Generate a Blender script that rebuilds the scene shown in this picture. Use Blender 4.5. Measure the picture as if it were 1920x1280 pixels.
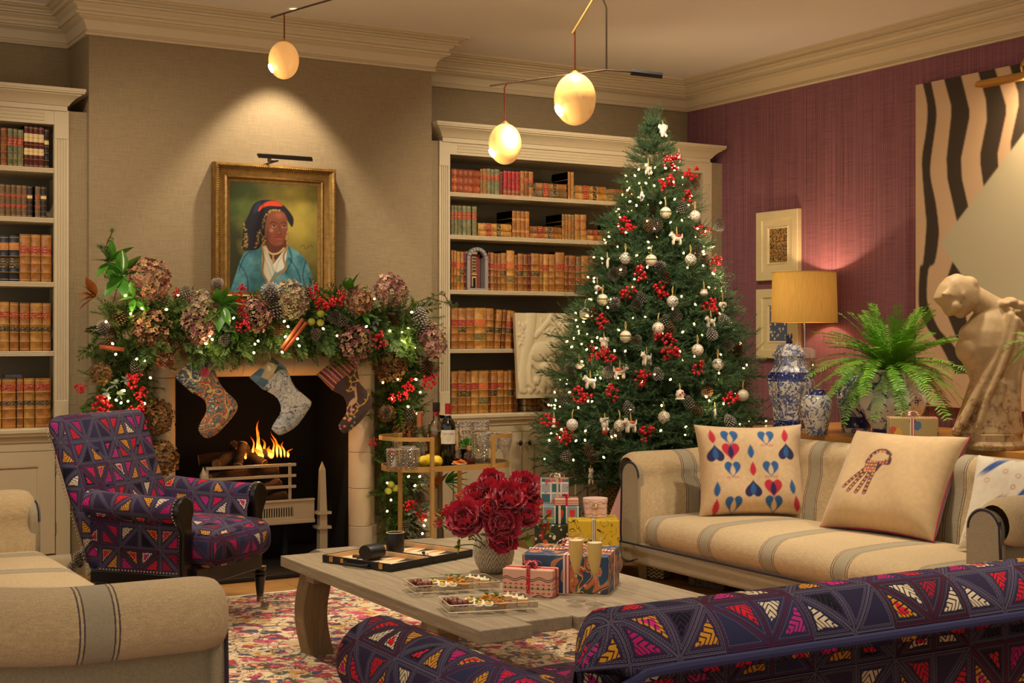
import bpy, math, random
import numpy as np
from mathutils import Vector, Matrix, Euler
# ------------------------------------------------------------------ clean start
for _o in list(bpy.data.objects):
 bpy.data.objects.remove(_o)
SC = bpy.context.scene
COL = SC.collection
R = math.radians
PI = math.pi
# ------------------------------------------------------------------ camera
F_PX, YAW, EYE, HORIZON = 2600.0, R(30.4), 1.25, 630.0
_cam = bpy.data.cameras.new('camera')
_cam.sensor_width = 36.0
_cam.lens = F_PX / 1920.0 * 36.0
_cam.shift_y = -(640.0 - HORIZON) / 1920.0
_cam.clip_start = 0.05
CAM = bpy.data.objects.new('camera', _cam)
CAM.location = (0, 0, EYE)
CAM.rotation_euler = (R(90), 0, -YAW)
COL.objects.link(CAM)
SC.camera = CAM
# ------------------------------------------------------------------ world: the soft evening light of the open half of the room
W = bpy.data.worlds.new('world')
SC.world = W
W.use_nodes = True
W.node_tree.nodes['Background'].inputs[0].default_value = (1.0, 0.90, 0.76, 1)
W.node_tree.nodes['Background'].inputs[1].default_value = 0.54
# ------------------------------------------------------------------ exposure and colour
SC.view_settings.view_transform = 'Standard'
SC.view_settings.look = 'None'
SC.view_settings.gamma = 1.0
SC.view_settings.use_curve_mapping = False
SC.view_settings.exposure = 0.55
SC.cycles.sample_clamp_indirect = 2.5
SC.cycles.sample_clamp_direct = 40.0
SC.cycles.max_bounces = 7
SC.cycles.diffuse_bounces = 3
SC.cycles.glossy_bounces = 3
SC.cycles.transmission_bounces = 7
SC.cycles.transparent_max_bounces = 10
SC.cycles.caustics_reflective = False
SC.cycles.caustics_refractive = False
SC.cycles.use_denoising = True
SC.cycles.use_adaptive_sampling = True
SC.cycles.adaptive_threshold = 0.035
SC.cycles.adaptive_min_samples = 16
random.seed(7)
_S, _C = math.sin(YAW), math.cos(YAW)
def _ray(x, y):
 u = (x - 960.0) / F_PX
 return (_S + u * _C, _C - u * _S, (HORIZON - y) / F_PX)
def PZ(x, y, z):                     # the point of the horizontal plane z that stands at that place of the photograph
 r = _ray(x, y); t = (z - EYE) / r[2]
 return Vector((r[0] * t, r[1] * t, z))
def PY(x, y, Y):                     # ... of the plane Y (parallel to the chimney wall)
 r = _ray(x, y); t = Y / r[1]
 return Vector((r[0] * t, Y, EYE + r[2] * t))
def PX(x, y, X):                     # ... of the plane X (parallel to the plum wall)
 r = _ray(x, y); t = X / r[0]
 return Vector((X, r[1] * t, EYE + r[2] * t))
def PD(x, y, d):                     # ... at depth d
 r = _ray(x, y)
 return Vector((r[0] * d, r[1] * d, EYE + r[2] * d))
# ------------------------------------------------------------------ helpers: meshes
def lin(c):
 return tuple((v / 255.0 / 12.92) if v / 255.0 <= 0.04045 else ((v / 255.0 + 0.055) / 1.055) ** 2.4 for v in c)
class MB:
 """collects vertices and faces; build() links them as one mesh object"""
 def __init__(s):
  s.v = []; s.f = []; s.uv = {}; s.c = None; s.t = []
 def add(s, vs, fs, M=None, uv=None):
  n = len(s.v)
  if M is None:
   s.v += [tuple(p) for p in vs]
  else:
   s.v += [tuple(M @ Vector(p)) for p in vs]
  k = len(s.f)
  s.f += [tuple(i + n for i in f) for f in fs]
  if uv:
   for i, f in enumerate(fs):
    s.uv[k + i] = [uv[j] for j in f]
  return s
 def box(s, x0, x1, y0, y1, z0, z1, M=None):
  vs = [(x0, y0, z0), (x1, y0, z0), (x1, y1, z0), (x0, y1, z0), (x0, y0, z1), (x1, y0, z1), (x1, y1, z1), (x0, y1, z1)]
  return s.add(vs, [(0, 3, 2, 1), (4, 5, 6, 7), (0, 1, 5, 4), (1, 2, 6, 5), (2, 3, 7, 6), (3, 0, 4, 7)], M)
 def cbox(s, c, sz, M=None):
  return s.box(c[0] - sz[0] / 2, c[0] + sz[0] / 2, c[1] - sz[1] / 2, c[1] + sz[1] / 2, c[2] - sz[2] / 2, c[2] + sz[2] / 2, M)
 def lathe(s, prof, n=24, M=None, a0=0.0, a1=2 * PI, cap=True):
  closed = abs(a1 - a0 - 2 * PI) < 1e-6
  m = n if closed else n + 1
  vs = []; uv = []
  L = 0
  for k, (r, z) in enumerate(prof):
   if k: L += math.hypot(r - prof[k - 1][0], z - prof[k - 1][1])
   for i in range(m):
    a = a0 + (a1 - a0) * i / n
    vs.append((r * math.cos(a), r * math.sin(a), z))
  fs = []
  for k in range(len(prof) - 1):
   for i in range(n):
    j = (i + 1) % m
    fs.append((k * m + i, k * m + j, (k + 1) * m + j, (k + 1) * m + i))
  if cap and closed:
   if prof[0][0] > 1e-5: fs.append(tuple(range(m - 1, -1, -1)))
   if prof[-1][0] > 1e-5: fs.append(tuple((len(prof) - 1) * m + i for i in range(m)))
  return s.add(vs, fs, M)
 def tube(s, pts, r, n=8, cap=True, M=None, flat=1.0):
  pts = [Vector(p) for p in pts]
  rs = r if isinstance(r, (list, tuple)) else [r] * len(pts)
  vs = []; prev = None
  for k, p in enumerate(pts):
   t = (pts[min(k + 1, len(pts) - 1)] - pts[max(k - 1, 0)])
   if t.length < 1e-9: t = Vector((0, 0, 1))
   t.normalize()
   if prev is None:
    a = Vector((0, 0, 1)) if abs(t.z) < 0.9 else Vector((1, 0, 0))
    u = t.cross(a).normalized()
   else:
    u = (prev - t * prev.dot(t))
    u = u.normalized() if u.length > 1e-6 else t.orthogonal().normalized()
   prev = u
   w = t.cross(u)
   for i in range(n):
    a = 2 * PI * i / n
    vs.append(p + (u * math.cos(a) + w * math.sin(a) * flat) * rs[k])
  fs = []
  for k in range(len(pts) - 1):
   for i in range(n):
    j = (i + 1) % n
    fs.append((k * n + i, k * n + j, (k + 1) * n + j, (k + 1) * n + i))
  if cap:
   fs.append(tuple(range(n - 1, -1, -1)))
   fs.append(tuple((len(pts) - 1) * n + i for i in range(n)))
  return s.add(vs, fs, M)
 def grid(s, P, closeu=False, closev=False, M=None, uv=True, flip=False):
  """P[i][j] rows of points; uv by arc length (metres)"""
  nu, nv = len(P), len(P[0])
  vs = [p for row in P for p in row]
  uvs = None
  if uv:
   P2 = [[Vector(p) for p in row] for row in P]
   U = [0.0]
   for i in range(1, nu): U.append(U[-1] + (P2[i][nv // 2] - P2[i - 1][nv // 2]).length)
   Vv = [0.0]
   for j in range(1, nv): Vv.append(Vv[-1] + (P2[nu // 2][j] - P2[nu // 2][j - 1]).length)
   uvs = [(U[i], Vv[j]) for i in range(nu) for j in range(nv)]
  fs = []
  for i in range(nu if closeu else nu - 1):
   for j in range(nv if closev else nv - 1):
    a, b = i * nv + j, ((i + 1) % nu) * nv + j
    c, d = ((i + 1) % nu) * nv + (j + 1) % nv, i * nv + (j + 1) % nv
    fs.append((a, d, c, b) if flip else (a, b, c, d))
  return s.add(vs, fs, M, uvs)
 def prism(s, poly, z0, z1, M=None):
  n = len(poly)
  vs = [(x, y, z0) for x, y in poly] + [(x, y, z1) for x, y in poly]
  fs = [tuple(range(n - 1, -1, -1)), tuple(range(n, 2 * n))] + [(i, (i + 1) % n, (i + 1) % n + n, i + n) for i in range(n)]
  return s.add(vs, fs, M)
 def ell(s, c, r, n=12, m=8, M=None):
  if not isinstance(r, (tuple, list)): r = (r, r, r)
  vs = [(c[0], c[1], c[2] - r[2])]
  for k in range(1, m):
   b = -PI / 2 + PI * k / m
   for i in range(n):
    a = 2 * PI * i / n
    vs.append((c[0] + r[0] * math.cos(a) * math.cos(b), c[1] + r[1] * math.sin(a) * math.cos(b), c[2] + r[2] * math.sin(b)))
  vs.append((c[0], c[1], c[2] + r[2]))
  fs = [(0, 1 + (i + 1) % n, 1 + i) for i in range(n)]
  for k in range(m - 2):
   for i in range(n):
    a = 1 + k * n
    fs.append((a + i, a + (i + 1) % n, a + n + (i + 1) % n, a + n + i))
  e = len(vs) - 1; a = 1 + (m - 2) * n
  fs += [(a + i, a + (i + 1) % n, e) for i in range(n)]
  return s.add(vs, fs, M)
 def soft(s, x0, x1, y0, y1, z0, z1, r=0.05, n=9, puff=(0, 0, 0), M=None):
  """a box with rounded edges and swelling faces"""
  c = ((x0 + x1) / 2, (y0 + y1) / 2, (z0 + z1) / 2)
  h = ((x1 - x0) / 2, (y1 - y0) / 2, (z1 - z0) / 2)
  r = min(r, *h)
  def mp(p):
   q = [max(-h[i] + r, min(h[i] - r, p[i] * h[i])) for i in range(3)]
   d = Vector([p[i] * h[i] - q[i] for i in range(3)])
   if d.length > 1e-9: d = d.normalized() * r
   o = [q[i] + d[i] for i in range(3)]
   a = [max(0, 1 - min(1, abs(o[i] / h[i])) ** 2) for i in range(3)]
   o = [o[0] + math.copysign(puff[0], p[0]) * a[1] * a[2] * (abs(p[0])), o[1] + math.copysign(puff[1], p[1]) * a[0] * a[2] * abs(p[1]), o[2] + math.copysign(puff[2], p[2]) * a[0] * a[1] * abs(p[2])]
   return (c[0] + o[0], c[1] + o[1], c[2] + o[2])
  def ticks(hh):
   e = [1 - k * r / hh / 3 for k in (0, 1, 2, 3)]
   inner = np.linspace(-e[3], e[3], max(2, n))
   return sorted(set([round(v, 5) for v in list(inner) + e + [-v for v in e]]))
  T = [ticks(h[0]), ticks(h[1]), ticks(h[2])]
  for ax in range(3):
   u, w = (ax + 1) % 3, (ax + 2) % 3
   for sg in (-1, 1):
    P = []
    for a in T[u]:
     row = []
     for b in T[w]:
      p = [0, 0, 0]; p[ax] = sg; p[u] = a; p[w] = b
      row.append(mp(p))
     P.append(row)
    s.grid(P, M=M, flip=(sg < 0), uv=False)
  return s
 def arrays(s, V, Fq):
  s.t.append((V, Fq)); return s
 def build(s, name, mat, parent=None, smooth=False, bevel=0.0, seg=2, sharp=40, weld=0.0, col=None, loc=None, subsurf=0):
  me = bpy.data.meshes.new(name)
  me.from_pydata(s.v, [], s.f)
  uvl = me.uv_layers.new(name='UVMap')
  if s.uv or len(s.f) < 60000:
   co = np.array(s.v, dtype=float).reshape(-1, 3)
   data = np.zeros((len(me.loops), 2))
   for p in me.polygons:
    u = s.uv.get(p.index)
    for k, li in enumerate(p.loop_indices):
     if u: data[li] = u[k]
     else:
      q = co[me.loops[li].vertex_index]; nn = p.normal
      a = max(range(3), key=lambda i: abs(nn[i]))
      data[li] = (q[1], q[2]) if a == 0 else (q[0], q[2]) if a == 1 else (q[0], q[1])
   uvl.data.foreach_set('uv', data.ravel())
  if col is not None:
   at = me.color_attributes.new('Col', 'FLOAT_COLOR', 'POINT')
   c4 = np.ones((len(me.vertices), 4), dtype=np.float32); c4[:, :3] = np.asarray(col).reshape(-1, 3)
   at.data.foreach_set('color', c4.ravel())
  if mat: me.materials.append(mat)
  if weld > 0:
   import bmesh
   b = bmesh.new(); b.from_mesh(me); bmesh.ops.remove_doubles(b, verts=b.verts, dist=weld); bmesh.ops.recalc_face_normals(b, faces=b.faces); b.to_mesh(me); b.free()
  if smooth:
   me.polygons.foreach_set('use_smooth', [True] * len(me.polygons))
   if sharp < 180: me.set_sharp_from_angle(angle=R(sharp))
  o = bpy.data.objects.new(name, me)
  COL.objects.link(o)
  if bevel > 0:
   b = o.modifiers.new('bevel', 'BEVEL'); b.width = bevel; b.segments = seg; b.limit_method = 'ANGLE'; b.angle_limit = R(40)
  if subsurf:
   b = o.modifiers.new('sub', 'SUBSURF'); b.levels = subsurf; b.render_levels = subsurf
  if parent is not None: o.parent = parent
  if loc is not None: o.location = loc
  return o
def npmesh(name, V, F, mat, parent=None, smooth=False, col=None, uv=None):
 """V (n,3), F (m,k) numpy; fast"""
 me = bpy.data.meshes.new(name)
 V = np.asarray(V, dtype=np.float32); F = np.asarray(F, dtype=np.int32)
 k = F.shape[1]
 me.vertices.add(len(V)); me.vertices.foreach_set('co', V.ravel())
 me.loops.add(F.size); me.loops.foreach_set('vertex_index', F.ravel())
 me.polygons.add(len(F)); me.polygons.foreach_set('loop_start', np.arange(0, F.size, k, dtype=np.int32))
 me.update(calc_edges=True)
 if col is not None:
  at = me.color_attributes.new('Col', 'FLOAT_COLOR', 'POINT')
  c4 = np.ones((len(V), 4), dtype=np.float32); c4[:, :3] = np.asarray(col).reshape(-1, 3)
  at.data.foreach_set('color', c4.ravel())
 if uv is not None:
  l = me.uv_layers.new(name='UVMap'); l.data.foreach_set('uv', np.asarray(uv, dtype=np.float32)[F.ravel()].ravel())
 if mat: me.materials.append(mat)
 if smooth: me.polygons.foreach_set('use_smooth', [True] * len(me.polygons))
 o = bpy.data.objects.new(name, me); COL.objects.link(o)
 if parent is not None: o.parent = parent
 return o
def tag(o, label, cat, group=None, kind=None):
 if label: o['label'] = label
 if cat: o['category'] = cat
 if group: o['group'] = group
 if kind: o['kind'] = kind
 return o
def thing(name, label, cat, loc=(0, 0, 0), rotz=0.0, group=None):
 o = bpy.data.objects.new(name, None); COL.objects.link(o)
 o.empty_display_size = 0.05
 o.location = loc; o.rotation_euler = (0, 0, rotz)
 return tag(o, label, cat, group)
def struct(o):
 o['kind'] = 'structure'; return o
def dup(root, loc=None, rot=None, scale=None, label=None, group=None, parent=None):
 r = root.copy(); COL.objects.link(r)
 if parent is not None: r.parent = parent
 if loc is not None: r.location = loc
 if rot is not None: r.rotation_euler = rot
 if scale is not None: r.scale = (scale, scale, scale) if isinstance(scale, (int, float)) else scale
 if label: r['label'] = label
 if group: r['group'] = group
 for ch in list(root.children):
  c = ch.copy(); COL.objects.link(c); c.parent = r
  for g in ch.children:
   d = g.copy(); COL.objects.link(d); d.parent = c
 return r
ORD = 'first second third fourth fifth sixth seventh eighth ninth tenth eleventh twelfth thirteenth fourteenth fifteenth sixteenth seventeenth eighteenth nineteenth'.split()
TENS = {20: 'twenty', 30: 'thirty', 40: 'forty', 50: 'fifty'}
def ordw(n):                          # 1 -> first
 if n < 20: return ORD[n - 1]
 t, u = n // 10 * 10, n % 10
 return (TENS[t][:-1] + 'ieth') if u == 0 else TENS[t] + '-' + ORD[u - 1]
def rotM(loc=(0, 0, 0), rot=(0, 0, 0), sc=(1, 1, 1)):
 if isinstance(sc, (int, float)): sc = (sc, sc, sc)
 return Matrix.Translation(Vector(loc)) @ Euler(rot, 'XYZ').to_matrix().to_4x4() @ Matrix.Diagonal((*sc, 1))
def aim(d, up=(0, 0, 1)):            # rotation matrix whose +Z looks along d
 return Vector(d).to_track_quat('Z', 'Y').to_matrix().to_4x4()
def smooth_path(pts, n=8):
 """Catmull-Rom through the points"""
 P = [Vector(p) for p in pts]
 P = [P[0] * 2 - P[1]] + P + [P[-1] * 2 - P[-2]]
 out = []
 for i in range(1, len(P) - 2):
  for k in range(n):
   t = k / n; a, b, c, d = P[i - 1], P[i], P[i + 1], P[i + 2]
   out.append(0.5 * ((2 * b) + (c - a) * t + (2 * a - 5 * b + 4 * c - d) * t * t + (3 * b - a - 3 * c + d) * t ** 3))
 out.append(P[-2]); return out
# ------------------------------------------------------------------ helpers: materials
class V:
 def __init__(s, nd, sock): s.nd = nd; s.k = sock
 def _m(s, op, o, rev=False): return s.nd.math(op, o, s) if rev else s.nd.math(op, s, o)
 def __add__(s, o): return s._m('ADD', o)
 def __radd__(s, o): return s._m('ADD', o)
 def __sub__(s, o): return s._m('SUBTRACT', o)
 def __rsub__(s, o): return s._m('SUBTRACT', o, True)
 def __mul__(s, o): return s._m('MULTIPLY', o)
 def __rmul__(s, o): return s._m('MULTIPLY', o)
 def __truediv__(s, o): return s._m('DIVIDE', o)
 def __gt__(s, o): return s._m('GREATER_THAN', o)
 def __lt__(s, o): return s._m('LESS_THAN', o)
 def __mod__(s, o): return s._m('FLOORED_MODULO', o)
 def __neg__(s): return s._m('MULTIPLY', -1.0)
class Nd:
 def __init__(s, nt): s.nt = nt
 def new(s, t, **kw):
  n = s.nt.nodes.new(t)
  for k, v in kw.items(): setattr(n, k, v)
  return n
 def put(s, sock, x):
  if isinstance(x, V): s.nt.links.new(x.k, sock)
  elif x is not None:
   if hasattr(sock.default_value, '__len__') and not isinstance(x, (int, float)):
    x = tuple(x)
    if len(sock.default_value) == 4 and len(x) == 3: x = x + (1.0,)
    sock.default_value = x
   else: sock.default_value = x
 def math(s, op, a, b=None, c=None):
  n = s.new('ShaderNodeMath', operation=op); s.put(n.inputs[0], a)
  if b is not None: s.put(n.inputs[1], b)
  if c is not None: s.put(n.inputs[2], c)
  return V(s, n.outputs[0])
 def abs(s, a): return s.math('ABSOLUTE', a)
 def floor(s, a): return s.math('FLOOR', a)
 def fract(s, a): return s.math('FRACT', a)
 def sin(s, a): return s.math('SINE', a)
 def mn(s, a, b): return s.math('MINIMUM', a, b)
 def mx(s, a, b): return s.math('MAXIMUM', a, b)
 def step(s, a, lo, hi):
  n = s.new('ShaderNodeMapRange', interpolation_type='SMOOTHSTEP'); s.put(n.inputs[0], a); s.put(n.inputs[1], lo); s.put(n.inputs[2], hi)
  return V(s, n.outputs[0])
 def mix(s, f, a, b, mode='MIX'):
  n = s.new('ShaderNodeMix', data_type='RGBA', blend_type=mode); n.clamp_factor = True
  s.put(n.inputs[0], f); s.put(n.inputs[6], a); s.put(n.inputs[7], b)
  return V(s, n.outputs[2])
 def co(s, which='Object'):
  return V(s, s.new('ShaderNodeTexCoord').outputs[which])
 def rnd(s): return V(s, s.new('ShaderNodeObjectInfo').outputs['Random'])
 def attr(s, name='Col'): return V(s, s.new('ShaderNodeAttribute', attribute_name=name).outputs['Color'])
 def sep(s, v):
  n = s.new('ShaderNodeSeparateXYZ'); s.put(n.inputs[0], v); return [V(s, o) for o in n.outputs]
 def comb(s, x=0.0, y=0.0, z=0.0):
  n = s.new('ShaderNodeCombineXYZ'); s.put(n.inputs[0], x); s.put(n.inputs[1], y); s.put(n.inputs[2], z); return V(s, n.outputs[0])
 def map(s, v, sc=(1, 1, 1), rot=(0, 0, 0), loc=(0, 0, 0)):
  n = s.new('ShaderNodeMapping'); s.put(n.inputs['Vector'], v); n.inputs['Scale'].default_value = sc; n.inputs['Rotation'].default_value = rot; n.inputs['Location'].default_value = loc
  return V(s, n.outputs[0])
 def noise(s, v=None, sc=5.0, det=2.0, rough=0.5, out=0, dist=0.0):
  n = s.new('ShaderNodeTexNoise'); s.put(n.inputs['Vector'], v if v is not None else s.co()); s.put(n.inputs['Scale'], sc); n.inputs['Detail'].default_value = det; n.inputs['Roughness'].default_value = rough; n.inputs['Distortion'].default_value = dist
  return V(s, n.outputs[out])
 def voro(s, v=None, sc=5.0, feat='F1', out='Distance', rand=1.0):
  n = s.new('ShaderNodeTexVoronoi', feature=feat); s.put(n.inputs['Vector'], v if v is not None else s.co()); s.put(n.inputs['Scale'], sc); n.inputs['Randomness'].default_value = rand
  return V(s, n.outputs[out])
 def white(s, v):
  n = s.new('ShaderNodeTexWhiteNoise', noise_dimensions='3D'); s.put(n.inputs['Vector'], v); return V(s, n.outputs['Value'])
 def ramp(s, f, stops, const=False):
  n = s.new('ShaderNodeValToRGB'); e = n.color_ramp.elements
  if const: n.color_ramp.interpolation = 'CONSTANT'
  while len(e) < len(stops): e.new(0.5)
  for k, (p, c) in enumerate(stops):
   e[k].position = p; e[k].color = (*lin(c), 1)
  s.put(n.inputs[0], f); return V(s, n.outputs[0])
 def bump(s, h, strength=0.3, dist=0.01):
  n = s.new('ShaderNodeBump'); n.inputs['Strength'].default_value = strength; n.inputs['Distance'].default_value = dist; s.put(n.inputs['Height'], h)
  return V(s, n.outputs[0])
MATS = {}
def mat(name, c=(200, 200, 200), rough=0.6, metal=0.0, fn=None, spec=None, trans=0.0, ior=1.45, emit=None, estr=0.0, sheen=0.0, coat=0.0, alpha=None, sss=0.0):
 if name in MATS: return MATS[name]
 m = bpy.data.materials.new(name); m.use_nodes = True
 b = m.node_tree.nodes['Principled BSDF']; nd = Nd(m.node_tree)
 b.inputs['Base Color'].default_value = (*lin(c), 1); b.inputs['Roughness'].default_value = rough; b.inputs['Metallic'].default_value = metal
 b.inputs['IOR'].default_value = ior; b.inputs['Transmission Weight'].default_value = trans
 if spec is not None: b.inputs['Specular IOR Level'].default_value = spec
 if sheen: b.inputs['Sheen Weight'].default_value = sheen; b.inputs['Sheen Roughness'].default_value = 0.5
 if coat: b.inputs['Coat Weight'].default_value = coat; b.inputs['Coat Roughness'].default_value = 0.1
 if sss: b.inputs['Subsurface Weight'].default_value = sss; b.inputs['Subsurface Radius'].default_value = (0.01, 0.006, 0.004)
 if emit is not None:
  b.inputs['Emission Color'].default_value = (*lin(emit), 1); b.inputs['Emission Strength'].default_value = estr
 if fn:
  r = fn(nd, lin(c))
  if isinstance(r, dict):
   for k, v in r.items():
    if k in ('Normal',): nd.put(b.inputs['Normal'], v)
    else: nd.put(b.inputs[k], v)
  elif r is not None: nd.put(b.inputs['Base Color'], r)
 MATS[name] = m
 return m
def sc3(c, k): return tuple(v * k for v in c)
def L(*c): return lin(c)
def noisy(amount=0.25, scale=6.0, det=4, bump=0.0, bs=None, stretch=(1, 1, 1)):
 def f(nd, c):
  v = nd.map(nd.co(), stretch)
  n = nd.noise(v, scale, det, 0.6)
  out = {'Base Color': nd.mix(n, sc3(c, 1 - amount), sc3(c, 1 + amount))}
  if bump: out['Normal'] = nd.bump(nd.noise(v, bs or scale * 4, 3), bump, 0.01)
  return out
 return f
def no_mis(m):
 m.cycles.emission_sampling = 'NONE'; return m
def vcol(name, rough=0.6, metal=0.0, bump=0.0, bs=300, sheen=0.0, coat=0.0, spec=None):
 def f(nd, c):
  out = {'Base Color': nd.attr('Col')}
  if bump: out['Normal'] = nd.bump(nd.noise(nd.co(), bs, 2), bump, 0.004)
  return out
 return mat(name, rough=rough, metal=metal, fn=f, sheen=sheen, coat=coat, spec=spec)
# ------------------------------------------------------------------ flat painting on a fine mesh (one colour per vertex)
class Paint:
 def __init__(s, w, h, nx, ny):
  s.w, s.h, s.nx, s.ny = w, h, nx, ny
  s.x, s.y = np.meshgrid(np.linspace(0, w, nx), np.linspace(0, h, ny), indexing='ij')
  s.c = np.zeros((nx, ny, 3)); s.aa = 0.7 * w / nx
  s.rng = np.random.RandomState(5)
 def bg(s, c): s.c[:] = lin(c); return s
 def put(s, m, c):
  m = np.clip(m, 0, 1)[..., None]; c = np.array(lin(c)) if not isinstance(c, np.ndarray) else c
  s.c = s.c * (1 - m) + c * m; return s
 def sd(s, d): return np.clip(0.5 - d / (2 * s.aa), 0, 1)
 def ell(s, cx, cy, rx, ry, c, ang=0.0, soft=0.0, a=1.0):
  ca, sa = math.cos(ang), math.sin(ang); dx, dy = s.x - cx, s.y - cy
  u, v = (dx * ca + dy * sa) / rx, (-dx * sa + dy * ca) / ry
  k = np.sqrt(u * u + v * v)
  m = s.sd((k - 1) * min(rx, ry)) if soft == 0 else np.clip((1 - k) / soft, 0, 1)
  return s.put(m * a, c)
 def dpoly(s, pts):
  ins = np.zeros_like(s.x, dtype=bool); dist = np.full_like(s.x, 1e9)
  n = len(pts)
  for i in range(n):
   (x0, y0), (x1, y1) = pts[i], pts[(i + 1) % n]
   cond = ((y0 > s.y) != (y1 > s.y))
   xi = (x1 - x0) * (s.y - y0) / ((y1 - y0) if abs(y1 - y0) > 1e-12 else 1e-12) + x0
   ins ^= cond & (s.x < xi)
   ex, ey = x1 - x0, y1 - y0; L2 = ex * ex + ey * ey + 1e-12
   t = np.clip(((s.x - x0) * ex + (s.y - y0) * ey) / L2, 0, 1)
   dist = np.minimum(dist, np.hypot(s.x - x0 - t * ex, s.y - y0 - t * ey))
  return np.where(ins, -dist, dist)
 def poly(s, pts, c, a=1.0): return s.put(s.sd(s.dpoly(pts)) * a, c)
 def line(s, pts, w, c, a=1.0, taper=False):
  dist = np.full_like(s.x, 1e9)
  for (x0, y0), (x1, y1) in zip(pts, pts[1:]):
   ex, ey = x1 - x0, y1 - y0; L2 = ex * ex + ey * ey + 1e-12
   t = np.clip(((s.x - x0) * ex + (s.y - y0) * ey) / L2, 0, 1)
   dist = np.minimum(dist, np.hypot(s.x - x0 - t * ex, s.y - y0 - t * ey))
  return s.put(s.sd(dist - w) * a, c)
 def noise(s, sc, seed=0):
  r = np.random.RandomState(seed); out = np.zeros_like(s.x)
  for o in range(4):
   f = sc * 2 ** o; n = int(max(s.w, s.h) * f) + 3
   g = r.rand(n, n); gx, gy = s.x * f, s.y * f
   i, j = gx.astype(int), gy.astype(int); fx, fy = gx - i, gy - j
   fx, fy = fx * fx * (3 - 2 * fx), fy * fy * (3 - 2 * fy)
   out += (g[i, j] * (1 - fx) * (1 - fy) + g[i + 1, j] * fx * (1 - fy) + g[i, j + 1] * (1 - fx) * fy + g[i + 1, j + 1] * fx * fy) / 2 ** o
  return out / 1.875
 def curve(s, pts, n=6):
  return [(p.x, p.y) for p in smooth_path([(x, y, 0) for x, y in pts], n)]
 def sheet(s, name, mat_, parent, mp, keep=None, smooth=True):
  """mp(x, y) arrays -> X, Y, Z arrays"""
  X, Y, Z = mp(s.x, s.y)
  Vv = np.stack([X, Y, Z], -1).reshape(-1, 3)
  i, j = np.meshgrid(np.arange(s.nx - 1), np.arange(s.ny - 1), indexing='ij')
  a = i * s.ny + j
  Fq = np.stack([a, a + s.ny, a + s.ny + 1, a + 1], -1).reshape(-1, 4)
  col = s.c.reshape(-1, 3)
  if keep is not None:
   k = keep.reshape(-1)
   Fq = Fq[k[Fq].all(1)]
   used = np.unique(Fq); re = -np.ones(len(Vv), dtype=int); re[used] = np.arange(len(used))
   Vv, col, Fq = Vv[used], col[used], re[Fq]
  return npmesh(name, Vv, Fq, mat_, parent, smooth, col)
# ------------------------------------------------------------------ plant and trimming templates
RS = np.random.RandomState(11)
def needle_sprig(length, nlen, count, width, spread=1.0, droop=0.0, flat=0.0, tipgreen=0.0, seed=0):
 """a twig along +Z with thin needles; returns V, F(tri), tone per vertex"""
 r = np.random.RandomState(seed)
 Vv, Ff, tone = [], [], []
 for i in range(count):
  s = (i + r.rand()) / count
  base = np.array([0, -droop * s * s * length, s * length])
  a = r.rand() * 2 * PI
  if flat: a = (0 if r.rand() < 0.5 else PI) + r.randn() * (1 - flat)
  d = np.array([math.cos(a) * spread, math.sin(a) * spread, 0.55 + 0.5 * s]); d /= np.linalg.norm(d)
  l = nlen * (0.75 + 0.5 * r.rand()) * (1 - 0.35 * s)
  p = np.cross(d, r.randn(3)); p /= np.linalg.norm(p)
  n = len(Vv)
  Vv += [base - p * width / 2, base + p * width / 2, base + d * l]
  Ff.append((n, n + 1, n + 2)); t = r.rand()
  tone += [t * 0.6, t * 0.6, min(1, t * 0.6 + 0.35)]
 # stem
 n = len(Vv)
 for s in (0, 1):
  for a in range(3):
   Vv.append(np.array([0.0018 * (1.4 - s) * math.cos(a * 2.1), -droop * s * length + 0.0018 * math.sin(a * 2.1), s * length]))
   tone.append(-1.0)
 for a in range(3):
  b = (a + 1) % 3
  Ff += [(n + a, n + b, n + 3 + b), (n + a, n + 3 + b, n + 3 + a)]
 return np.array(Vv), np.array(Ff), np.array(tone)
def fan_sprig(length, seed=0):
 """flat cedar spray: side shoots of scale leaves"""
 r = np.random.RandomState(seed); Vv, Ff, tone = [], [], []
 def shoot(p0, d, l, w, t):
  nrm = np.array([0, 1, 0.0]); side = np.cross(d, nrm); side /= np.linalg.norm(side) + 1e-9
  n = len(Vv); p1 = p0 + d * l * 0.5; p2 = p0 + d * l
  Vv.extend([p0, p1 - side * w, p1 + side * w, p2]); tone.extend([t * .6, t * .7, t * .7, min(1, t + .25)])
  Ff.extend([(n, n + 1, n + 2), (n + 1, n + 3, n + 2)])
 k = 22
 for i in range(k):
  s = i / k; z = s * length
  c = np.array([0, -0.35 * s * s * length, z])
  for sd in (-1, 1):
   l = length * 0.42 * (1 - 0.75 * s) * (0.8 + 0.4 * r.rand())
   d = np.array([sd * 0.9, -0.1 + 0.25 * r.randn(), 0.75]); d /= np.linalg.norm(d)
   t = r.rand() * 0.7
   shoot(c, d, l, 0.0035, t)
   for j in range(3):
    q = c + d * l * (0.3 + 0.22 * j)
    for s2 in (-1, 1):
     e = d + np.array([s2 * 0.35 * sd, 0.15 * r.randn(), s2 * 0.5]); e /= np.linalg.norm(e)
     shoot(q, e, l * 0.38 * (1 - 0.2 * j), 0.0028, t + 0.1 * r.rand())
 return np.array(Vv), np.array(Ff), np.array(tone)
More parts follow.
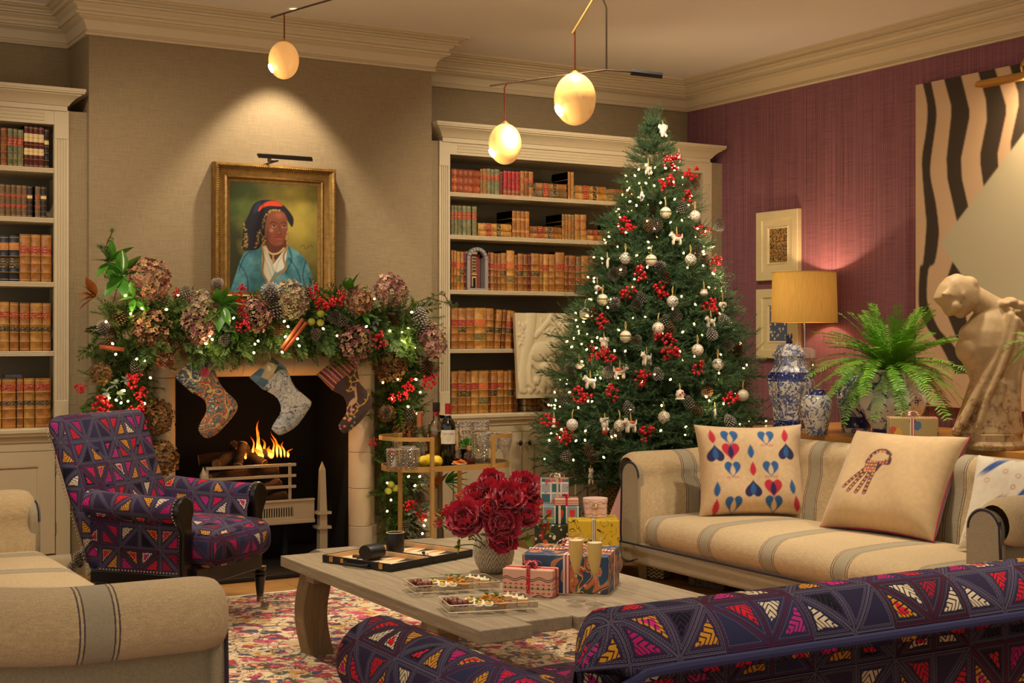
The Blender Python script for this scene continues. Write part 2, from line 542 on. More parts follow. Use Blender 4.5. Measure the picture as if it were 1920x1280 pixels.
def scatter(temps, mats4, picks, ramp):
 """place templates by 4x4 matrices; ramp(tone, k) -> rgb"""
 VV, FF, CC = [], [], []; n = 0
 for M, k, tint in zip(mats4, picks, RS.rand(len(picks))):
  Vv, Ff, tn = temps[k]
  A = np.array(M)
  VV.append(Vv @ A[:3, :3].T + A[:3, 3]); FF.append(Ff + n); CC.append(ramp(tn, tint)); n += len(Vv)
 return np.concatenate(VV), np.concatenate(FF), np.concatenate(CC)
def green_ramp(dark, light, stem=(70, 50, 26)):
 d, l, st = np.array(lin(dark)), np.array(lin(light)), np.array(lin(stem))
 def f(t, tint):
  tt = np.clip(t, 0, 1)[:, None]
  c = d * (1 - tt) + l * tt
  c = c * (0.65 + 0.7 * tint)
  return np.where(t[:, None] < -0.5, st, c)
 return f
def leaf_fn_v(name, rough=0.55):
 m = vcol(name, rough)
 b = m.node_tree.nodes['Principled BSDF']
 return m
M_NEEDLE = leaf_fn_v('conifer_needles', 0.6)
M_CONE = vcol('pine_cone_scales', 0.8)
M_FLORET = vcol('dried_florets', 0.85)
M_BERRY = mat('red_berry', (190, 14, 26), 0.25, coat=0.4)
M_BULB = no_mis(mat('fairy_bulb', (255, 230, 170), 0.3, emit=(255, 214, 130), estr=14.0))
M_TWIG = mat('twig', (84, 60, 34), 0.9)
def cone_mesh(name, frost, seed):
 r = np.random.RandomState(seed); Vv, Ff, Cc = [], [], []
 brown, tip = np.array(lin((66, 38, 20))), np.array(lin((244, 234, 220) if frost else (168, 118, 70)))
 N = 95
 for i in range(N):
  s = i / N; z = -0.5 + s; a = i * 2.39996
  rad = 0.36 * math.sin(PI * (0.12 + 0.86 * (1 - s) ** 0.8)) ** 0.8 + 0.03
  out = np.array([math.cos(a), math.sin(a), 0]); up = np.array([0, 0, 1.0]); side = np.array([-math.sin(a), math.cos(a), 0])
  tl = 0.9 - 1.2 * s                      # lower scales open outwards
  d = out * math.cos(tl * 0.5) - up * (math.sin(tl * 0.7) * 0.5 - 0.35); d /= np.linalg.norm(d)
  b = out * rad * 0.35 + up * z * 0.95
  l = rad * 0.85 + 0.03; w = 0.10 * (1 - 0.45 * s)
  n = len(Vv)
  e = b + d * l
  Vv += [b - side * w * 0.4, b + side * w * 0.4, b + d * l * 0.75 - side * w, b + d * l * 0.75 + side * w, e + up * 0.02, b + d * l * 0.7 + up * 0.035]
  Ff += [(n, n + 1, n + 3), (n, n + 3, n + 2), (n + 2, n + 3, n + 4), (n + 2, n + 5, n + 4), (n + 5, n + 3, n + 4)]
  k = 0.75 + 0.5 * r.rand()
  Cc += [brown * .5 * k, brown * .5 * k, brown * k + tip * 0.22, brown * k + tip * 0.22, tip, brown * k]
 o = npmesh(name, np.array(Vv), np.array(Ff), M_CONE, None, False, np.clip(np.array(Cc), 0, 1))
 # dark heart so no light leaks through
 return o
def hydrangea_mesh(name, cols, seed, n=240):
 r = np.random.RandomState(seed); Vv, Ff, Cc = [], [], []
 for i in range(n):
  z = 1 - 2 * (i + 0.5) / n; a = i * 2.39996
  if z < -0.75: continue
  q = math.sqrt(1 - z * z); nrm = np.array([q * math.cos(a), q * math.sin(a), z])
  p = nrm * (1 + 0.08 * r.randn()) * np.array([1, 1, 0.86])
  nn = nrm + 0.45 * r.randn(3); nn /= np.linalg.norm(nn)
  u = np.cross(nn, r.randn(3)); u /= np.linalg.norm(u); v = np.cross(nn, u)
  c = np.array(lin(cols[r.randint(len(cols))])) * (0.55 + 0.7 * r.rand())
  sz = 0.135 + 0.055 * r.rand()
  for k in range(4):
   b = k * PI / 2
   d = u * math.cos(b) + v * math.sin(b); e = -u * math.sin(b) + v * math.cos(b)
   m = len(Vv); cup = nn * sz * 0.35
   Vv += [p, p + d * sz * .55 - e * sz * .45 + cup * 0.6, p + d * sz + cup * (1 + 0.4 * r.randn()), p + d * sz * .55 + e * sz * .45 + cup * 0.6]
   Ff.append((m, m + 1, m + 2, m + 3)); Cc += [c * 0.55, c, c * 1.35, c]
 return npmesh(name, np.array(Vv), np.array(Ff), M_FLORET, None, False, np.clip(np.array(Cc), 0, 1))
def berry_mesh(name, seed, n=24, spread=1.0, r0=0.2):
 r = np.random.RandomState(seed); m = MB()
 for i in range(n):
  d = r.randn(3); d /= np.linalg.norm(d); p = d * (0.35 + 0.65 * r.rand()) * spread; p[2] *= 1.25
  m.ell(p, r0 * (0.85 + 0.3 * r.rand()), 8, 6)
 return m.build(name, M_BERRY, None, smooth=True)
def leaf_mesh(name, m_, l=1.0, w=0.4, fold=0.25, curl=0.25, nx=7, point=1.0):
 P = []
 for i in range(nx):
  s = i / (nx - 1); ww = w * 0.5 * math.sin(PI * min(1, s ** (0.85 * point))) ** 0.9 + 0.004
  row = []
  for k in (-1, -0.5, 0, 0.5, 1):
   row.append((k * ww, fold * abs(k) * ww - curl * s * s * l * 0.5, s * l))
  P.append(row)
 return MB().grid(P).build(name, m_, None, smooth=True, sharp=180)
def hide_proto(*os):
 for o in os:
  bpy.data.objects.remove(o)
def inst(proto, parent, M, name=None):
 o = proto.copy(); COL.objects.link(o); o.parent = parent
 o.matrix_local = M
 if name: o.name = name
 return o
def orient(p, d, sc, roll=0.0):
 q = Vector(d).normalized().to_track_quat('Z', 'Y').to_matrix().to_4x4()
 s3 = (sc, sc, sc) if isinstance(sc, (int, float)) else sc
 return Matrix.Translation(Vector(p)) @ q @ Matrix.Rotation(roll, 4, 'Z') @ Matrix.Diagonal((*s3, 1))
# ------------------------------------------------------------------ room dimensions
BW, CH, RW, CEIL = 7.84, 7.41, 6.04, 3.03           # back wall Y, chimney front Y, plum wall X, ceiling
CX0, CX1 = 1.77, 3.79                                # chimney breast
OX0, OX1, OZ = 2.19, 3.20, 1.03                      # fire opening
def linen_fn(nd, c):
 v = nd.co()
 x, y, z = nd.sep(v)
 a = nd.noise(nd.comb(x * 900.0, y * 900.0, z * 14.0), 1.0, 2)
 b = nd.noise(nd.comb(x * 14.0, y * 14.0, z * 900.0), 1.0, 2)
 big = nd.noise(v, 1.6, 3)
 w = (a + b) * 0.5
 col = nd.mix(nd.step(w, 0.33, 0.67), sc3(c, 0.70), sc3(c, 1.22))
 col = nd.mix(big * 0.35, col, sc3(c, 0.8))
 return {'Base Color': col, 'Normal': nd.bump(w, 0.25, 0.003)}
def plum_fn(nd, c):
 v = nd.co(); x, y, z = nd.sep(v)
 s1 = nd.noise(nd.comb(0.0, y * 130.0, z * 0.7), 1.0, 3, 0.7)
 s2 = nd.noise(nd.comb(0.0, y * 300.0, z * 2.0), 1.0, 2)
 cr = nd.noise(nd.comb(0.0, y * 6.0, z * 340.0), 1.0, 1)
 w = s1 * 0.6 + s2 * 0.3 + cr * 0.25
 return {'Base Color': nd.mix(nd.step(w, 0.40, 0.72), L(98, 52, 62), L(152, 94, 104)), 'Normal': nd.bump(w, 0.2, 0.003)}
M_LINEN = mat('linen_wallcover', (152, 130, 96), 0.9, fn=linen_fn)
M_PLUM = mat('plum_strie_fabric', (120, 64, 72), 0.85, fn=plum_fn, sheen=0.2)
M_CEIL = mat('ceiling_paint', (234, 222, 206), 0.9)
M_PAINT = mat('putty_paint', (198, 178, 142), 0.5, fn=noisy(0.05, 3.0))
M_CORN = mat('cornice_paint', (212, 190, 152), 0.55)
M_BACKP = mat('cabinet_back_paint', (128, 116, 92), 0.7)
M_STONE = mat('limestone', (206, 184, 150), 0.75, fn=noisy(0.16, 5.0, 5, 0.15, 60))
M_BLACK = mat('soot_black', (10, 9, 8), 0.85)
M_SLATE = mat('black_slate', (20, 18, 17), 0.5, fn=noisy(0.3, 8))
def oak_fn(nd, c):
 v = nd.co(); x, y, z = nd.sep(v)
 r = nd.rnd()
 g = nd.noise(nd.comb(x * 2.2 + r * 40.0, y * 38.0, z * 38.0), 1.0, 5, 0.65, dist=0.4)
 col = nd.mix(g, sc3(c, 0.55), sc3(c, 1.35))
 return {'Base Color': nd.mix(r * 0.5, col, sc3(c, 0.75)), 'Normal': nd.bump(g, 0.1, 0.004)}
M_OAK = mat('oak_boards', (168, 122, 66), 0.45, fn=oak_fn)
# floor: sub floor and boards
fl = struct(MB().box(-1.7, RW, -1.3, BW + 0.1, -0.06, -0.02).build('floor', mat('subfloor', (60, 42, 26), 0.9)))
_pl = MB().box(-0.95, 0.95, -0.092, 0.092, -0.02, 0.0).build('plank', M_OAK, fl, bevel=0.003, seg=1)
_first = True
yy = -1.2; k = 0
while yy < BW - 0.05:
 off = (k * 0.73) % 1.9
 xx = -1.7 + 0.95 - off
 while xx - 0.95 < RW - 0.02:
  x0, x1 = max(xx - 0.95, -1.7), min(xx + 0.95, RW)
  if x1 - x0 > 0.02:
   o = _pl if _first else _pl.copy()
   if not _first: COL.objects.link(o)
   _first = False
   o.location = ((x0 + x1) / 2, yy + 0.093, 0); o.scale.x = (x1 - x0 - 0.004) / 1.9
  xx += 1.9
 yy += 0.187; k += 1
# walls
struct(MB().box(-1.7, RW, BW, BW + 0.12, 0, CEIL).build('wall_back', M_LINEN))
struct(MB().box(RW, RW + 0.12, -1.3, BW + 0.12, 0, CEIL).build('wall_right', M_PLUM))
struct(MB().box(-1.7, RW + 0.12, -1.3, BW + 0.12, CEIL, CEIL + 0.1).build('ceiling', M_CEIL))
ch = MB()
ch.box(CX0, OX0, CH, BW, 0, CEIL).box(OX1, CX1, CH, BW, 0, CEIL).box(OX0, OX1, CH, BW, OZ, CEIL)
struct(ch.build('wall_chimney', M_LINEN))
# linen fillers beside the built-in bookcases
for k, (a, b) in enumerate(((1.674, 1.772), (3.788, 3.856), (5.938, RW))):
 struct(MB().box(a, b, 7.455, BW, 0, 2.43).build('wall_filler', M_LINEN))
def sweep(path, prof, name, m, closed=False, parent=None):
 """path: wall corner points walking with the room on the right hand; prof: (distance from wall, z)"""
 P = []
 n = len(path)
 for i, (x, y) in enumerate(path):
  ns = []
  for a, b in ((i - 1, i), (i, i + 1)):
   if 0 <= a and b < n:
    d = Vector((path[b][0] - path[a][0], path[b][1] - path[a][1])).normalized()
    ns.append(Vector((d.y, -d.x)))
  o = ns[0] if len(ns) == 1 else (ns[0] + ns[1]) if abs(ns[0].dot(ns[1])) < 0.5 else ns[0]
  P.append([(x + o.x * p, y + o.y * p, z) for p, z in prof])
 return MB().grid(P, flip=True).build(name, m, parent, smooth=True, sharp=28)
CORN = [(0, 2.832), (.018, 2.832), (.023, 2.84), (.018, 2.848), (.012, 2.850), (.012, 2.857), (.019, 2.860), (.022, 2.88), (.036, 2.904), (.066, 2.918), (.066, 2.924), (.084, 2.924), (.084, 2.938), (.072, 2.944), (.078, 2.960), (.100, 2.974), (.100, 2.980),
  (.126, 2.980), (.126, 2.990), (.114, 2.995), (.122, 3.006), (.146, 3.013), (.146, 3.018), (.168, 3.018), (.168, 3.03)]
struct(sweep([(-1.7, BW), (CX0, BW), (CX0, CH), (CX1, CH), (CX1, BW), (RW, BW), (RW, -1.3)], CORN, 'trim_1', M_CORN))
# skirting on the chimney breast and the plum wall
SK = [(0, 0), (0.022, 0), (0.022, 0.16), (0.012, 0.19), (0.006, 0.2), (0, 0.2)]
struct(sweep([(CX0, BW), (CX0, CH), (2.02, CH)], SK, 'baseboard_chimney', M_PAINT))
struct(sweep([(3.37, CH), (CX1, CH), (CX1, BW)], SK, 'baseboard_chimney', M_PAINT))
struct(sweep([(RW, BW), (RW, -1.3)], SK, 'baseboard_right', M_PAINT))
# ------------------------------------------------------------------ built-in bookcases
M_NICKEL = mat('brushed_nickel', (190, 182, 168), 0.25, 1.0)
BF = 7.44                                             # front of the frame
SHELF = [1.172, 1.532, 1.866, 2.126]                 # tops of the shelves
COUNTER = 0.775
def bookcase(x0, x1, c0, c1, label, doors):
 t = thing('built_in_bookcase', label, 'bookcase', (0, 0, 0))
 MB().box(x0, x1, BW - 0.03, BW - 0.004, COUNTER, 2.43).build('back_panel', M_BACKP, t)
 for a, b in ((x0, x0 + 0.02), (x1 - 0.02, x1)):
  MB().box(a, b, BF + 0.02, BW - 0.03, COUNTER, 2.43).build('side_panel', M_PAINT, t)
 MB().box(x0 + 0.02, x1 - 0.02, BF + 0.02, BW - 0.03, 2.352, 2.38).build('top_panel', M_PAINT, t)
 w = 0.074
 for a in (x0, x1 - w):                           # fluted pilasters
  prof = [(a, BF + 0.03), (a, BF)]
  e = 0.013; g = (w - 2 * e) / 7
  for i in range(7):
   if i % 2 == 0: prof += [(a + e + i * g, BF), (a + e + i * g + g * 0.3, BF + 0.006), (a + e + i * g + g * 0.7, BF + 0.006), (a + e + (i + 1) * g, BF)]
  prof += [(a + w, BF), (a + w, BF + 0.03)]
  pl = MB().prism(prof, COUNTER + 0.14, 2.28).build('pilaster', M_PAINT, t)
  MB().box(a, a + w, BF - 0.003, BF + 0.03, COUNTER + 0.0, COUNTER + 0.14).build('pilaster_base', M_PAINT, pl, bevel=0.002)
  MB().box(a, a + w, BF - 0.003, BF + 0.03, 2.28, 2.43).build('pilaster_block', M_PAINT, pl, bevel=0.002)
 hd = MB().box(x0 + w, x1 - w, BF, BF + 0.03, 2.352, 2.43).build('frieze', M_PAINT, t, bevel=0.002)
 for i in range(3):
  MB().tube([(x0 + w + 0.05, BF, 2.372 + i * 0.018), (x1 - w - 0.05, BF, 2.372 + i * 0.018)], 0.005, 6).build('reed', M_PAINT, hd, smooth=True)
 pr = [(-0.005, 2.425), (0.012, 2.425), (0.012, 2.45), (0.018, 2.452), (0.03, 2.470), (0.052, 2.492), (0.07, 2.502), (0.072, 2.508), (0.085, 2.51), (0.085, 2.518), (0.09, 2.519), (0.09, 2.535), (-0.2, 2.535)]
 P = []
 for x, sg in ((c0 + 0.09, -1), (c1 - 0.09, 1)):
  P.append([(x + sg * p, BF - p, z) for p, z in pr])
 back = [(c0 + 0.09 - p, BW - 0.01, z) for p, z in pr[:-1]] + [(c0 + 0.09, BW - 0.01, 2.535)]
 back2 = [(c1 - 0.09 + p, BW - 0.01, z) for p, z in pr[:-1]] + [(c1 - 0.09, BW - 0.01, 2.535)]
 MB().grid([back, P[0], P[1], back2], flip=True).build('crown', M_PAINT, t, smooth=True, sharp=28)
 for z in SHELF:                                   # shelves with reeded edge
  s = MB().box(x0 + 0.02, x1 - 0.02, BF + 0.012, BW - 0.03, z - 0.026, z).build('shelf', M_PAINT, t)
  for i in range(3):
   MB().tube([(x0 + 0.075, BF + 0.012, z - 0.0045 - i * 0.0085), (x1 - 0.075, BF + 0.012, z - 0.0045 - i * 0.0085)], 0.0042, 6).build('reed', M_PAINT, s, smooth=True)
 CF = 7.40                                         # cabinet front
 pr = [(0.0, COUNTER - 0.075), (0.008, COUNTER - 0.07), (0.012, COUNTER - 0.05), (0.03, COUNTER - 0.038), (0.034, COUNTER - 0.026), (0.04, COUNTER - 0.02), (0.04, COUNTER - 0.004), (0.036, COUNTER), (-0.42, COUNTER)]
 MB().grid([[(x0 - 0.0, CF - p, z) for p, z in pr], [(x1, CF - p, z) for p, z in pr]], flip=True).build('counter', M_PAINT, t, smooth=True, sharp=30)
 MB().box(x0, x1, CF + 0.02, BW - 0.01, 0.0, COUNTER - 0.02).build('carcass', M_PAINT, t)
 edges = [x0] + [d for dd in doors for d in dd] + [x1]
 for i in range(0, len(edges), 2):
  if edges[i + 1] - edges[i] > 0.01:
   MB().box(edges[i] + 0.002, edges[i + 1] - 0.002, CF, CF + 0.02, 0.10, COUNTER - 0.115).build('stile', M_PAINT, t, bevel=0.002)
 MB().box(x0, x1, CF, CF + 0.02, COUNTER - 0.115, COUNTER - 0.07).build('top_rail', M_PAINT, t)
 pp = [(0, 0.0), (0.02, 0.0), (0.02, 0.085), (0.012, 0.10), (0.004, 0.112), (0, 0.115)]
 MB().grid([[(x0, CF - p, z) for p, z in pp], [(x1, CF - p, z) for p, z in pp]], flip=True).build('plinth', M_PAINT, t, smooth=True, sharp=30)
 for k, (a, b) in enumerate(doors):
  a += 0.003; b -= 0.003; z0, z1 = 0.125, COUNTER - 0.118
  q = 0.075
  m = MB()
  m.box(a, a + q, CF - 0.002, CF + 0.019, z0, z1).box(b - q, b, CF - 0.002, CF + 0.019, z0, z1).box(a + q, b - q, CF - 0.002, CF + 0.019, z1 - q, z1).box(a + q, b - q, CF - 0.002, CF + 0.019, z0, z0 + q)
  d = m.build('door', M_PAINT, t)
  MB().box(a + q + 0.012, b - q - 0.012, CF + 0.006, CF + 0.014, z0 + q + 0.012, z1 - q - 0.012).build('door_panel', M_PAINT, d, bevel=0.004)
  mo = [(0, 0.0), (0.0, -0.004), (0.005, -0.006), (0.010, 0.002), (0.014, 0.006)]
  P = [[(cx + sx * p, CF + 0.004 + dy, cz + sz * p) for p, dy in mo] for cx, sx, cz, sz in ((a + q, 1, z0 + q, 1), (b - q, -1, z0 + q, 1), (b - q, -1, z1 - q, -1), (a + q, 1, z1 - q, -1))]
  MB().grid(P, closeu=True, uv=False).build('panel_moulding', M_PAINT, d, smooth=True)
  kx = b - 0.03 if k % 2 == 0 else a + 0.03
  kn = MB().lathe([(0.0, 0.0), (0.012, 0.0), (0.007, 0.008), (0.007, 0.016), (0.016, 0.022), (0.0185, 0.03), (0.015, 0.038), (0.0, 0.041)], 14, rotM((kx, CF - 0.002, 0.59), (R(90), 0, 0)))
  kn.build('knob', M_NICKEL, d, smooth=True)
  hx = a - 0.002 if k % 2 == 0 else b + 0.002
  for hz in (z0 + 0.1, z1 - 0.12):
   MB().tube([(hx, CF - 0.003, hz), (hx, CF - 0.003, hz + 0.06)], 0.004, 8).build('hinge', M_NICKEL, d, smooth=True)
 return t
RBX0, RBX1 = 3.856, 5.938
_dw = (RBX1 - RBX0 - 0.15) / 4
bookcase(RBX0, RBX1, 3.795, 5.995, 'putty-painted built-in bookcase behind the Christmas tree', [(RBX0 + 0.075 + i * _dw, RBX0 + 0.075 + (i + 1) * _dw) for i in range(4)])
LBX0, LBX1 = -0.41, 1.674
bookcase(LBX0, LBX1, LBX0 - 0.06, 1.742, 'putty-painted built-in bookcase behind the patchwork armchair', [(LBX0 + 0.075 + i * _dw, LBX0 + 0.075 + (i + 1) * _dw) for i in range(4)])
# ------------------------------------------------------------------ fireplace
fp = thing('fireplace', 'pale limestone fireplace with a black firebox under the garland', 'fireplace')
BP = [(0.0, 7.405), (0.0, 7.275), (0.006, 7.255), (0.02, 7.235), (0.045, 7.215), (0.075, 7.21), (0.1, 7.222), (0.118, 7.245), (0.122, 7.27), (0.135, 7.275), (0.15, 7.285), (0.165, 7.30), (0.17, 7.405)]
zs = [0.0, 0.17, 0.385, 0.59, 0.80, OZ]
for sd, ox in ((-1, OX0), (1, OX1)):
 for i in range(len(zs) - 1):
  poly = [(ox + sd * s, y) for s, y in BP]
  if i == 0: poly = [(ox + sd * s * 1.06, y - (0.012 if y < 7.4 else 0)) for s, y in BP]
  if sd > 0: poly = poly[::-1]
  MB().prism(poly, zs[i] + 0.001, zs[i + 1] - 0.001).build('jamb_stone', M_STONE, fp, smooth=True, bevel=0.002, sharp=50)
xs = [OX0, OX0 + 0.36, OX1 - 0.36, OX1]
for i in range(3):
 a, b = xs[i], xs[i + 1]
 P = []
 for x, sg in ((a, -1 if i == 0 else 0), (b, 1 if i == 2 else 0)):
  P.append([(x + sg * s + (0.001 if x == a else -0.001), y, OZ + s) for s, y in BP])
 m = MB().grid(P)
 n = len(BP); m.f.append(tuple(range(n))); m.f.append(tuple(range(2 * n - 1, n - 1, -1)))
 m.build('lintel_stone', M_STONE, fp, smooth=True, sharp=50)
for sd, ox in ((-1, OX0), (1, OX1)):                  # mitred corner stones share the jamb profile
 P = [[(ox + sd * s, y, OZ + 0.001) for s, y in BP], [(ox + sd * s, y, OZ + s) for s, y in BP]]
 MB().grid(P, flip=(sd > 0)).build('corner_stone', M_STONE, fp, smooth=True, sharp=50)
MB().box(1.93, 3.46, 7.30, 7.408, 1.19, 1.235).build('frieze_stone', M_STONE, fp, bevel=0.004)
MB().box(1.86, 3.53, 7.08, 7.408, 1.235, 1.285).build('mantel_shelf', M_STONE, fp, bevel=0.012)
m = MB()
m.box(OX0 + 0.001, OX1 - 0.001, 7.80, 7.82, 0, OZ).box(OX0, OX0 + 0.004, 7.30, 7.8, 0, OZ).box(OX1 - 0.004, OX1, 7.30, 7.8, 0, OZ).box(OX0, OX1, 7.42, 7.8, OZ - 0.004, OZ - 0.001)
m.build('firebox_lining', M_BLACK, fp)
MB().box(1.80, 3.58, 6.76, 7.20, 0.002, 0.024).build('hearth_slab', M_SLATE, fp, bevel=0.004)
MB().box(OX0 + 0.005, OX1 - 0.005, 7.2, 7.80, 0.0, 0.024).build('inner_hearth', M_SLATE, fp)
# obelisk firedogs and grate
M_STEEL = mat('warm_steel', (196, 178, 146), 0.42, 0.55)
def obelisk(x, y, label):
 t = thing('obelisk_firedog', label, 'firedog', (x, y, 0.0248), 0, 'obelisk firedogs')
 def sq(z0, a, z1, b, nm):
  vs = [(-a, -a, z0), (a, -a, z0), (a, a, z0), (-a, a, z0), (-b, -b, z1), (b, -b, z1), (b, b, z1), (-b, b, z1)]
  MB().add(vs, [(0, 3, 2, 1), (4, 5, 6, 7), (0, 1, 5, 4), (1, 2, 6, 5), (2, 3, 7, 6), (3, 0, 4, 7)]).build(nm, M_STEEL, t)
 sq(0.0, 0.085, 0.012, 0.085, 'foot'); sq(0.012, 0.075, 0.05, 0.024, 'flared_base')
 sq(0.05, 0.0225, 0.165, 0.0225, 'lower_shaft'); sq(0.165, 0.04, 0.18, 0.04, 'lower_collar'); sq(0.18, 0.0215, 0.245, 0.021, 'middle_shaft')
 sq(0.245, 0.04, 0.26, 0.04, 'upper_collar'); sq(0.26, 0.021, 0.49, 0.014, 'shaft'); sq(0.49, 0.014, 0.535, 0.0005, 'point')
 return t
ob = PY(604, 1000, 7.14); ob2 = PY(381, 1000, 7.14)
obelisk(ob.x, 7.14, 'pale obelisk firedog before the black side of the fireplace, beside the grate')
obelisk(ob2.x, 7.14, 'pale obelisk firedog showing just above the patchwork armchair arm')
gr = thing('fire_grate', 'pale steel fire grate holding logs between two obelisks', 'grate')
gx0, gx1 = PY(386, 900, 7.18).x, PY(545, 900, 7.18).x
for z in (0.545, 0.485, 0.425):
 MB().box(gx0, gx1 + 0.03, 7.172, 7.186, z - 0.008, z + 0.008).build('bar', M_STEEL, gr, bevel=0.002)
for x in (gx0 + 0.01, gx1):
 MB().box(x - 0.008, x + 0.008, 7.187, 7.199, 0.30, 0.553).build('post', M_STEEL, gr, bevel=0.002)
m = MB(); fx0, fx1 = gx0 - 0.03, ob.x - 0.042
m.box(fx0, fx1, 7.15, 7.16, 0.245, 0.265).box(fx0, fx1, 7.15, 7.16, 0.315, 0.345)
ns = 34; sx = (gx1 - gx0 - 0.02) / ns
m.box(gx1, fx1, 7.15, 7.16, 0.265, 0.315).box(fx0, gx0, 7.15, 7.16, 0.265, 0.315)
for i in range(ns + 1): m.box(gx0 + i * (gx1 - gx0) / ns - 0.003, gx0 + i * (gx1 - gx0) / ns + 0.003, 7.15, 7.16, 0.265, 0.315)
m.build('pierced_fret', M_STEEL, gr)
MB().box(fx0, fx1, 7.135, 7.165, 0.225, 0.246).build('fret_lower_rail', M_STEEL, gr, bevel=0.003)
MB().box(fx0, fx1, 7.14, 7.165, 0.345, 0.358).build('fret_upper_rail', M_STEEL, gr, bevel=0.003)
MB().box(gx0, gx1 + 0.02, 7.19, 7.55, 0.30, 0.315).build('log_tray', M_BLACK, gr)
for x in (gx0 + 0.03, gx1 - 0.02):
 for y in (7.22, 7.52):
  MB().box(x - 0.012, x + 0.012, y - 0.012, y + 0.012, 0.0248, 0.2995).build('leg', M_BLACK, gr)
def bark_fn(nd, c):
 n = nd.noise(nd.map(nd.co(), (1, 1, 5)), 14, 5, 0.7)
 return {'Base Color': nd.mix(n, L(16, 10, 6), L(80, 50, 30)), 'Normal': nd.bump(n, 0.8, 0.02)}
M_BARK = mat('charred_bark', (80, 50, 30), 0.9, fn=bark_fn)
lg = [((0.08, 7.24, 0.56), (0.30, 7.40, 0.63), 0.030), ((0.36, 7.27, 0.55), (0.24, 7.45, 0.64), 0.028), ((0.05, 7.45, 0.57), (0.40, 7.33, 0.60), 0.032), ((0.20, 7.25, 0.55), (0.245, 7.30, 0.66), 0.026),
      ((0.26, 7.24, 0.36), (0.45, 7.3, 0.43), 0.034), ((0.10, 7.24, 0.35), (0.48, 7.28, 0.36), 0.034), ((0.08, 7.34, 0.47), (0.46, 7.36, 0.50), 0.036)]
where = ['lying back', 'leaning back', 'lying across the fire', 'standing upright in the flames', 'sloping behind the grate bars', 'lowest in the grate behind the bars', 'lying level behind the top bars']
lgo = []
for (a, b, r), wd in zip(lg, where):
 a = Vector((gx0 + a[0], a[1], a[2])); b = Vector((gx0 + b[0], b[1], b[2]))
 t = thing('fire_log', 'charred split log %s' % wd, 'log', group='logs in the grate')
 pts = [a.lerp(b, i / 6) + Vector((random.uniform(-.004, .004),) * 3) for i in range(7)]
 MB().tube(pts, [r * random.uniform(.92, 1.08) for _ in pts], 9, cap=False).build('bark', M_BARK, t, smooth=True)
 for p, q in ((pts[0], pts[1]), (pts[-1], pts[-2])):
  MB().lathe([(0, 0.0), (r * 0.97, 0.0), (r * 0.97, 0.004)], 9, Matrix.Translation(p) @ aim(p - q)).build('cut_end', mat('cut_wood', (150, 104, 60), 0.8, fn=noisy(0.4, 30)), t)
def flame_fn(nd, c):
 g = nd.sep(nd.co('Generated'))[2]
 n = nd.noise(nd.map(nd.co(), (1, 1, 0.4)), 28, 3)
 f = g + (n - 0.5) * 0.5
 col = nd.ramp(f, [(0.0, (255, 110, 16)), (0.22, (255, 200, 90)), (0.45, (255, 140, 30)), (0.75, (240, 80, 10)), (1.0, (150, 30, 4))])
 em = nd.new('ShaderNodeEmission'); nd.put(em.inputs[0], col); em.inputs[1].default_value = 1.9
 tr = nd.new('ShaderNodeBsdfTransparent')
 mx = nd.new('ShaderNodeMixShader')
 nd.put(mx.inputs[0], nd.mx(nd.step(f, 0.55, 1.05), nd.step(n, 0.62, 0.75) * 0.7))
 nd.nt.links.new(em.outputs[0], mx.inputs[1]); nd.nt.links.new(tr.outputs[0], mx.inputs[2])
 nd.nt.links.new(mx.outputs[0], nd.nt.nodes['Material Output'].inputs[0])
 return None
M_FLAME = no_mis(mat('flame', fn=flame_fn))
fi = thing('fire', 'orange log fire burning in the grate', 'fire')
for px, h, w, y in ((482, 0.22, 0.034, 7.33), (490, 0.16, 0.03, 7.31), (498, 0.11, 0.03, 7.36), (519, 0.15, 0.024, 7.35), (526, 0.11, 0.022, 7.32), (533, 0.09, 0.018, 7.33), (474, 0.13, 0.02, 7.34), (451, 0.07, 0.013, 7.33), (489, 0.07, 0.045, 7.30), (508, 0.07, 0.04, 7.30), (461, 0.045, 0.015, 7.31), (512, 0.12, 0.02, 7.37), (540, 0.05, 0.016, 7.3)):
 x = PY(px, 870, y).x
 pts = []; rr = []
 bend = random.uniform(-0.04, 0.02)
 for i in range(9):
  s = i / 8
  pts.append((x + bend * s * s + 0.012 * s * math.sin(s * 8 + px), y + 0.01 * math.sin(s * 5 + px), 0.575 + h * s))
  rr.append(w * 0.55 * (math.sin(min(1, s * 2.2 + 0.25) * PI / 2)) * (1 - s) ** 0.75 + 0.0005)
 MB().tube(pts, rr, 8, flat=0.6).build('flame', M_FLAME, fi, smooth=True)
fl_l = bpy.data.lights.new('fire_glow', 'POINT'); fl_l.energy = 2.5; fl_l.color = (1.0, 0.42, 0.10); fl_l.shadow_soft_size = 0.06
o = bpy.data.objects.new('fire_glow', fl_l); o.location = (PY(490, 870, 7.3).x, 7.22, 0.72); COL.objects.link(o)
o.parent = fi
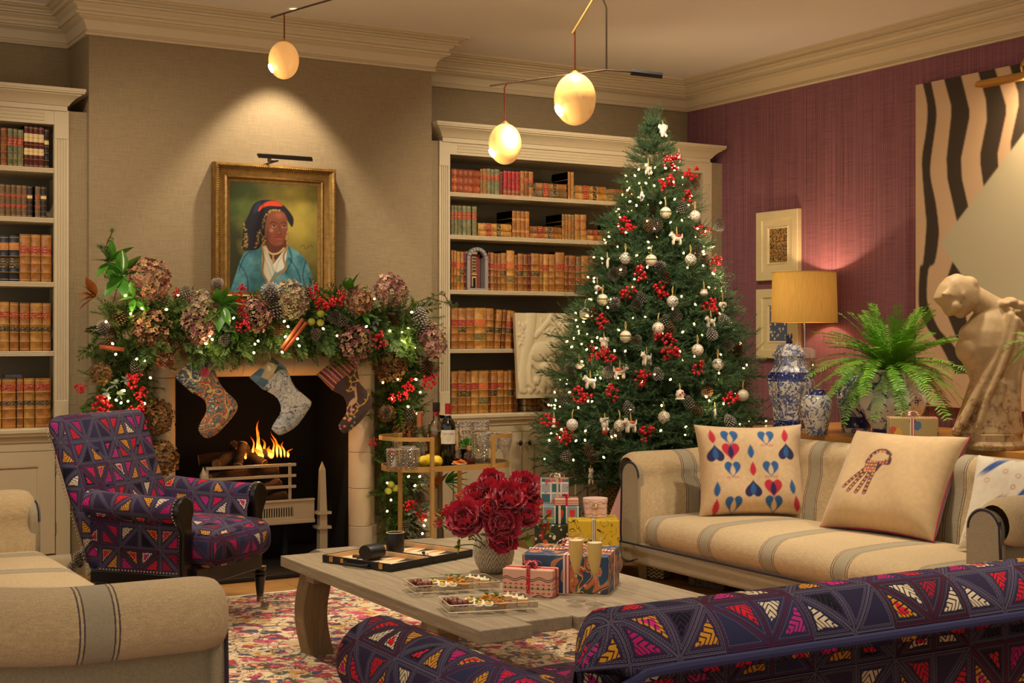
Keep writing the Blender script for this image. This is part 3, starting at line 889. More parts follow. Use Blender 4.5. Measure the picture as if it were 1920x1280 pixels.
# ------------------------------------------------------------------ recessed ceiling downlights, most of them added out of view to light the furnishings
M_WHITE = mat('white_enamel', (235, 228, 215), 0.4)
M_LENS = no_mis(mat('lamp_lens', (255, 240, 210), 0.4, emit=(255, 214, 150), estr=1.2))
def downlight(x, y, watts, half, label, target=None, blend=0.35, soft=0.03, col=(1.0, 0.87, 0.68)):
 t = thing('recessed_downlight', label, 'downlight', (x, y, CEIL), 0, 'recessed ceiling downlights')
 MB().lathe([(0.026, -0.001), (0.045, -0.001), (0.045, -0.005), (0.030, -0.006), (0.026, -0.001)], 24, cap=False).build('trim_ring', M_WHITE, t, smooth=True)
 MB().lathe([(0.0, -0.0015), (0.026, -0.0015)], 20, cap=False).build('lens', M_LENS, t)
 l = bpy.data.lights.new('downlight_beam', 'SPOT'); l.energy = watts; l.spot_size = R(2 * half); l.spot_blend = blend; l.shadow_soft_size = soft; l.color = col
 o = bpy.data.objects.new('downlight_beam', l); COL.objects.link(o); o.parent = t; o.location = (0, 0, -0.012)
 if target is not None:
  d = Vector(target) - Vector((x, y, CEIL))
  o.rotation_euler = d.to_track_quat('-Z', 'Y').to_euler()
 return t
downlight(2.79, 7.095, 72, 41, 'small recessed downlight in the ceiling close to the chimney breast above the portrait', blend=0.4)
downlight(1.35, 4.95, 135, 50, 'added unseen downlight in the ceiling over the pale wool sofa', blend=0.9, soft=0.08)  # added fill lamp out of view, brightens the wool sofa
downlight(3.0, 4.6, 140, 42, 'added unseen downlight in the ceiling over the coffee table', blend=0.9, soft=0.06)  # added out of view for highlights on the table top
downlight(4.55, 4.6, 140, 50, 'added unseen downlight in the ceiling over the striped sofa', blend=0.9, soft=0.08)  # added fill lamp above the frame, lifts the striped sofa
downlight(2.3, 2.2, 130, 55, 'added unseen downlight in the ceiling over the patchwork sofa', blend=0.9, soft=0.08)  # unseen lamp added to lighten the patchwork sofa
downlight(4.1, 5.35, 185, 40, 'recessed downlight in the ceiling aimed at the tree and bookcase', target=(4.7, 7.3, 1.5), blend=0.8, soft=0.06)
downlight(5.2, 3.6, 90, 40, 'added unseen downlight in the ceiling aimed at the statue', target=(5.6, 4.9, 1.0), blend=0.8, soft=0.05)  # unseen spot added to pick out the statue
downlight(1.0, 5.6, 140, 42, 'added unseen downlight in the ceiling aimed at the fireplace', target=(2.2, 7.2, 1.0), blend=0.8, soft=0.06)  # unseen spot added to brighten the fireplace side
# ------------------------------------------------------------------ fabrics
def patch_fn(nd, c):
 q = 0.098
 uv = nd.co('UV'); u, v, _ = nd.sep(uv)
 pu, pv = u / q + 50.0, v / q + 50.0
 iu, iv = nd.floor(pu), nd.floor(pv)
 fu, fv = pu - iu, pv - iv
 gu, gv = iu % 2.0, iv % 2.0
 fx = nd.abs(gu - fu); fy = nd.abs(gv - fv)
 a, b = nd.mx(fx, fy), nd.mn(fx, fy)
 tri = fx > fy
 e3 = (a - b) * 0.7071
 dm = nd.mn(nd.mn(b, 1.0 - a), e3)
 idv = nd.comb(iu + tri * 0.37, iv, tri * 3.1 + 0.5)
 h = nd.white(idv)
 h2 = nd.white(nd.comb(iv + 7.7, iu, tri + 1.3))
 blk = nd.white(nd.comb(nd.floor(pu * 0.5 + 0.5), nd.floor(pv * 0.5 + 0.5), 2.5))
 base = nd.ramp(blk, [(0.0, (42, 38, 66)), (0.35, (54, 38, 62)), (0.6, (48, 50, 84)), (0.85, (58, 34, 52)), (1.0, (38, 38, 54))])
 fuzz = nd.noise(nd.co(), 420, 2)
 base = nd.mix(fuzz * 0.6, base, L(50, 44, 62))
 fill = nd.ramp(h, [(0.0, (196, 34, 44)), (0.2, (176, 36, 100)), (0.36, (206, 140, 38)), (0.5, (214, 194, 160)), (0.70, (150, 30, 50)), (0.80, (24, 22, 26)), (0.93, (176, 50, 120))], True)
 fill2 = nd.ramp(h2, [(0.0, (236, 196, 40)), (0.35, (205, 40, 120)), (0.65, (214, 36, 48)), (1.0, (230, 210, 180))], True)
 # chevron stitches
 chev = a * 7.0 + nd.abs(b - a * 0.42) * 9.0
 st = nd.fract(chev)
 wob = nd.noise(uv, 60, 2) * 0.12
 ins = nd.step(dm + wob - 0.06, 0.138, 0.155) * (h2 < 0.80)
 inner = nd.step(dm + wob - 0.06, 0.195, 0.21)
 stitch = nd.step(nd.abs(st - 0.5), 0.10, 0.17)
 fc = nd.mix(inner * (h2 > 0.55), fill, fill2)
 col = nd.mix(ins * stitch, base, fc)
 dash = nd.step(nd.abs(nd.fract((a + b) * 13.0) - 0.5), 0.08, 0.14)
 line = 1.0 - nd.step(nd.abs(dm - 0.012), 0.006, 0.014)
 line2 = 1.0 - nd.step(nd.abs(dm - 0.055), 0.003, 0.009)
 line3 = 1.0 - nd.step(nd.abs(dm - 0.082), 0.003, 0.008)
 lc = nd.mix(blk > 0.55, L(140, 130, 146), L(122, 36, 54))
 col = nd.mix(line * 0.45, col, lc)
 col = nd.mix(line2 * dash * 0.55, col, lc)
 col = nd.mix(line3 * dash * 0.4, col, L(150, 140, 150))
 ht = ins * stitch * 0.6 + line * 0.5 - (1.0 - nd.step(dm, 0.0, 0.03)) * 0.6 + fuzz * 0.15
 return {'Base Color': col, 'Normal': nd.bump(ht, 0.7, 0.004)}
M_PATCH = mat('embroidered_patchwork', (50, 40, 60), 0.95, fn=patch_fn, spec=0.15)
M_EBONY = mat('ebonised_wood', (16, 12, 11), 0.3, coat=0.3)
M_NAVYP = mat('navy_piping', (46, 44, 82), 0.85, fn=noisy(0.3, 300))
M_NAIL = mat('brass_nailheads', (214, 196, 160), 0.3, 0.9)
M_CASTOR = mat('castor_nickel', (180, 170, 158), 0.25, 1.0)
def wool(name, axis, pos, base=(214, 186, 140), period=None):
 """wool cloth with woven navy double stripes across the given axis"""
 def f(nd, c):
  v = nd.co(); t = nd.sep(v)[axis]
  fz = nd.noise(v, 230, 3, 0.7); big = nd.noise(v, 5, 3)
  fib = nd.noise(nd.map(v, (1, 1, 1) if axis == 2 else (40, 600, 40) if axis == 0 else (600, 40, 40)), 1.0, 2)
  col = nd.mix(nd.step(fz * 0.6 + fib * 0.4, 0.3, 0.7), sc3(c, 0.74), sc3(c, 1.18))
  col = nd.mix(big * 0.25, col, sc3(c, 0.86))
  d = None
  for p in pos:
   e = nd.abs(t - p); d = e if d is None else nd.mn(d, e)
  if d is not None:
   w = (fz - 0.5) * 0.004
   band = 1.0 - nd.step(d + w, 0.032, 0.036)
   col = nd.mix(band * 0.75, col, L(158, 150, 126))
   for q in (0.0365, 0.0475):
    ln = 1.0 - nd.step(nd.abs(d + w - q), 0.0014, 0.0030)
    col = nd.mix(ln * 0.9, col, L(48, 44, 62))
  return {'Base Color': col, 'Normal': nd.bump(fz, 0.7, 0.006)}
 return mat(name, base, 0.95, fn=f, sheen=0.25)
# ------------------------------------------------------------------ rug
def rug_fn(nd, c):
 v = nd.co(); x, y, z = nd.sep(v)
 wv = nd.noise(v, 3.0, 2, out=1)
 pv = nd.map(v, (1, 1, 0.001))
 warp = nd.comb(x + (nd.noise(v, 9, 2) - 0.5) * 0.06, y + (nd.noise(nd.map(v, loc=(5, 3, 0)), 9, 2) - 0.5) * 0.06, 0.0)
 col = nd.mix(nd.noise(v, 4, 3), L(240, 216, 172), L(222, 190, 142))
 big = nd.noise(nd.map(v, loc=(2, 7, 0)), 1.7, 2)
 col = nd.mix(nd.step(big, 0.56, 0.64) * 0.3, col, L(170, 60, 66))
 for sc, r0, ofs in ((9.0, 0.43, 0.0), (14.0, 0.40, 3.3), (24.0, 0.36, 8.1)):
  vv = nd.map(warp, (1, 1, 1), loc=(ofs, ofs * 0.7, 0))
  n = nd.new('ShaderNodeTexVoronoi', feature='F1'); nd.put(n.inputs['Vector'], vv); nd.put(n.inputs['Scale'], sc)
  d = V(nd, n.outputs['Distance']); cc = nd.sep(V(nd, n.outputs['Color']))[0]; c2 = nd.sep(V(nd, n.outputs['Color']))[1]
  pet = nd.noise(nd.map(warp, loc=(ofs + 4, 0, 0)), sc * 3.0, 2)
  pal = nd.ramp(cc, [(0.0, (176, 36, 60)), (0.24, (206, 70, 104)), (0.42, (52, 62, 104)), (0.54, (214, 158, 62)), (0.64, (238, 218, 178)), (0.74, (70, 86, 58)), (0.84, (120, 28, 52)), (0.93, (44, 36, 52))], True)
  pal2 = nd.ramp(c2, [(0.0, (238, 200, 120)), (0.4, (214, 80, 110)), (0.7, (60, 66, 110)), (1.0, (240, 224, 190))], True)
  k = 1.0 - nd.step(d + (pet - 0.5) * 0.55, r0 - 0.06, r0)
  col = nd.mix(k, col, pal)
  col = nd.mix(1.0 - nd.step(d + (pet - 0.5) * 0.3, 0.12, 0.17), col, pal2)
  edge = nd.voro(vv, sc, 'DISTANCE_TO_EDGE')
  col = nd.mix((1.0 - nd.step(edge, 0.015, 0.05)) * (nd.noise(vv, 6, 1) > 0.5) * 0.8, col, L(66, 62, 52))
 rows = nd.noise(nd.comb(x * 260.0, y * 30.0, 0.0), 1.0, 2)
 col = nd.mix(rows * 0.15, col, L(120, 80, 70))
 ed = nd.step(y, 5.26 - 2.45 + 0.0, 5.27 - 2.45)
 return {'Base Color': col, 'Normal': nd.bump(rows, 0.35, 0.004)}
M_RUG = mat('wool_rug', (200, 150, 120), 0.95, fn=rug_fn, sheen=0.2)
rg = thing('rug', 'cream rug densely woven with red, pink and navy flowers', 'rug', (1.95, 3.7, 0))
MB().box(-1.95, 1.93, -2.5, 2.66, 0.0005, 0.012).build('pile', M_RUG, rg, bevel=0.003)
MB().box(-1.95, 1.93, 2.66, 2.70, 0.0005, 0.008).build('fringe', mat('rug_fringe', (232, 216, 186), 0.95, fn=noisy(0.3, 200, 2)), rg)
MB().box(-1.95, 1.93, -2.54, -2.5, 0.0005, 0.008).build('fringe', MATS['rug_fringe'], rg)
# ------------------------------------------------------------------ patchwork armchair by the fire
def turned_leg(parent, x, y, z0, z1, castor=True):
 h = z1 - z0
 pr = [(0.013, 0.0), (0.016, 0.02 * h), (0.0145, 0.05 * h), (0.024, 0.62 * h), (0.026, 0.70 * h), (0.020, 0.73 * h), (0.029, 0.77 * h), (0.029, 0.82 * h), (0.021, 0.85 * h), (0.026, 0.9 * h), (0.028, h)]
 l = MB().lathe(pr, 16, rotM((x, y, z0))).build('leg', M_EBONY, parent, smooth=True, sharp=50)
 if castor:
  MB().lathe([(0.0135, 0.0), (0.016, 0.004), (0.015, 0.03), (0.017, 0.034)], 12, rotM((x, y, z0 - 0.012))).build('ferrule', M_CASTOR, l, smooth=True)
  MB().tube(smooth_path([(x, y, z0 - 0.01), (x + 0.004, y - 0.012, z0 - 0.02), (x + 0.006, y - 0.022, z0 - 0.034)], 4), 0.006, 8).build('fork', M_CASTOR, l, smooth=True)
  MB().lathe([(0.0, -0.008), (0.017, -0.008), (0.019, -0.004), (0.019, 0.004), (0.017, 0.008), (0.0, 0.008)], 16, rotM((x + 0.006, y - 0.022, z0 - 0.030), (0, R(90), R(20)))).build('castor_wheel', M_CASTOR, l, smooth=True, sharp=40)
 return l
def arm_section(x, s, zb, zt, r, inner, n=10):
 """outer bottom, up the outside, round the roll and down the inside; s=+1 outside towards +x"""
 pts = [(x + s * 0.005, zb), (x + s * 0.005, (zb + zt) / 2), (x + s * 0.004, zt - 1.75 * r)]
 cx, cz = x + s * 0.004, zt - r
 for i in range(n + 1):
  a = -0.9 + (PI + 0.9 + 0.35) * i / n
  pts.append((cx + s * r * math.cos(a), cz + r * math.sin(a)))
 pts += [(inner, zt - 1.9 * r), (inner, zb + 0.1), (inner, zb)]
 return pts
def nails(parent, paths, r=0.0042, step=0.0155):
 m = MB()
 for pts in paths:
  P = [Vector(p) for p in pts]; left = 0.0
  for a, b in zip(P, P[1:]):
   d = (b - a).length; t = left
   while t < d:
    m.ell(a.lerp(b, t / d), r, 6, 4); t += step
   left = t - d
 o = m.build('nailhead_trim', M_NAIL, parent, smooth=True); o['kind'] = 'stuff'
 return o
ac = thing('patchwork_armchair', 'dark embroidered patchwork armchair with ebonised legs beside the fire', 'armchair', (1.955, 5.845, 0.012), R(40.5))
ZB, ZT, AR = 0.25, 0.570, 0.058
for s in (-1, 1):
 sec = arm_section(s * 0.305, s, ZB, ZT, AR, s * 0.235)
 P = []
 for k in range(9):
  y = 0.0 + 0.44 * k / 8
  lift = 0.02 * (k / 8) ** 2
  P.append([(px, y, pz + (lift if pz > 0.4 else 0)) for px, pz in sec])
 MB().grid(P, flip=(s > 0)).build('arm', M_PATCH, ac, smooth=True, sharp=60)
 # ebonised scroll facing
 cx, cz = s * 0.309, ZT - AR
 poly = [(s * 0.268, 0.20), (s * 0.325, 0.20), (s * 0.330, 0.30), (s * 0.326, 0.42)]
 for i in range(13):
  a = -0.85 + (PI + 1.5) * i / 12
  poly.append((cx + s * (AR + 0.004) * math.cos(a), cz + (AR + 0.004) * math.sin(a)))
 poly += [(s * 0.262, 0.42)]
 if s < 0: poly = poly[::-1]
 M = rotM((0, -0.002, 0), (R(90), 0, 0))
 MB().prism(poly, 0.0, 0.026, M).build('scroll_facing', M_EBONY, ac, bevel=0.006, smooth=True, sharp=50)
 out = [(s * 0.314, 0.002, ZB + 0.005), (s * 0.314, 0.002, 0.44)] + [(cx + s * (AR + 0.002) * math.cos(-0.7 + 3.4 * i / 10), 0.001, cz + (AR + 0.002) * math.sin(-0.7 + 3.4 * i / 10)) for i in range(11)]
 nails(ac, [out, [(s * 0.313, 0.0, ZB + 0.004), (s * 0.313, 0.40, ZB + 0.004)]])
# back: a raked upholstered slab
tilt = math.atan2(0.22, 0.62)
BM = rotM((0, 0.355, 0.25), (-tilt, 0, 0))
MB().soft(-0.315, 0.315, 0.0, 0.10, 0.0, 0.70, 0.045, 9, (0.0, 0.012, 0.0), BM).build('backrest', M_PATCH, ac, smooth=True, sharp=180, weld=0.0005)
for s in (-1, 1):
 pts = [BM @ Vector((s * 0.318, 0.088, z)) for z in np.linspace(0.02, 0.66, 8)]
 nails(ac, [pts])
for bx in (-0.15, 0.0, 0.15):
 for bz in (0.36, 0.52):
  MB().ell(BM @ Vector((bx, -0.006, bz)), (0.012, 0.008, 0.012), 10, 6).build('tuft_button', M_NAVYP, ac, smooth=True)
MB().soft(-0.245, 0.245, -0.135, 0.40, 0.265, 0.425, 0.06, 9, (0.0, 0.02, 0.03)).build('seat', M_PATCH, ac, smooth=True, sharp=180, weld=0.0005)
for nm, b in (('front_rail', (-0.27, 0.27, -0.055, -0.02, 0.19, 0.27)), ('side_rail', (-0.325, -0.29, -0.02, 0.43, 0.195, 0.25)), ('side_rail', (0.29, 0.325, -0.02, 0.43, 0.195, 0.25)), ('rear_rail', (-0.29, 0.29, 0.40, 0.43, 0.195, 0.25))):
 MB().box(*b).build(nm, M_EBONY, ac, bevel=0.005)
for s in (-1, 1):
 turned_leg(ac, s * 0.29, -0.035, 0.048, 0.195)
 MB().tube([(s * 0.29, 0.40, 0.2), (s * 0.29, 0.44, 0.1), (s * 0.29, 0.50, 0.0)], [0.024, 0.021, 0.016], 8).build('leg', M_EBONY, ac, smooth=True, sharp=50)
# ------------------------------------------------------------------ patchwork sofa seen from behind
ps = thing('patchwork_sofa', 'dark embroidered patchwork sofa with navy piping, its back turned this way', 'sofa', (0, 0, 0.012))
SX0, SX1, SY = 1.25, 3.80, 1.83
sec = [(SY, 0.16), (SY - 0.006, 0.42), (SY, 0.698)]
cy, cz, rr = 1.925, 0.683, 0.098
for i in range(15):
 a = PI + 0.05 - (PI + 0.5) * i / 14
 sec.append((cy + rr * math.cos(a), cz + rr * math.sin(a)))
sec += [(2.00, 0.56), (2.03, 0.36)]
P = []
for k in range(41):
 x = SX0 + (SX1 - SX0) * k / 40
 e = min(x - SX0, SX1 - x)
 q = 1.0 if e > 0.07 else math.sqrt(max(0.0, 1 - (1 - e / 0.07) ** 2))
 P.append([(x, cy + (y - cy) * (0.02 + 0.98 * q) if z > 0.6 else cy + (y - cy) * (0.5 + 0.5 * q), cz + (z - cz) * (0.02 + 0.98 * q) if z > 0.6 else z) for y, z in sec])
MB().grid(P, flip=False).build('back', M_PATCH, ps, smooth=True, sharp=180)
pip = [(x, SY - 0.007 + (0.03 * max(0, 1 - (x - SX0) / 0.08) if x < SX0 + 0.08 else 0), 0.696 - (0.05 * max(0, 1 - (x - SX0) / 0.1) ** 2 if x < SX0 + 0.1 else 0)) for x in np.linspace(SX0 + 0.01, SX1 - 0.01, 40)]
MB().tube(pip, 0.0085, 8).build('piping', M_NAVYP, ps, smooth=True)
for s, ax in ((-1, 1.335), (1, 3.715)):
 sec = arm_section(ax, s, 0.16, 0.605, 0.10, ax - s * 0.07, 14)
 P = []
 for k in range(25):
  y = 1.93 + (2.955 - 1.93) * k / 24
  e = 2.955 - y
  q = 1.0 if e > 0.09 else math.sqrt(max(0.0, 1 - (1 - e / 0.09) ** 2))
  P.append([(ax + (px - ax) * (0.03 + 0.97 * q), y, 0.48 + (pz - 0.48) * (0.05 + 0.95 * q) if pz > 0.3 else pz) for px, pz in sec])
 m = MB().grid(P, flip=(s < 0) is False)
 m.build('arm', M_PATCH, ps, smooth=True, sharp=180)
MB().soft(1.41, 3.64, 2.02, 2.97, 0.22, 0.42, 0.06, 10, (0, 0.01, 0.03)).build('seat', M_PATCH, ps, smooth=True, sharp=180, weld=0.0005)
MB().box(SX0 + 0.03, SX1 - 0.03, SY + 0.015, 2.9, 0.12, 0.2).build('base_rail', M_EBONY, ps, bevel=0.006)
for x in (SX0 + 0.08, SX1 - 0.08):
 for y in (SY + 0.08, 2.83):
  turned_leg(ps, x, y, 0.0, 0.125, False)
# ------------------------------------------------------------------ striped wool sofas
M_NAVYLINE = mat('navy_cord', (52, 46, 60), 0.9)
def wool_sofa(name, label, M, L_, dp, seat_z, arm_z, back_z, stripes, rail_z, leg_h, ar=0.10, arm_st=(0.30,), arm_w=0.24):
 """local: length along +y from 0 to L_, front at x=0, facing -x, depth dp to +x"""
 t = thing(name, label, 'sofa'); t.matrix_world = M
 ms = wool(name + '_wool', 1, stripes); ma = wool(name + '_arm_wool', 0, arm_st, (208, 180, 134)); mg = wool(name + '_grey_wool', 2, (), (172, 156, 124))
 sw = arm_w
 # seat: one thick sprung cushion
 MB().soft(-0.03, dp - 0.22, sw, L_ - sw, rail_z, seat_z, 0.075, 12, (0.015, 0.0, 0.02)).build('seat', ms, t, smooth=True, sharp=180, weld=0.0005)
 MB().soft(-0.01, dp - 0.02, 0.02, L_ - 0.02, leg_h, rail_z + 0.01, 0.02, 6).build('base_rail', mg, t, smooth=True, sharp=180, weld=0.0005)
 MB().tube([(-0.028, sw * 0.3, rail_z + 0.006), (-0.034, L_ / 2, rail_z + 0.006), (-0.028, L_ - sw * 0.3, rail_z + 0.006)], 0.0055, 6).build('piping', M_NAVYLINE, t, smooth=True)
 # back
 sec = [(dp - 0.25, seat_z - 0.06), (dp - 0.235, seat_z + 0.1), (dp - 0.20, back_z - 0.16)]
 r = 0.085; cx, cz = dp - 0.115, back_z - r
 for i in range(12):
  a = PI + 0.15 - (PI + 0.4) * i / 11
  sec.append((cx + r * math.cos(a), cz + r * math.sin(a)))
 sec += [(dp - 0.02, back_z - 0.25), (dp, rail_z)]
 P = [[(x, y, z) for x, z in sec] for y in np.linspace(0.07, L_ - 0.07, 30)]
 MB().grid(P, flip=False).build('back', ms, t, smooth=True, sharp=180)
 # scroll arms
 for s, ay in ((-1, 0.105), (1, L_ - 0.105)):
  sec = arm_section(ay, s, leg_h + 0.02, arm_z, ar, ay - s * (sw - 0.105), 14)
  P = []
  for x in list(np.linspace(0.0, 0.08, 7)) + list(np.linspace(0.12, dp - 0.06, 12)):
   q = math.sqrt(max(0.0, 1 - (1 - min(1, x / 0.08)) ** 2))
   k = 0.72 + 0.28 * q
   rise = (back_z - arm_z) * 0.6 * max(0, (x - 0.35) / (dp - 0.35)) ** 1.5
   P.append([(x - 0.0, ay + (yy_ - ay) * k, (arm_z - ar) + (zz - arm_z + ar) * k + rise * (1 if zz > 0.35 else 0) if zz > arm_z - 2 * ar else zz) for yy_, zz in sec])
  MB().grid([r_[2:] for r_ in P], flip=(s < 0)).build('arm', ma, t, smooth=True, sharp=180)
  MB().grid([r_[:3] for r_ in P], flip=(s < 0)).build('arm_side_panel', mg, t, smooth=True, sharp=180)
  # flat front facing with piping
  cy, cz2 = ay + s * 0.004, arm_z - ar
  poly = [(ay - s * (sw - 0.125), leg_h + 0.03), (ay + s * 0.0, leg_h + 0.03)]
  k = 0.70
  q = []
  for i in range(15):
   a = -0.75 + (PI + 0.75 + 0.6) * i / 14
   q.append((cy + s * ar * k * math.cos(a), cz2 + ar * k * math.sin(a)))
  fw = (sw - 0.095) / 2; fc = ay - s * (sw - 0.13) + s * fw
  poly = [(fc - s * fw, leg_h + 0.03), (fc + s * fw, leg_h + 0.03)] + [(fc + s * fw * math.cos(a), arm_z - 0.05 - fw + fw * math.sin(a)) for a in np.linspace(0, PI, 13)]
  pl3 = [(-0.006, y, z) for y, z in poly]
  m = MB(); n = len(poly)
  m.add([(-0.008, y, z) for y, z in poly] + [(0.03, y, z) for y, z in poly], [tuple(range(n - 1, -1, -1)) if s > 0 else tuple(range(n)), tuple(range(n, 2 * n))] + [(i, (i + 1) % n, (i + 1) % n + n, i + n) for i in range(n)])
  m.build('arm_facing', mg, t, bevel=0.008, smooth=True, sharp=60)
  MB().tube(smooth_path([(-0.006, y, z) for y, z in poly], 3), 0.0055, 6).build('facing_piping', M_NAVYLINE, t, smooth=True)
 for x in (0.09, dp - 0.08):
  for y in (0.12, L_ - 0.12):
   MB().tube([(x, y, leg_h + 0.02), (x + 0.005, y, 0.0)], [0.04, 0.026], 4).build('leg', mg if x < 0.2 else M_EBONY, t)
 return t
# the long sofa under the console: local y runs along world +Y
RS_Y0 = 3.41
rs = wool_sofa('striped_wool_sofa', 'oatmeal wool sofa with navy double stripes in front of the console', Matrix.Translation((4.12, RS_Y0, 0.0)), 2.55, 0.86, 0.345, 0.655, 0.725, [y - RS_Y0 for y in (5.602, 5.172, 4.725, 4.273, 3.83)], 0.19, 0.09, arm_st=(0.33,))
# the sofa opposite, facing +X: turned half round
LS_Y1 = 5.93
ls = wool_sofa('striped_wool_sofa', 'oatmeal wool sofa with striped rolled arms, cut off by the lower corner of the view', Matrix.Translation((1.165, LS_Y1, 0.012)) @ Matrix.Rotation(PI, 4, 'Z'), 2.55, 0.89, 0.40, 0.622, 0.74, [0.3, 0.745, 1.19, 1.635, 2.08], 0.24, 0.10, arm_st=(0.315,))
# ------------------------------------------------------------------ coffee table
def limed_fn(nd, c):
 v = nd.co(); x, y, z = nd.sep(v); r = nd.rnd()
 g = nd.noise(nd.comb(x * 44.0 + r * 30.0, y * 2.0, z * 44.0), 1.0, 6, 0.7, dist=0.6)
 f = nd.noise(nd.comb(x * 260.0, y * 7.0, z * 260.0), 1.0, 3, 0.7)
 col = nd.mix(g, L(92, 78, 60), L(190, 170, 138))
 col = nd.mix(nd.step(f, 0.52, 0.7) * 0.5, col, L(212, 196, 166))
 col = nd.mix(r * 0.35, col, L(120, 104, 84))
 return {'Base Color': col, 'Normal': nd.bump(f * 0.5 + g, 0.35, 0.004)}
def limed_leg_fn(nd, c):
 v = nd.co(); x, y, z = nd.sep(v)
 g = nd.noise(nd.comb(x * 40.0, y * 40.0, z * 5.0), 1.0, 5, 0.7, dist=1.2)
 return {'Base Color': nd.mix(g, L(84, 68, 48), L(176, 150, 110)), 'Normal': nd.bump(g, 0.35, 0.004)}
M_LIMED = mat('limed_oak', (150, 130, 104), 0.6, fn=limed_fn)
M_LIMEDL = mat('limed_oak_leg', (140, 116, 84), 0.65, fn=limed_leg_fn)
TZ = 0.39
ct = thing('coffee_table', 'low limed-oak plank coffee table with staggered plank ends', 'table', (0, 0, 0))
for x0, x1, y0, y1 in ((1.968, 2.149, 3.540, 5.150), (2.151, 2.323, 3.590, 5.235), (2.325, 2.506, 3.563, 5.20), (2.508, 2.698, 3.617, 5.285), (2.700, 2.890, 3.634, 5.245)):
 MB().box(x0, x1, y0, y1, TZ - 0.042, TZ).build('plank', M_LIMED, ct, bevel=0.004)
for y in (3.95, 4.98):
 MB().box(2.02, 2.84, y - 0.04, y + 0.04, TZ - 0.085, TZ - 0.042).build('batten', M_LIMED, ct, bevel=0.004)
for lx in (2.085, 2.77):
 for ly in (4.01, 5.07):
  P = []
  for i in range(9):
   s = i / 8; z = 0.012 + (TZ - 0.042 - 0.012) * s
   off = 0.022 * math.sin(s * PI * 1.25 - 0.3)
   w = 0.05
   dx = -off if lx < 2.4 else off
   P.append([(lx - w + dx, ly - w, z), (lx + w + dx, ly - w, z), (lx + w + dx, ly + w, z), (lx - w + dx, ly + w, z)])
  m = MB().grid(P, closev=True); m.f.append((0, 3, 2, 1)); m.f.append((32, 33, 34, 35))
  m.build('leg', M_LIMEDL, ct, bevel=0.004)
MB().lathe([(0.0, 0.0), (0.009, 0.0), (0.009, 0.003)], 14, rotM((2.352, 3.5625, TZ - 0.022), (R(90), 0, 0))).build('peg', M_LIMEDL, ct)
# ------------------------------------------------------------------ console
KZ = 0.74
def kona(nd, c):
 v = nd.co(); x, y, z = nd.sep(v)
 g = nd.noise(nd.comb(x * 30.0, y * 2.0, z * 30.0), 1.0, 5, 0.65, dist=0.5)
 return {'Base Color': nd.mix(g, L(150, 92, 34), L(222, 164, 84))}
M_KON = mat('honey_oak', (200, 140, 66), 0.35, fn=kona)
co = thing('console_table', 'honey oak console table along the plum wall behind the striped sofa', 'console')
for i in range(4):
 a = 5.0 + i * 0.255
 MB().box(a, a + 0.2535, 3.55, 6.12, KZ - 0.035, KZ).build('top_plank', M_KON, co, bevel=0.002)
MB().box(5.03, 5.98, 3.6, 6.07, KZ - 0.15, KZ - 0.035).build('apron', M_KON, co)
for x in (5.06, 5.95):
 for y in (3.65, 4.85, 6.03):
  MB().box(x - 0.03, x + 0.03, y - 0.03, y + 0.03, 0.0, KZ - 0.15).build('leg', M_KON, co, bevel=0.004)
# ------------------------------------------------------------------ books
def leather(name, c, worn=0.3):
 def f(nd, cc):
  r = nd.rnd(); v = nd.co()
  n = nd.noise(nd.comb(nd.sep(v)[0] + r * 30.0, nd.sep(v)[1], nd.sep(v)[2]), 26, 4, 0.7)
  col = nd.mix(nd.step(n, .25, .75), sc3(cc, 0.45), sc3(cc, 1.3))
  col = nd.mix(r * 0.55, col, sc3(cc, 0.5))
  z = nd.sep(nd.co('Generated'))[2]
  bd = None
  for p in (0.045, 0.2, 0.385, 0.55, 0.72, 0.955):
   e = 1.0 - nd.step(nd.abs(z - p), 0.004, 0.010)
   bd = e if bd is None else nd.mx(bd, e)
  col = nd.mix(bd * 0.55, col, L(214, 164, 84))
  return {'Base Color': col, 'Normal': nd.bump(n, 0.2, 0.002)}
 return mat(name, c, 0.5, fn=f)
LEA = {'tan': leather('tan_calf', (170, 108, 44)), 'gold': leather('honey_calf', (190, 132, 56)), 'brown': leather('brown_calf', (138, 78, 34)), 'red': leather('red_cloth', (176, 34, 38)),
       'green': leather('sage_cloth', (122, 118, 76)), 'navy': leather('navy_cloth', (34, 36, 42)), 'oxblood': leather('oxblood_leather', (120, 34, 26)), 'russet': leather('russet_cloth', (158, 70, 36)), 'wine': leather('wine_cloth', (96, 24, 22)), 'dark': leather('dark_leather', (44, 30, 22)), 'oldtan': leather('aged_brown_calf', (116, 84, 48))}
WORD = {'tan': 'tan calf', 'gold': 'honey calf', 'brown': 'brown calf', 'red': 'bright red cloth', 'green': 'sage green cloth', 'navy': 'black and tan', 'oxblood': 'oxblood leather', 'russet': 'russet cloth', 'wine': 'wine red', 'dark': 'dark leather', 'oldtan': 'worn brown calf'}
M_PAGES = mat('page_block', (214, 190, 142), 0.9, fn=noisy(0.2, 200, 1, stretch=(1, 1, 0.05)))
LAB = {k: mat('title_label_' + k, c, 0.5, fn=lambda nd, cc: nd.mix(nd.step(nd.noise(nd.map(nd.co(), (1, 1, 3)), 150, 1), 0.55, 0.62) * nd.step(nd.abs(nd.fract(nd.sep(nd.co('Generated'))[2] * 3.0) - 0.5), 0.1, 0.2), cc, L(222, 176, 92))) for k, c in
       {'red': (150, 30, 30), 'black': (44, 36, 26), 'orange': (196, 88, 40), 'cream': (214, 186, 130), 'olive': (92, 84, 44), 'tan': (186, 112, 52)}.items()}
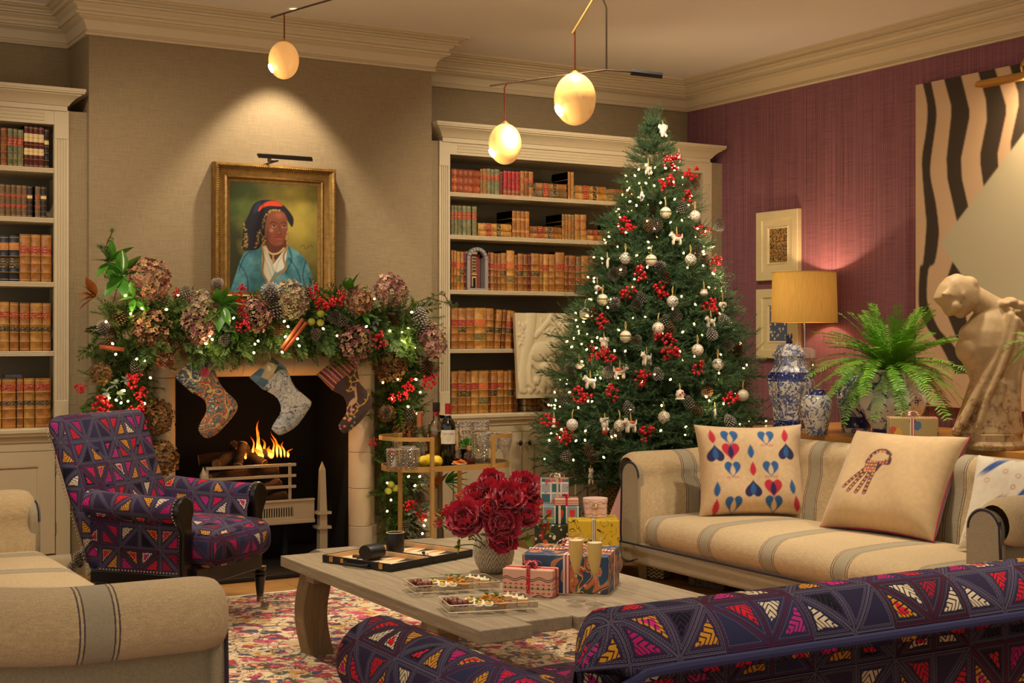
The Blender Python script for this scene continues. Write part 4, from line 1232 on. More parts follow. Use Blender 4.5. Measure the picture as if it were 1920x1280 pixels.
def book_parts(t, w, h, dpt, style, labels, M=None):
 """local: spine faces -y at y=0, width along x from 0 to w, foot at z=0"""
 M = M or Matrix.Identity(4)
 m = MB()
 P = []
 nz = [0, .03, .19, .2, .21, .375, .385, .395, .54, .55, .56, .71, .72, .73, .97, 1.0]
 for f in nz:
  rib = 0.0025 if f in (.2, .385, .55, .72) else 0.0
  row = [(0, dpt, f * h)]
  for i in range(6):
   a = PI - PI * i / 5
   row.append((w / 2 + (w / 2 + rib) * math.cos(a), 0.006 - (0.25 * w * 0.5 + 0.002 + rib) * math.sin(a), f * h))
  row.append((w, dpt, f * h))
  P.append(row)
 m.grid(P, M=M, uv=False, flip=True)
 for z in (0, len(nz) - 1):
  pass
 m.box(0.0, 0.0025, 0.004, dpt, 0, h, M).box(w - 0.0025, w, 0.004, dpt, 0, h, M)
 c = m.build('cover', LEA[style], t, smooth=True, sharp=50)
 MB().box(0.0026, w - 0.0026, 0.004, dpt - 0.004, 0.003, h - 0.004, M).build('page_block', M_PAGES, t)
 for kind, f0, f1 in labels:
  P = []
  for f in (f0, f1):
   P.append([(w / 2 + (w / 2 + 0.0012) * math.cos(PI - PI * (0.06 + 0.88 * i / 5)), 0.006 - (0.25 * w * 0.5 + 0.0035) * math.sin(PI - PI * (0.06 + 0.88 * i / 5)), f * h) for i in range(6)])
  MB().grid(P, M=M, uv=False, flip=True).build('title_label', LAB[kind], c, smooth=True)
SPF = BF + 0.035            # spines stand just behind the shelf edge
LABSETS = {'tan': [[('red', .56, .71)], [('red', .56, .71), ('black', .40, .53)], [('black', .40, .53)], [], [('red', .6, .7), ('olive', .28, .38)]], 'gold': [[('red', .56, .71), ('black', .40, .53)], [('red', .56, .7)], [('orange', .56, .71), ('olive', .22, .36)]],
           'brown': [[('red', .56, .71)], [], [('olive', .4, .5)]], 'red': [[('olive', .12, .22)]], 'green': [[('red', .56, .78)]], 'navy': [[('tan', .68, .84), ('black', .3, .5)]], 'oxblood': [[]], 'russet': [[]], 'wine': [[('cream', .62, .82), ('cream', .3, .46)]], 'dark': [[('cream', .6, .7)]], 'oldtan': [[('red', .62, .7), ('red', .3, .38)]]}
class Shelf:
 def __init__(s, z, text, group): s.z = z; s.text = text; s.g = group; s.n = 0
 def book(s, x0, x1, h, style, lean=0.0, dpt=None, labels=None, y=0.0):
  s.n += 1
  t = thing('book', '%s book, %s along %s' % (WORD[style], ordw(s.n), s.text), 'book', (x0, SPF + y, s.z + 0.0005), 0, s.g)
  if lean: t.rotation_euler = (0, lean, 0)
  w = max(0.008, (x1 - x0) * math.cos(lean) - 0.0016 if not lean else (x1 - x0) - 0.004)
  book_parts(t, w, h, dpt or min(0.26, h * 0.72), style, labels if labels is not None else random.choice(LABSETS[style]))
  return t
 def flat(s, x0, x1, thick, style, z=0.0, labels=None, dpt=0.16):
  s.n += 1
  t = thing('book', '%s book lying flat, %s along %s' % (WORD[style], ordw(s.n), s.text), 'book', (x0, SPF, s.z + z + 0.0005), 0, s.g)
  h = x1 - x0
  # lay it down: spine towards the room, head to the side
  M = Matrix(((0, 0, 1, 0), (0, 1, 0, 0), (-1, 0, 0, thick), (0, 0, 0, 1)))
  book_parts(t, thick - 0.001, h - 0.002, dpt, style, labels if labels is not None else [('red', .25, .38), ('black', .55, .68)], M)
  return t
def bx(px, z=2.0): return PY(px, 400, SPF).x
c3 = lambda X: bx(780 + X / 3.048)
G = 'books in the bookcase behind the tree'
A = Shelf(SHELF[3], 'the top shelf behind the tree', G)
for i, st in enumerate(('russet', 'russet', 'russet')): A.flat(c3(203), c3(366), 0.0475, st, i * 0.048, [('orange', .1, .14)])
for a, b, st, h in ((369, 383, 'tan', .155), (384, 408, 'tan', .158), (409, 431, 'green', .160), (432, 450, 'green', .158), (451, 481, 'green', .160), (482, 500, 'oxblood', .148), (501, 525, 'red', .154), (526, 548, 'red', .154), (549, 570, 'red', .154), (571, 597, 'red', .154), (598, 620, 'tan', .160), (621, 645, 'brown', .161), (646, 672, 'tan', .160)):
 A.book(c3(a), c3(b), h, st)
A.flat(c3(682), c3(864), 0.052, 'oldtan'); A.flat(c3(684), c3(862), 0.040, 'tan', 0.052)
A.book(c3(870), c3(887), .175, 'tan', dpt=.2, labels=[]); A.book(c3(888), c3(905), .175, 'gold', dpt=.2, labels=[])
A.flat(c3(911), c3(1089), 0.046, 'gold'); A.flat(c3(911), c3(1088), 0.046, 'tan', 0.047)
A.flat(c3(1096), c3(1250), 0.048, 'gold'); A.flat(c3(1096), c3(1250), 0.034, 'tan', 0.049)
B = Shelf(SHELF[2], 'the second shelf down behind the tree', G)
for a, b in ((203, 221), (222, 240), (241, 266), (268, 292), (293, 317), (322, 350)): B.book(c3(a), c3(b), .182, 'green')
B.flat(c3(355), c3(548), 0.034, 'gold'); B.flat(c3(355), c3(546), 0.046, 'gold', 0.035)
for a, b in ((552, 575), (576, 600), (601, 625), (626, 650)): B.book(c3(a), c3(b), .168, 'tan', dpt=.2, labels=[('tan', .64, .72), ('tan', .2, .28)])
B.flat(c3(652), c3(833), 0.034, 'tan'); B.flat(c3(652), c3(832), 0.042, 'brown', 0.035)
for a, b in ((836, 853), (854, 871), (872, 889), (890, 907)): B.book(c3(a), c3(b), .163, 'tan', dpt=.2, labels=[('olive', .82, .92), ('olive', .12, .22)])
B.book(c3(909), c3(941), .166, 'gold', labels=[('red', .7, .78), ('red', .4, .48)]); B.book(c3(942), c3(975), .166, 'gold', labels=[('red', .7, .78), ('red', .4, .48)])
B.flat(c3(978), c3(1130), 0.036, 'gold'); B.flat(c3(978), c3(1130), 0.034, 'brown', 0.037); B.book(c3(1135), c3(1160), .165, 'oxblood', dpt=.2)
Cc = Shelf(SHELF[1], 'the third shelf down behind the tree', G)
for a, b, st, h in ((203, 217, 'tan', .242), (218, 235, 'tan', .240), (236, 255, 'gold', .236), (256, 277, 'tan', .236), (278, 289, 'oxblood', .240)): Cc.book(c3(a), c3(b), h, st)
for a, b, st, h in ((413, 427, 'oxblood', .240), (428, 448, 'tan', .236), (449, 467, 'brown', .232), (468, 487, 'tan', .232), (488, 518, 'tan', .236), (519, 565, 'gold', .252), (566, 582, 'brown', .228), (583, 614, 'tan', .236), (615, 642, 'brown', .234), (643, 657, 'oxblood', .236), (658, 708, 'tan', .240), (709, 728, 'tan', .238), (729, 760, 'gold', .238), (761, 796, 'tan', .238), (797, 850, 'tan', .252), (851, 872, 'brown', .236), (873, 915, 'brown', .236), (916, 945, 'oldtan', .232), (946, 990, 'tan', .236), (991, 1035, 'brown', .238), (1036, 1080, 'tan', .236)):
 Cc.book(c3(a), c3(b), h, st)
D = Shelf(SHELF[0], 'the fourth shelf down behind the tree', G)
for a, b, st, h, ln in ((203, 243, 'tan', .25, 0), (244, 287, 'tan', .25, 0), (288, 335, 'tan', .252, 0), (336, 403, 'gold', .252, 0), (404, 446, 'tan', .25, 0), (448, 484, 'tan', .245, .07), (486, 508, 'brown', .245, .07), (510, 556, 'tan', .24, .07)):
 D.book(c3(a), c3(b), h, st, ln)
x = 590
for st in ('brown', 'tan', 'brown', 'oldtan', 'brown', 'dark', 'tan', 'gold', 'dark', 'tan', 'brown'):
 D.book(c3(x), c3(x + 38), random.uniform(.222, .236), st, dpt=.15, y=0.16); x += 39.5
E_ = Shelf(COUNTER, 'the cabinet top behind the tree', G)
for a, b, st, h in ((203, 238, 'tan', .262), (239, 287, 'tan', .264), (288, 316, 'tan', .258), (317, 359, 'gold', .262), (360, 416, 'gold', .262), (417, 428, 'oxblood', .262), (429, 466, 'tan', .262), (467, 504, 'tan', .262), (505, 529, 'tan', .258), (530, 562, 'tan', .262), (563, 586, 'brown', .258)):
 E_.book(c3(a), c3(b), h, st)
E_.flat(c3(628), c3(775), 0.036, 'brown', 0, [('red', .8, .92)], .15); E_.flat(c3(625), c3(770), 0.042, 'tan', 0.037, [('red', .8, .92)], .15)
G = 'books in the bookcase behind the armchair'
c5 = lambda X: bx(X / 3.554)
A = Shelf(SHELF[3], 'the top shelf behind the armchair', G)
for a, b, st, h in ((-90, -50, 'tan', .19), (-48, 2, 'brown', .19), (5, 48, 'brown', .195), (52, 88, 'green', .195), (90, 118, 'green', .194), (120, 158, 'green', .192), (163, 195, 'wine', .215), (196, 225, 'wine', .214), (226, 260, 'wine', .213), (261, 295, 'wine', .212), (298, 328, 'dark', .205)):
 A.book(c5(a), c5(b), h, st)
B = Shelf(SHELF[2], 'the second shelf down behind the armchair', G)
for a, b, st, h in ((-80, -42, 'oldtan', .165), (-40, -2, 'oldtan', .165), (0, 36, 'oldtan', .166), (38, 73, 'oldtan', .164), (75, 109, 'oldtan', .165), (110, 145, 'oldtan', .164), (146, 181, 'oldtan', .164), (183, 218, 'dark', .163), (235, 272, 'oldtan', .163), (275, 312, 'dark', .163)):
 B.book(c5(a), c5(b), h, st)
Cc = Shelf(SHELF[1], 'the third shelf down behind the armchair', G)
for a, b, st, h in ((-110, -62, 'tan', .24), (-60, -3, 'navy', .238), (0, 60, 'navy', .236), (63, 130, 'navy', .238), (132, 205, 'tan', .246), (207, 273, 'tan', .246), (276, 345, 'tan', .246)):
 Cc.book(c5(a), c5(b), h, st, labels=None if st == 'navy' else [('red', .6, .75)])
c6 = lambda X: bx(X / 1.882)
D = Shelf(SHELF[0], 'the fourth shelf down behind the armchair', G)
for a, b, st, h in ((-40, -2, 'gold', .25), (0, 33, 'gold', .254), (35, 67, 'tan', .252), (70, 105, 'tan', .25), (107, 150, 'gold', .25), (151, 180, 'tan', .25)):
 D.book(c6(a), c6(b), h, st, labels=[('red', .68, .8), ('black', .40, .50)])
E_ = Shelf(COUNTER, 'the cabinet top behind the armchair', G)
for a, b, st, h in ((-30, 6, 'gold', .255), (8, 57, 'tan', .255), (60, 83, 'tan', .256), (85, 123, 'gold', .256), (125, 180, 'tan', .255)):
 E_.book(c6(a), c6(b), h, st, labels=[('red', .76, .88), ('black', .46, .56)])
# arched doll's-house bookend with a brick front
dh = thing('miniature_house_niche', 'grey stone arched niche holding a tiny red brick house front, among the books', 'ornament', ((c3(291) + c3(411)) / 2, SPF - 0.005, SHELF[1] + 0.0005))
M_GREYS = mat('grey_cast_stone', (150, 140, 134), 0.85, fn=noisy(0.2, 60, 3, 0.3, 200))
hw, hh, ri = (c3(411) - c3(291)) / 2, 0.265, 0.062
zc = hh - hw
ang = [PI * i / 9 for i in range(10)]
for i in range(9):
 a0, a1 = ang[i] + 0.02, ang[i + 1] - 0.02
 q = [(hw * math.cos(a0), zc + hw * math.sin(a0)), (hw * math.cos(a1), zc + hw * math.sin(a1)), (0.7 * hw * math.cos(a1), zc + 0.72 * hw * math.sin(a1)), (0.7 * hw * math.cos(a0), zc + 0.72 * hw * math.sin(a0))]
 MB().prism(q, 0.0, 0.03, rotM((0, 0.03, 0), (R(90), 0, 0))).build('voussoir', M_GREYS, dh, bevel=0.002)
for s in (-1, 1):
 MB().box(min(s * hw, s * hw * .7), max(s * hw, s * hw * .7), 0.0, 0.03, 0.012, zc).build('pier', M_GREYS, dh, bevel=0.002)
MB().box(-hw, hw, -0.005, 0.12, 0, 0.012).build('sill', M_GREYS, dh, bevel=0.002)
MB().box(-hw * .7, hw * .7, 0.10, 0.12, 0.012, hh - 0.02).build('back_wall', mat('niche_back', (176, 158, 120), 0.9), dh)
def brick_fn(nd, c):
 v = nd.co(); x, y, z = nd.sep(v)
 n = nd.new('ShaderNodeTexBrick'); nd.put(n.inputs['Vector'], nd.comb(x, z, 0.0)); n.inputs['Scale'].default_value = 70; n.inputs['Mortar Size'].default_value = 0.03
 nd.put(n.inputs['Color1'], L(130, 34, 28)); nd.put(n.inputs['Color2'], L(100, 26, 24)); nd.put(n.inputs['Mortar'], L(150, 90, 70))
 return V(nd, n.outputs[0])
MB().box(hw * .7, hw, 0.03, 0.12, 0.012, zc + 0.01).build('side_wall', M_GREYS, dh)
hf = MB().box(-0.04, 0.046, 0.055, 0.085, 0.012, 0.225).build('brick_front', mat('tiny_bricks', (120, 34, 28), 0.8, fn=brick_fn), dh)
M_CREAM = mat('cream_trim', (224, 200, 140), 0.6)
for z in (0.11, 0.165):
 MB().box(-0.012, 0.014, 0.050, 0.056, z, z + 0.042).build('window_frame', M_CREAM, hf)
 for i in range(2):
  for j in range(2):
   MB().box(-0.010 + i * 0.012, i * 0.012, 0.049, 0.051, z + 0.003 + j * 0.02, z + 0.019 + j * 0.02).build('pane', mat('tiny_pane', (40, 34, 30), 0.2), hf)
MB().box(-0.018, 0.020, 0.048, 0.056, 0.098, 0.104).build('string_course', M_CREAM, hf)
MB().box(-0.013, 0.015, 0.048, 0.056, 0.012, 0.085).build('door_case', M_CREAM, hf)
MB().box(-0.008, 0.010, 0.045, 0.049, 0.013, 0.078).build('door', mat('tiny_black_door', (22, 24, 24), 0.3), hf)
MB().ell((-0.028, 0.03, 0.018), (0.014, 0.012, 0.008), 8, 6).build('bush', mat('tiny_bush', (48, 46, 34), 0.9), dh)
# small dark box lying on the books by the armchair
MB().box(c6(20), c6(80), SPF + 0.01, SPF + 0.1, COUNTER + 0.2575, COUNTER + 0.2755).build('card_box', mat('slate_box', (62, 62, 74), 0.5), None, bevel=0.002)
tag(bpy.data.objects['card_box'], 'small slate-blue box lying on top of the tan books', 'box')
# ------------------------------------------------------------------ portrait over the fire
def gilt_fn(nd, c):
 n = nd.noise(nd.co(), 40, 4, 0.7)
 return {'Base Color': nd.mix(n, L(92, 62, 24), L(190, 148, 82)), 'Normal': nd.bump(nd.noise(nd.co(), 160, 2), 0.25, 0.002)}
M_GILT = mat('gilt_frame', (196, 146, 70), 0.38, 0.75, fn=gilt_fn)
M_CANVAS = vcol('oil_on_canvas', 0.5, bump=0.15, bs=500)
fx0, fx1, fz0, fz1 = 2.429, 3.145, 1.395, 2.205
pt = thing('portrait_painting', 'gilt-framed oil portrait of a woman in a blue coat and red headband', 'painting')
FP = [(0.0, 0.0), (0.0, 0.055), (0.006, 0.066), (0.016, 0.07), (0.024, 0.064), (0.028, 0.056), (0.045, 0.045), (0.066, 0.036), (0.070, 0.038), (0.076, 0.042), (0.082, 0.038), (0.086, 0.028), (0.1, 0.022), (0.1, 0.0)]
def frame_sweep(x0, x1, z0, z1, yb, prof, name, m, parent):
 P = []
 for cx, sx, cz, sz in ((x0, 1, z0, 1), (x1, -1, z0, 1), (x1, -1, z1, -1), (x0, 1, z1, -1)):
  P.append([(cx + sx * p, yb - d, cz + sz * p) for p, d in prof])
 return MB().grid(P, closeu=True, uv=False).build(name, m, parent, smooth=True, sharp=35)
YB = CH - 0.004
fr = frame_sweep(fx0, fx1, fz0, fz1, YB, FP, 'gilt_frame', M_GILT, pt)
for ins, dp, r in ((0.016, 0.071, 0.0055), (0.076, 0.043, 0.0038)):
 m = MB()
 for (a, b) in (((fx0 + ins, fz0 + ins), (fx1 - ins, fz0 + ins)), ((fx1 - ins, fz0 + ins), (fx1 - ins, fz1 - ins)), ((fx1 - ins, fz1 - ins), (fx0 + ins, fz1 - ins)), ((fx0 + ins, fz1 - ins), (fx0 + ins, fz0 + ins))):
  n = int(math.hypot(b[0] - a[0], b[1] - a[1]) / (r * 2.3))
  for i in range(n):
   m.ell((a[0] + (b[0] - a[0]) * i / n, YB - dp, a[1] + (b[1] - a[1]) * i / n), r, 5, 4)
 o = m.build('beading', M_GILT, fr, smooth=True); o['kind'] = 'stuff'
p = Paint(620, 815, 150, 196)
T = lambda pts: [(x - 230, 1215 - y) for x, y in pts]
d = np.hypot((p.x - 470) / 430, (p.y - 480) / 520)
n = p.noise(0.012, 3)
t = np.clip(d + (n - 0.5) * 0.5, 0, 1)[..., None]
p.c = np.array(lin((170, 148, 62))) * (1 - t) + np.array(lin((46, 48, 18))) * t
p.ell(600 - 230, 1215 - 1000, 420, 250, (30, 28, 12), soft=0.9, a=0.5)
p.ell(120, 640, 190, 250, (72, 98, 38), soft=0.8, a=0.5)
p.poly(T([(235, 1215), (255, 1150), (300, 1000), (330, 925), (380, 895), (450, 870), (630, 860), (700, 895), (760, 955), (800, 1060), (835, 1140), (850, 1215)]), (72, 128, 138))
f = p.noise(0.02, 9)
m_ = p.sd(p.dpoly(T([(235, 1215), (255, 1150), (300, 1000), (330, 925), (380, 895), (450, 870), (630, 860), (700, 895), (760, 955), (800, 1060), (835, 1140), (850, 1215)])))
p.put(m_ * np.clip((f - 0.5) * 2.2, 0, 1), (124, 176, 178)); p.put(m_ * np.clip((0.48 - f) * 2.4, 0, 1), (34, 70, 80))
for q in ([(300, 1000), (350, 1090), (360, 1215)], [(640, 950), (690, 1020), (720, 1100), (730, 1215)], [(380, 900), (330, 960), (300, 1050)], [(640, 870), (660, 960), (620, 1060)], [(760, 970), (740, 1080), (770, 1200)]):
 p.line(p.curve(T(q)), 5, (28, 58, 68), 0.75)
p.ell(300, 1215 - 1130, 60, 120, (140, 190, 190), soft=0.9, a=0.35)
# hair and head dress
p.poly(p.curve(T([(330, 720), (365, 640), (395, 570), (450, 535), (540, 530), (600, 560), (640, 600), (675, 660), (665, 720), (640, 690), (600, 620), (520, 600), (480, 700), (470, 830), (430, 890), (370, 905), (320, 890), (325, 800), (330, 720)])), (26, 24, 34))
p.poly(p.curve(T([(395, 600), (420, 560), (470, 535), (520, 530), (480, 560), (430, 610), (400, 640)])), (36, 40, 66))
p.poly(p.curve(T([(428, 608), (450, 572), (500, 540), (555, 535), (598, 566), (560, 572), (505, 572), (462, 588), (432, 618)])), (206, 66, 36))
# neck, face
p.poly(T([(470, 800), (625, 810), (625, 870), (560, 960), (530, 1000), (480, 890)]), (92, 46, 30))
p.poly(p.curve(T([(482, 690), (500, 630), (550, 605), (600, 612), (628, 660), (632, 740), (620, 800), (590, 850), (550, 866), (510, 840), (484, 780), (478, 730)])), (124, 66, 44))
p.ell(575 - 230, 1215 - 640, 46, 34, (164, 96, 70), soft=0.9, a=0.7); p.ell(520 - 230, 1215 - 752, 22, 20, (190, 124, 98), soft=0.9, a=0.75)
p.ell(495 - 230, 1215 - 790, 26, 60, (84, 40, 28), soft=0.9, a=0.7); p.ell(580 - 230, 1215 - 845, 36, 16, (150, 84, 58), soft=0.9, a=0.6)
p.line(p.curve(T([(512, 700), (530, 688), (556, 698)])), 3.0, (40, 20, 16)); p.line(p.curve(T([(588, 696), (608, 688), (624, 698)])), 3.0, (40, 20, 16))
for ex in (536, 608):
 p.ell(ex - 230, 1215 - 722, 15, 7, (206, 180, 160)); p.ell(ex - 230 + 1, 1215 - 721, 7.5, 7.5, (24, 14, 12)); p.line(p.curve(T([(ex - 16, 722), (ex, 712), (ex + 16, 722)])), 2.2, (44, 20, 16))
p.line(p.curve(T([(572, 700), (580, 750), (588, 772)])), 2.6, (88, 42, 30)); p.ell(574 - 230, 1215 - 770, 17, 11, (140, 78, 56), soft=0.6, a=0.7); p.line(p.curve(T([(556, 776), (572, 784), (592, 776)])), 2.6, (64, 28, 22))
p.ell(574 - 230, 1215 - 798, 25, 6.5, (128, 50, 44)); p.ell(574 - 230, 1215 - 810, 22, 7.5, (160, 74, 64)); p.line(T([(548, 803), (574, 804), (600, 802)]), 1.8, (66, 22, 20))
for path, nn in (([(470, 850), (448, 780), (462, 690), (490, 630), (540, 602), (598, 606)], 46), ([(330, 710), (345, 770), (335, 840), (325, 890)], 26), ([(360, 800), (350, 850), (345, 895)], 16), ([(430, 770), (425, 830), (410, 890)], 22), ([(636, 760), (632, 810), (642, 855)], 14), ([(460, 800), (470, 840), (455, 870)], 12)):
 cc = p.curve(T(path), 14)
 for i in range(nn):
  x, y = cc[int(i / nn * (len(cc) - 1))]
  p.ell(x + p.rng.uniform(-9, 9), y + p.rng.uniform(-6, 6), p.rng.uniform(3, 6), 2.6, (196, 158, 86) if i % 3 else (90, 64, 36), ang=p.rng.uniform(0, 3))
p.poly(T([(458, 868), (480, 880), (532, 1002), (552, 1040), (500, 1140), (470, 1100), (452, 1040)]), (206, 196, 170)); p.poly(T([(630, 868), (618, 880), (532, 1002), (548, 1052), (560, 1060), (606, 1030), (622, 960)]), (222, 214, 190))
for q in ([(470, 890), (520, 1000), (540, 1060)], [(465, 940), (500, 1030), (520, 1090)], [(610, 900), (560, 1000), (545, 1060)]): p.line(T(q), 2.4, (150, 138, 112), 0.8)
p.line(p.curve(T([(452, 870), (466, 960), (458, 1060), (490, 1130), (488, 1215)])), 7, (150, 112, 60)); p.line(p.curve(T([(628, 872), (604, 950), (620, 1030), (560, 1080), (500, 1150), (492, 1215)])), 7, (158, 118, 64))
for i, (x, y) in enumerate(p.curve(T([(478, 870), (500, 910), (535, 925), (575, 912), (606, 880)]), 6)): p.ell(x, y, 6, 6, (206, 176, 116))
for x, y in T([(532, 940), (532, 955), (526, 970), (538, 970), (532, 985)]): p.ell(x, y, 5, 6, (206, 176, 116))
p.line(p.curve(T([(720, 870), (745, 850), (760, 880), (790, 855), (815, 862)])), 2, (46, 38, 20), 0.8)
cx0, cx1, cz0, cz1 = fx0 + 0.094, fx1 - 0.094, fz0 + 0.094, fz1 - 0.094
p.sheet('canvas', M_CANVAS, pt, lambda x, y: (cx0 + x / 620 * (cx1 - cx0), np.full_like(x, YB - 0.02), cz0 + y / 815 * (cz1 - cz0)))
MB().box(fx0 + 0.02, fx1 - 0.02, YB - 0.015, YB, fz0 + 0.02, fz1 - 0.02).build('backing', M_BLACK, pt)
M_BRONZE = mat('dark_bronze', (58, 48, 40), 0.35, 0.8)
pl = thing('picture_light', 'slim dark picture light fixed above the gilt portrait frame', 'lamp')
a, b = PY(482, 292, 7.22), PY(584, 300, 7.22)
xm = PY(508, 300, 7.3).x
MB().box(a.x, b.x, 7.205, 7.228, 2.232, 2.246).build('light_bar', M_BRONZE, pl, bevel=0.005)
MB().box(xm - 0.022, xm + 0.022, 7.235, 7.30, 2.212, 2.238).build('bracket', M_BRONZE, pl, bevel=0.003)
MB().box(xm - 0.006, xm + 0.006, 7.20, YB, 2.206, 2.214).build('arm', M_BRONZE, pl)
MB().box(a.x + 0.01, b.x - 0.01, 7.215, 7.226, 2.2305, 2.2322).build('diffuser', M_LENS, pl)
MB().box(a.x, b.x, 7.202, 7.206, 2.220, 2.236).build('front_lip', M_BRONZE, pl)
la = bpy.data.lights.new('picture_lamp', 'AREA'); la.shape = 'RECTANGLE'; la.size = b.x - a.x - 0.03; la.size_y = 0.015; la.energy = 0.5; la.color = (1, .8, .55)
o = bpy.data.objects.new('picture_lamp', la); o.location = ((a.x + b.x) / 2, 7.215, 2.229); o.rotation_euler = (R(25), 0, 0); COL.objects.link(o); o.parent = pl
# ------------------------------------------------------------------ christmas stockings
YS = 7.10
k3 = lambda X, Y: PY(300 + X / 3.048, 640 + Y / 3.048, YS)
def stocking(pts, cuff, label, paint_body, paint_cuff, loop):
 t = thing('christmas_stocking', label, 'stocking', group='stockings hung from the mantel')
 for nm, pl_, fn, th in (('foot', pts, paint_body, 0.020), ('cuff', cuff, paint_cuff, 0.024)):
  W3 = [k3(*q) for q in pl_]
  x0, x1 = min(v.x for v in W3) - .004, max(v.x for v in W3) + .004; z0, z1 = min(v.z for v in W3) - .004, max(v.z for v in W3) + .004
  p = Paint(x1 - x0, z1 - z0, 110, int(110 * (z1 - z0) / (x1 - x0)))
  P2 = p.curve([(v.x - x0, v.z - z0) for v in W3] + [(W3[0].x - x0, W3[0].z - z0)], 4)[:-1] if nm == 'foot' else [(v.x - x0, v.z - z0) for v in W3]
  d = p.dpoly(P2)
  fn(p)
  b = th * np.sqrt(np.clip(-d / 0.035, 0, 1))
  keep = d < p.aa
  p.sheet(nm, M_STOCK, t, lambda x, y: (x0 + x, YS - 0.004 - b, z0 + y), keep)
  c0 = p.c.copy(); p.c = c0 * 0.6
  p.sheet(nm + '_back', M_STOCK, t, lambda x, y: (x0 + x, YS - 0.004 + b * 0.8, z0 + y), keep)
 q = k3(*loop)
 MB().tube(smooth_path([(q.x, YS, q.z - 0.005), (q.x - 0.006, YS, q.z + 0.03), (q.x, YS + 0.01, q.z + 0.055), (q.x + 0.006, YS, q.z + 0.03), (q.x, YS, q.z - 0.005)], 4), 0.0025, 6).build('hanging_loop', mat('cotton_tape', (214, 196, 158), 0.9), t, smooth=True)
 return t
M_STOCK = vcol('printed_stocking_cloth', 0.85, bump=0.2, bs=700, sheen=0.2)
def swirl(cols, sc, seed, dens=5.0):
 def f(p):
  n = p.noise(sc, seed); n2 = p.noise(sc * 2.6, seed + 1)
  t = np.mod((n * dens + p.y * 6 + p.x * 2.0), 1.0)
  C = np.array([lin(c) for c in cols]); i = (t * len(C)).astype(int) % len(C)
  p.c = C[i]
  e = np.abs(np.mod(t * len(C), 1.0) - 0.5) > 0.44
  p.c[e] = np.array(lin((214, 184, 110)))
  sp = p.rng
  for _ in range(26):
   x, y = sp.rand() * p.w, sp.rand() * p.h
   for k in range(5): p.ell(x + sp.randn() * 0.008, y + sp.randn() * 0.008, 0.004, 0.003, (224, 212, 186) if sp.rand() < .6 else (60, 66, 70))
 return f
def f1c(p):
 swirl([(74, 92, 112), (92, 104, 116), (206, 176, 106), (60, 76, 92)], 9, 4, 3.0)(p)
 for i in range(24):
  a = i * 0.26; x, y = p.w * 0.72, p.h * 0.5
  p.line([(x, y), (x + 0.026 * math.cos(a), y + 0.026 * math.sin(a))], 0.0018, (196, 40, 80))
stocking([(120, 235), (190, 180), (265, 75), (302, 130), (320, 190), (355, 260), (435, 345), (436, 395), (380, 470), (320, 530), (265, 552), (225, 520), (222, 480), (262, 400), (255, 340), (200, 300), (150, 265)], [(82, 205), (150, 130), (265, 55), (302, 120), (308, 185), (190, 300), (145, 262)],
         'red and grey-green marbled stocking, nearest the armchair', swirl([(84, 98, 100), (196, 96, 62), (70, 84, 90), (204, 170, 96), (190, 60, 44), (96, 106, 104)], 10, 12, 4.5), f1c, (262, 58))
def f2(p):
 n = p.noise(14, 3); n2 = p.noise(40, 8)
 p.bg((206, 200, 186)); p.put(np.clip((n - 0.5) * 5, 0, 1) * 0.75, (128, 148, 160)); p.put((np.abs(n2 - 0.5) < 0.025) * 0.8, (66, 92, 110)); p.put((np.abs(n - 0.45) < 0.016) * 0.9, (58, 86, 104))
 cx, cy = p.w * 0.58, p.h * 0.60
 p.ell(cx, cy, 0.042, 0.028, (222, 216, 200)); p.ell(cx - 0.004, cy - 0.022, 0.04, 0.016, (222, 216, 200), ang=-0.3)
 for i in range(14): a = i * 0.45; p.line([(cx + 0.012 * math.cos(a), cy + 0.012 * math.sin(a)), (cx + 0.036 * math.cos(a + 0.4), cy + 0.026 * math.sin(a + 0.4))], 0.0012, (54, 80, 96))
 for i in range(26): p.ell(cx + p.rng.uniform(-.05, .05), cy - 0.03 + p.rng.uniform(-.014, .014), 0.002, 0.002, (70, 92, 106))
 for i in range(7): p.line(p.curve([(p.w * (.22 + .05 * i), p.h * .98), (p.w * (.26 + .05 * i), p.h * .92), (p.w * (.24 + .06 * i), p.h * .86)]), 0.0022, (84, 112, 132))
def f2c(p):
 a = 0.72; u = p.x * math.cos(a) + p.y * math.sin(a); v = -p.x * math.sin(a) + p.y * math.cos(a)
 g = 0.052; iu = np.floor((u + v * 0.5) / g).astype(int); iv = np.floor((v - u * 0.3 + 1) / g).astype(int)
 C = np.array([lin(c) for c in ((214, 192, 150), (92, 128, 156), (74, 104, 66), (206, 184, 142), (120, 150, 170))])
 p.c = C[(iu * 2 + iv * 3) % 5]
 e = (np.abs(np.mod(v / p.h, 1)) < 0.02)
stocking([(535, 225), (600, 165), (640, 110), (712, 150), (735, 185), (770, 260), (848, 328), (862, 360), (820, 430), (770, 490), (690, 533), (650, 515), (640, 485), (690, 395), (665, 320), (595, 275)], [(508, 205), (590, 138), (640, 92), (720, 150), (590, 278)],
         'pale blue and white toile stocking with a harlequin cuff', f2, f2c, (628, 98))
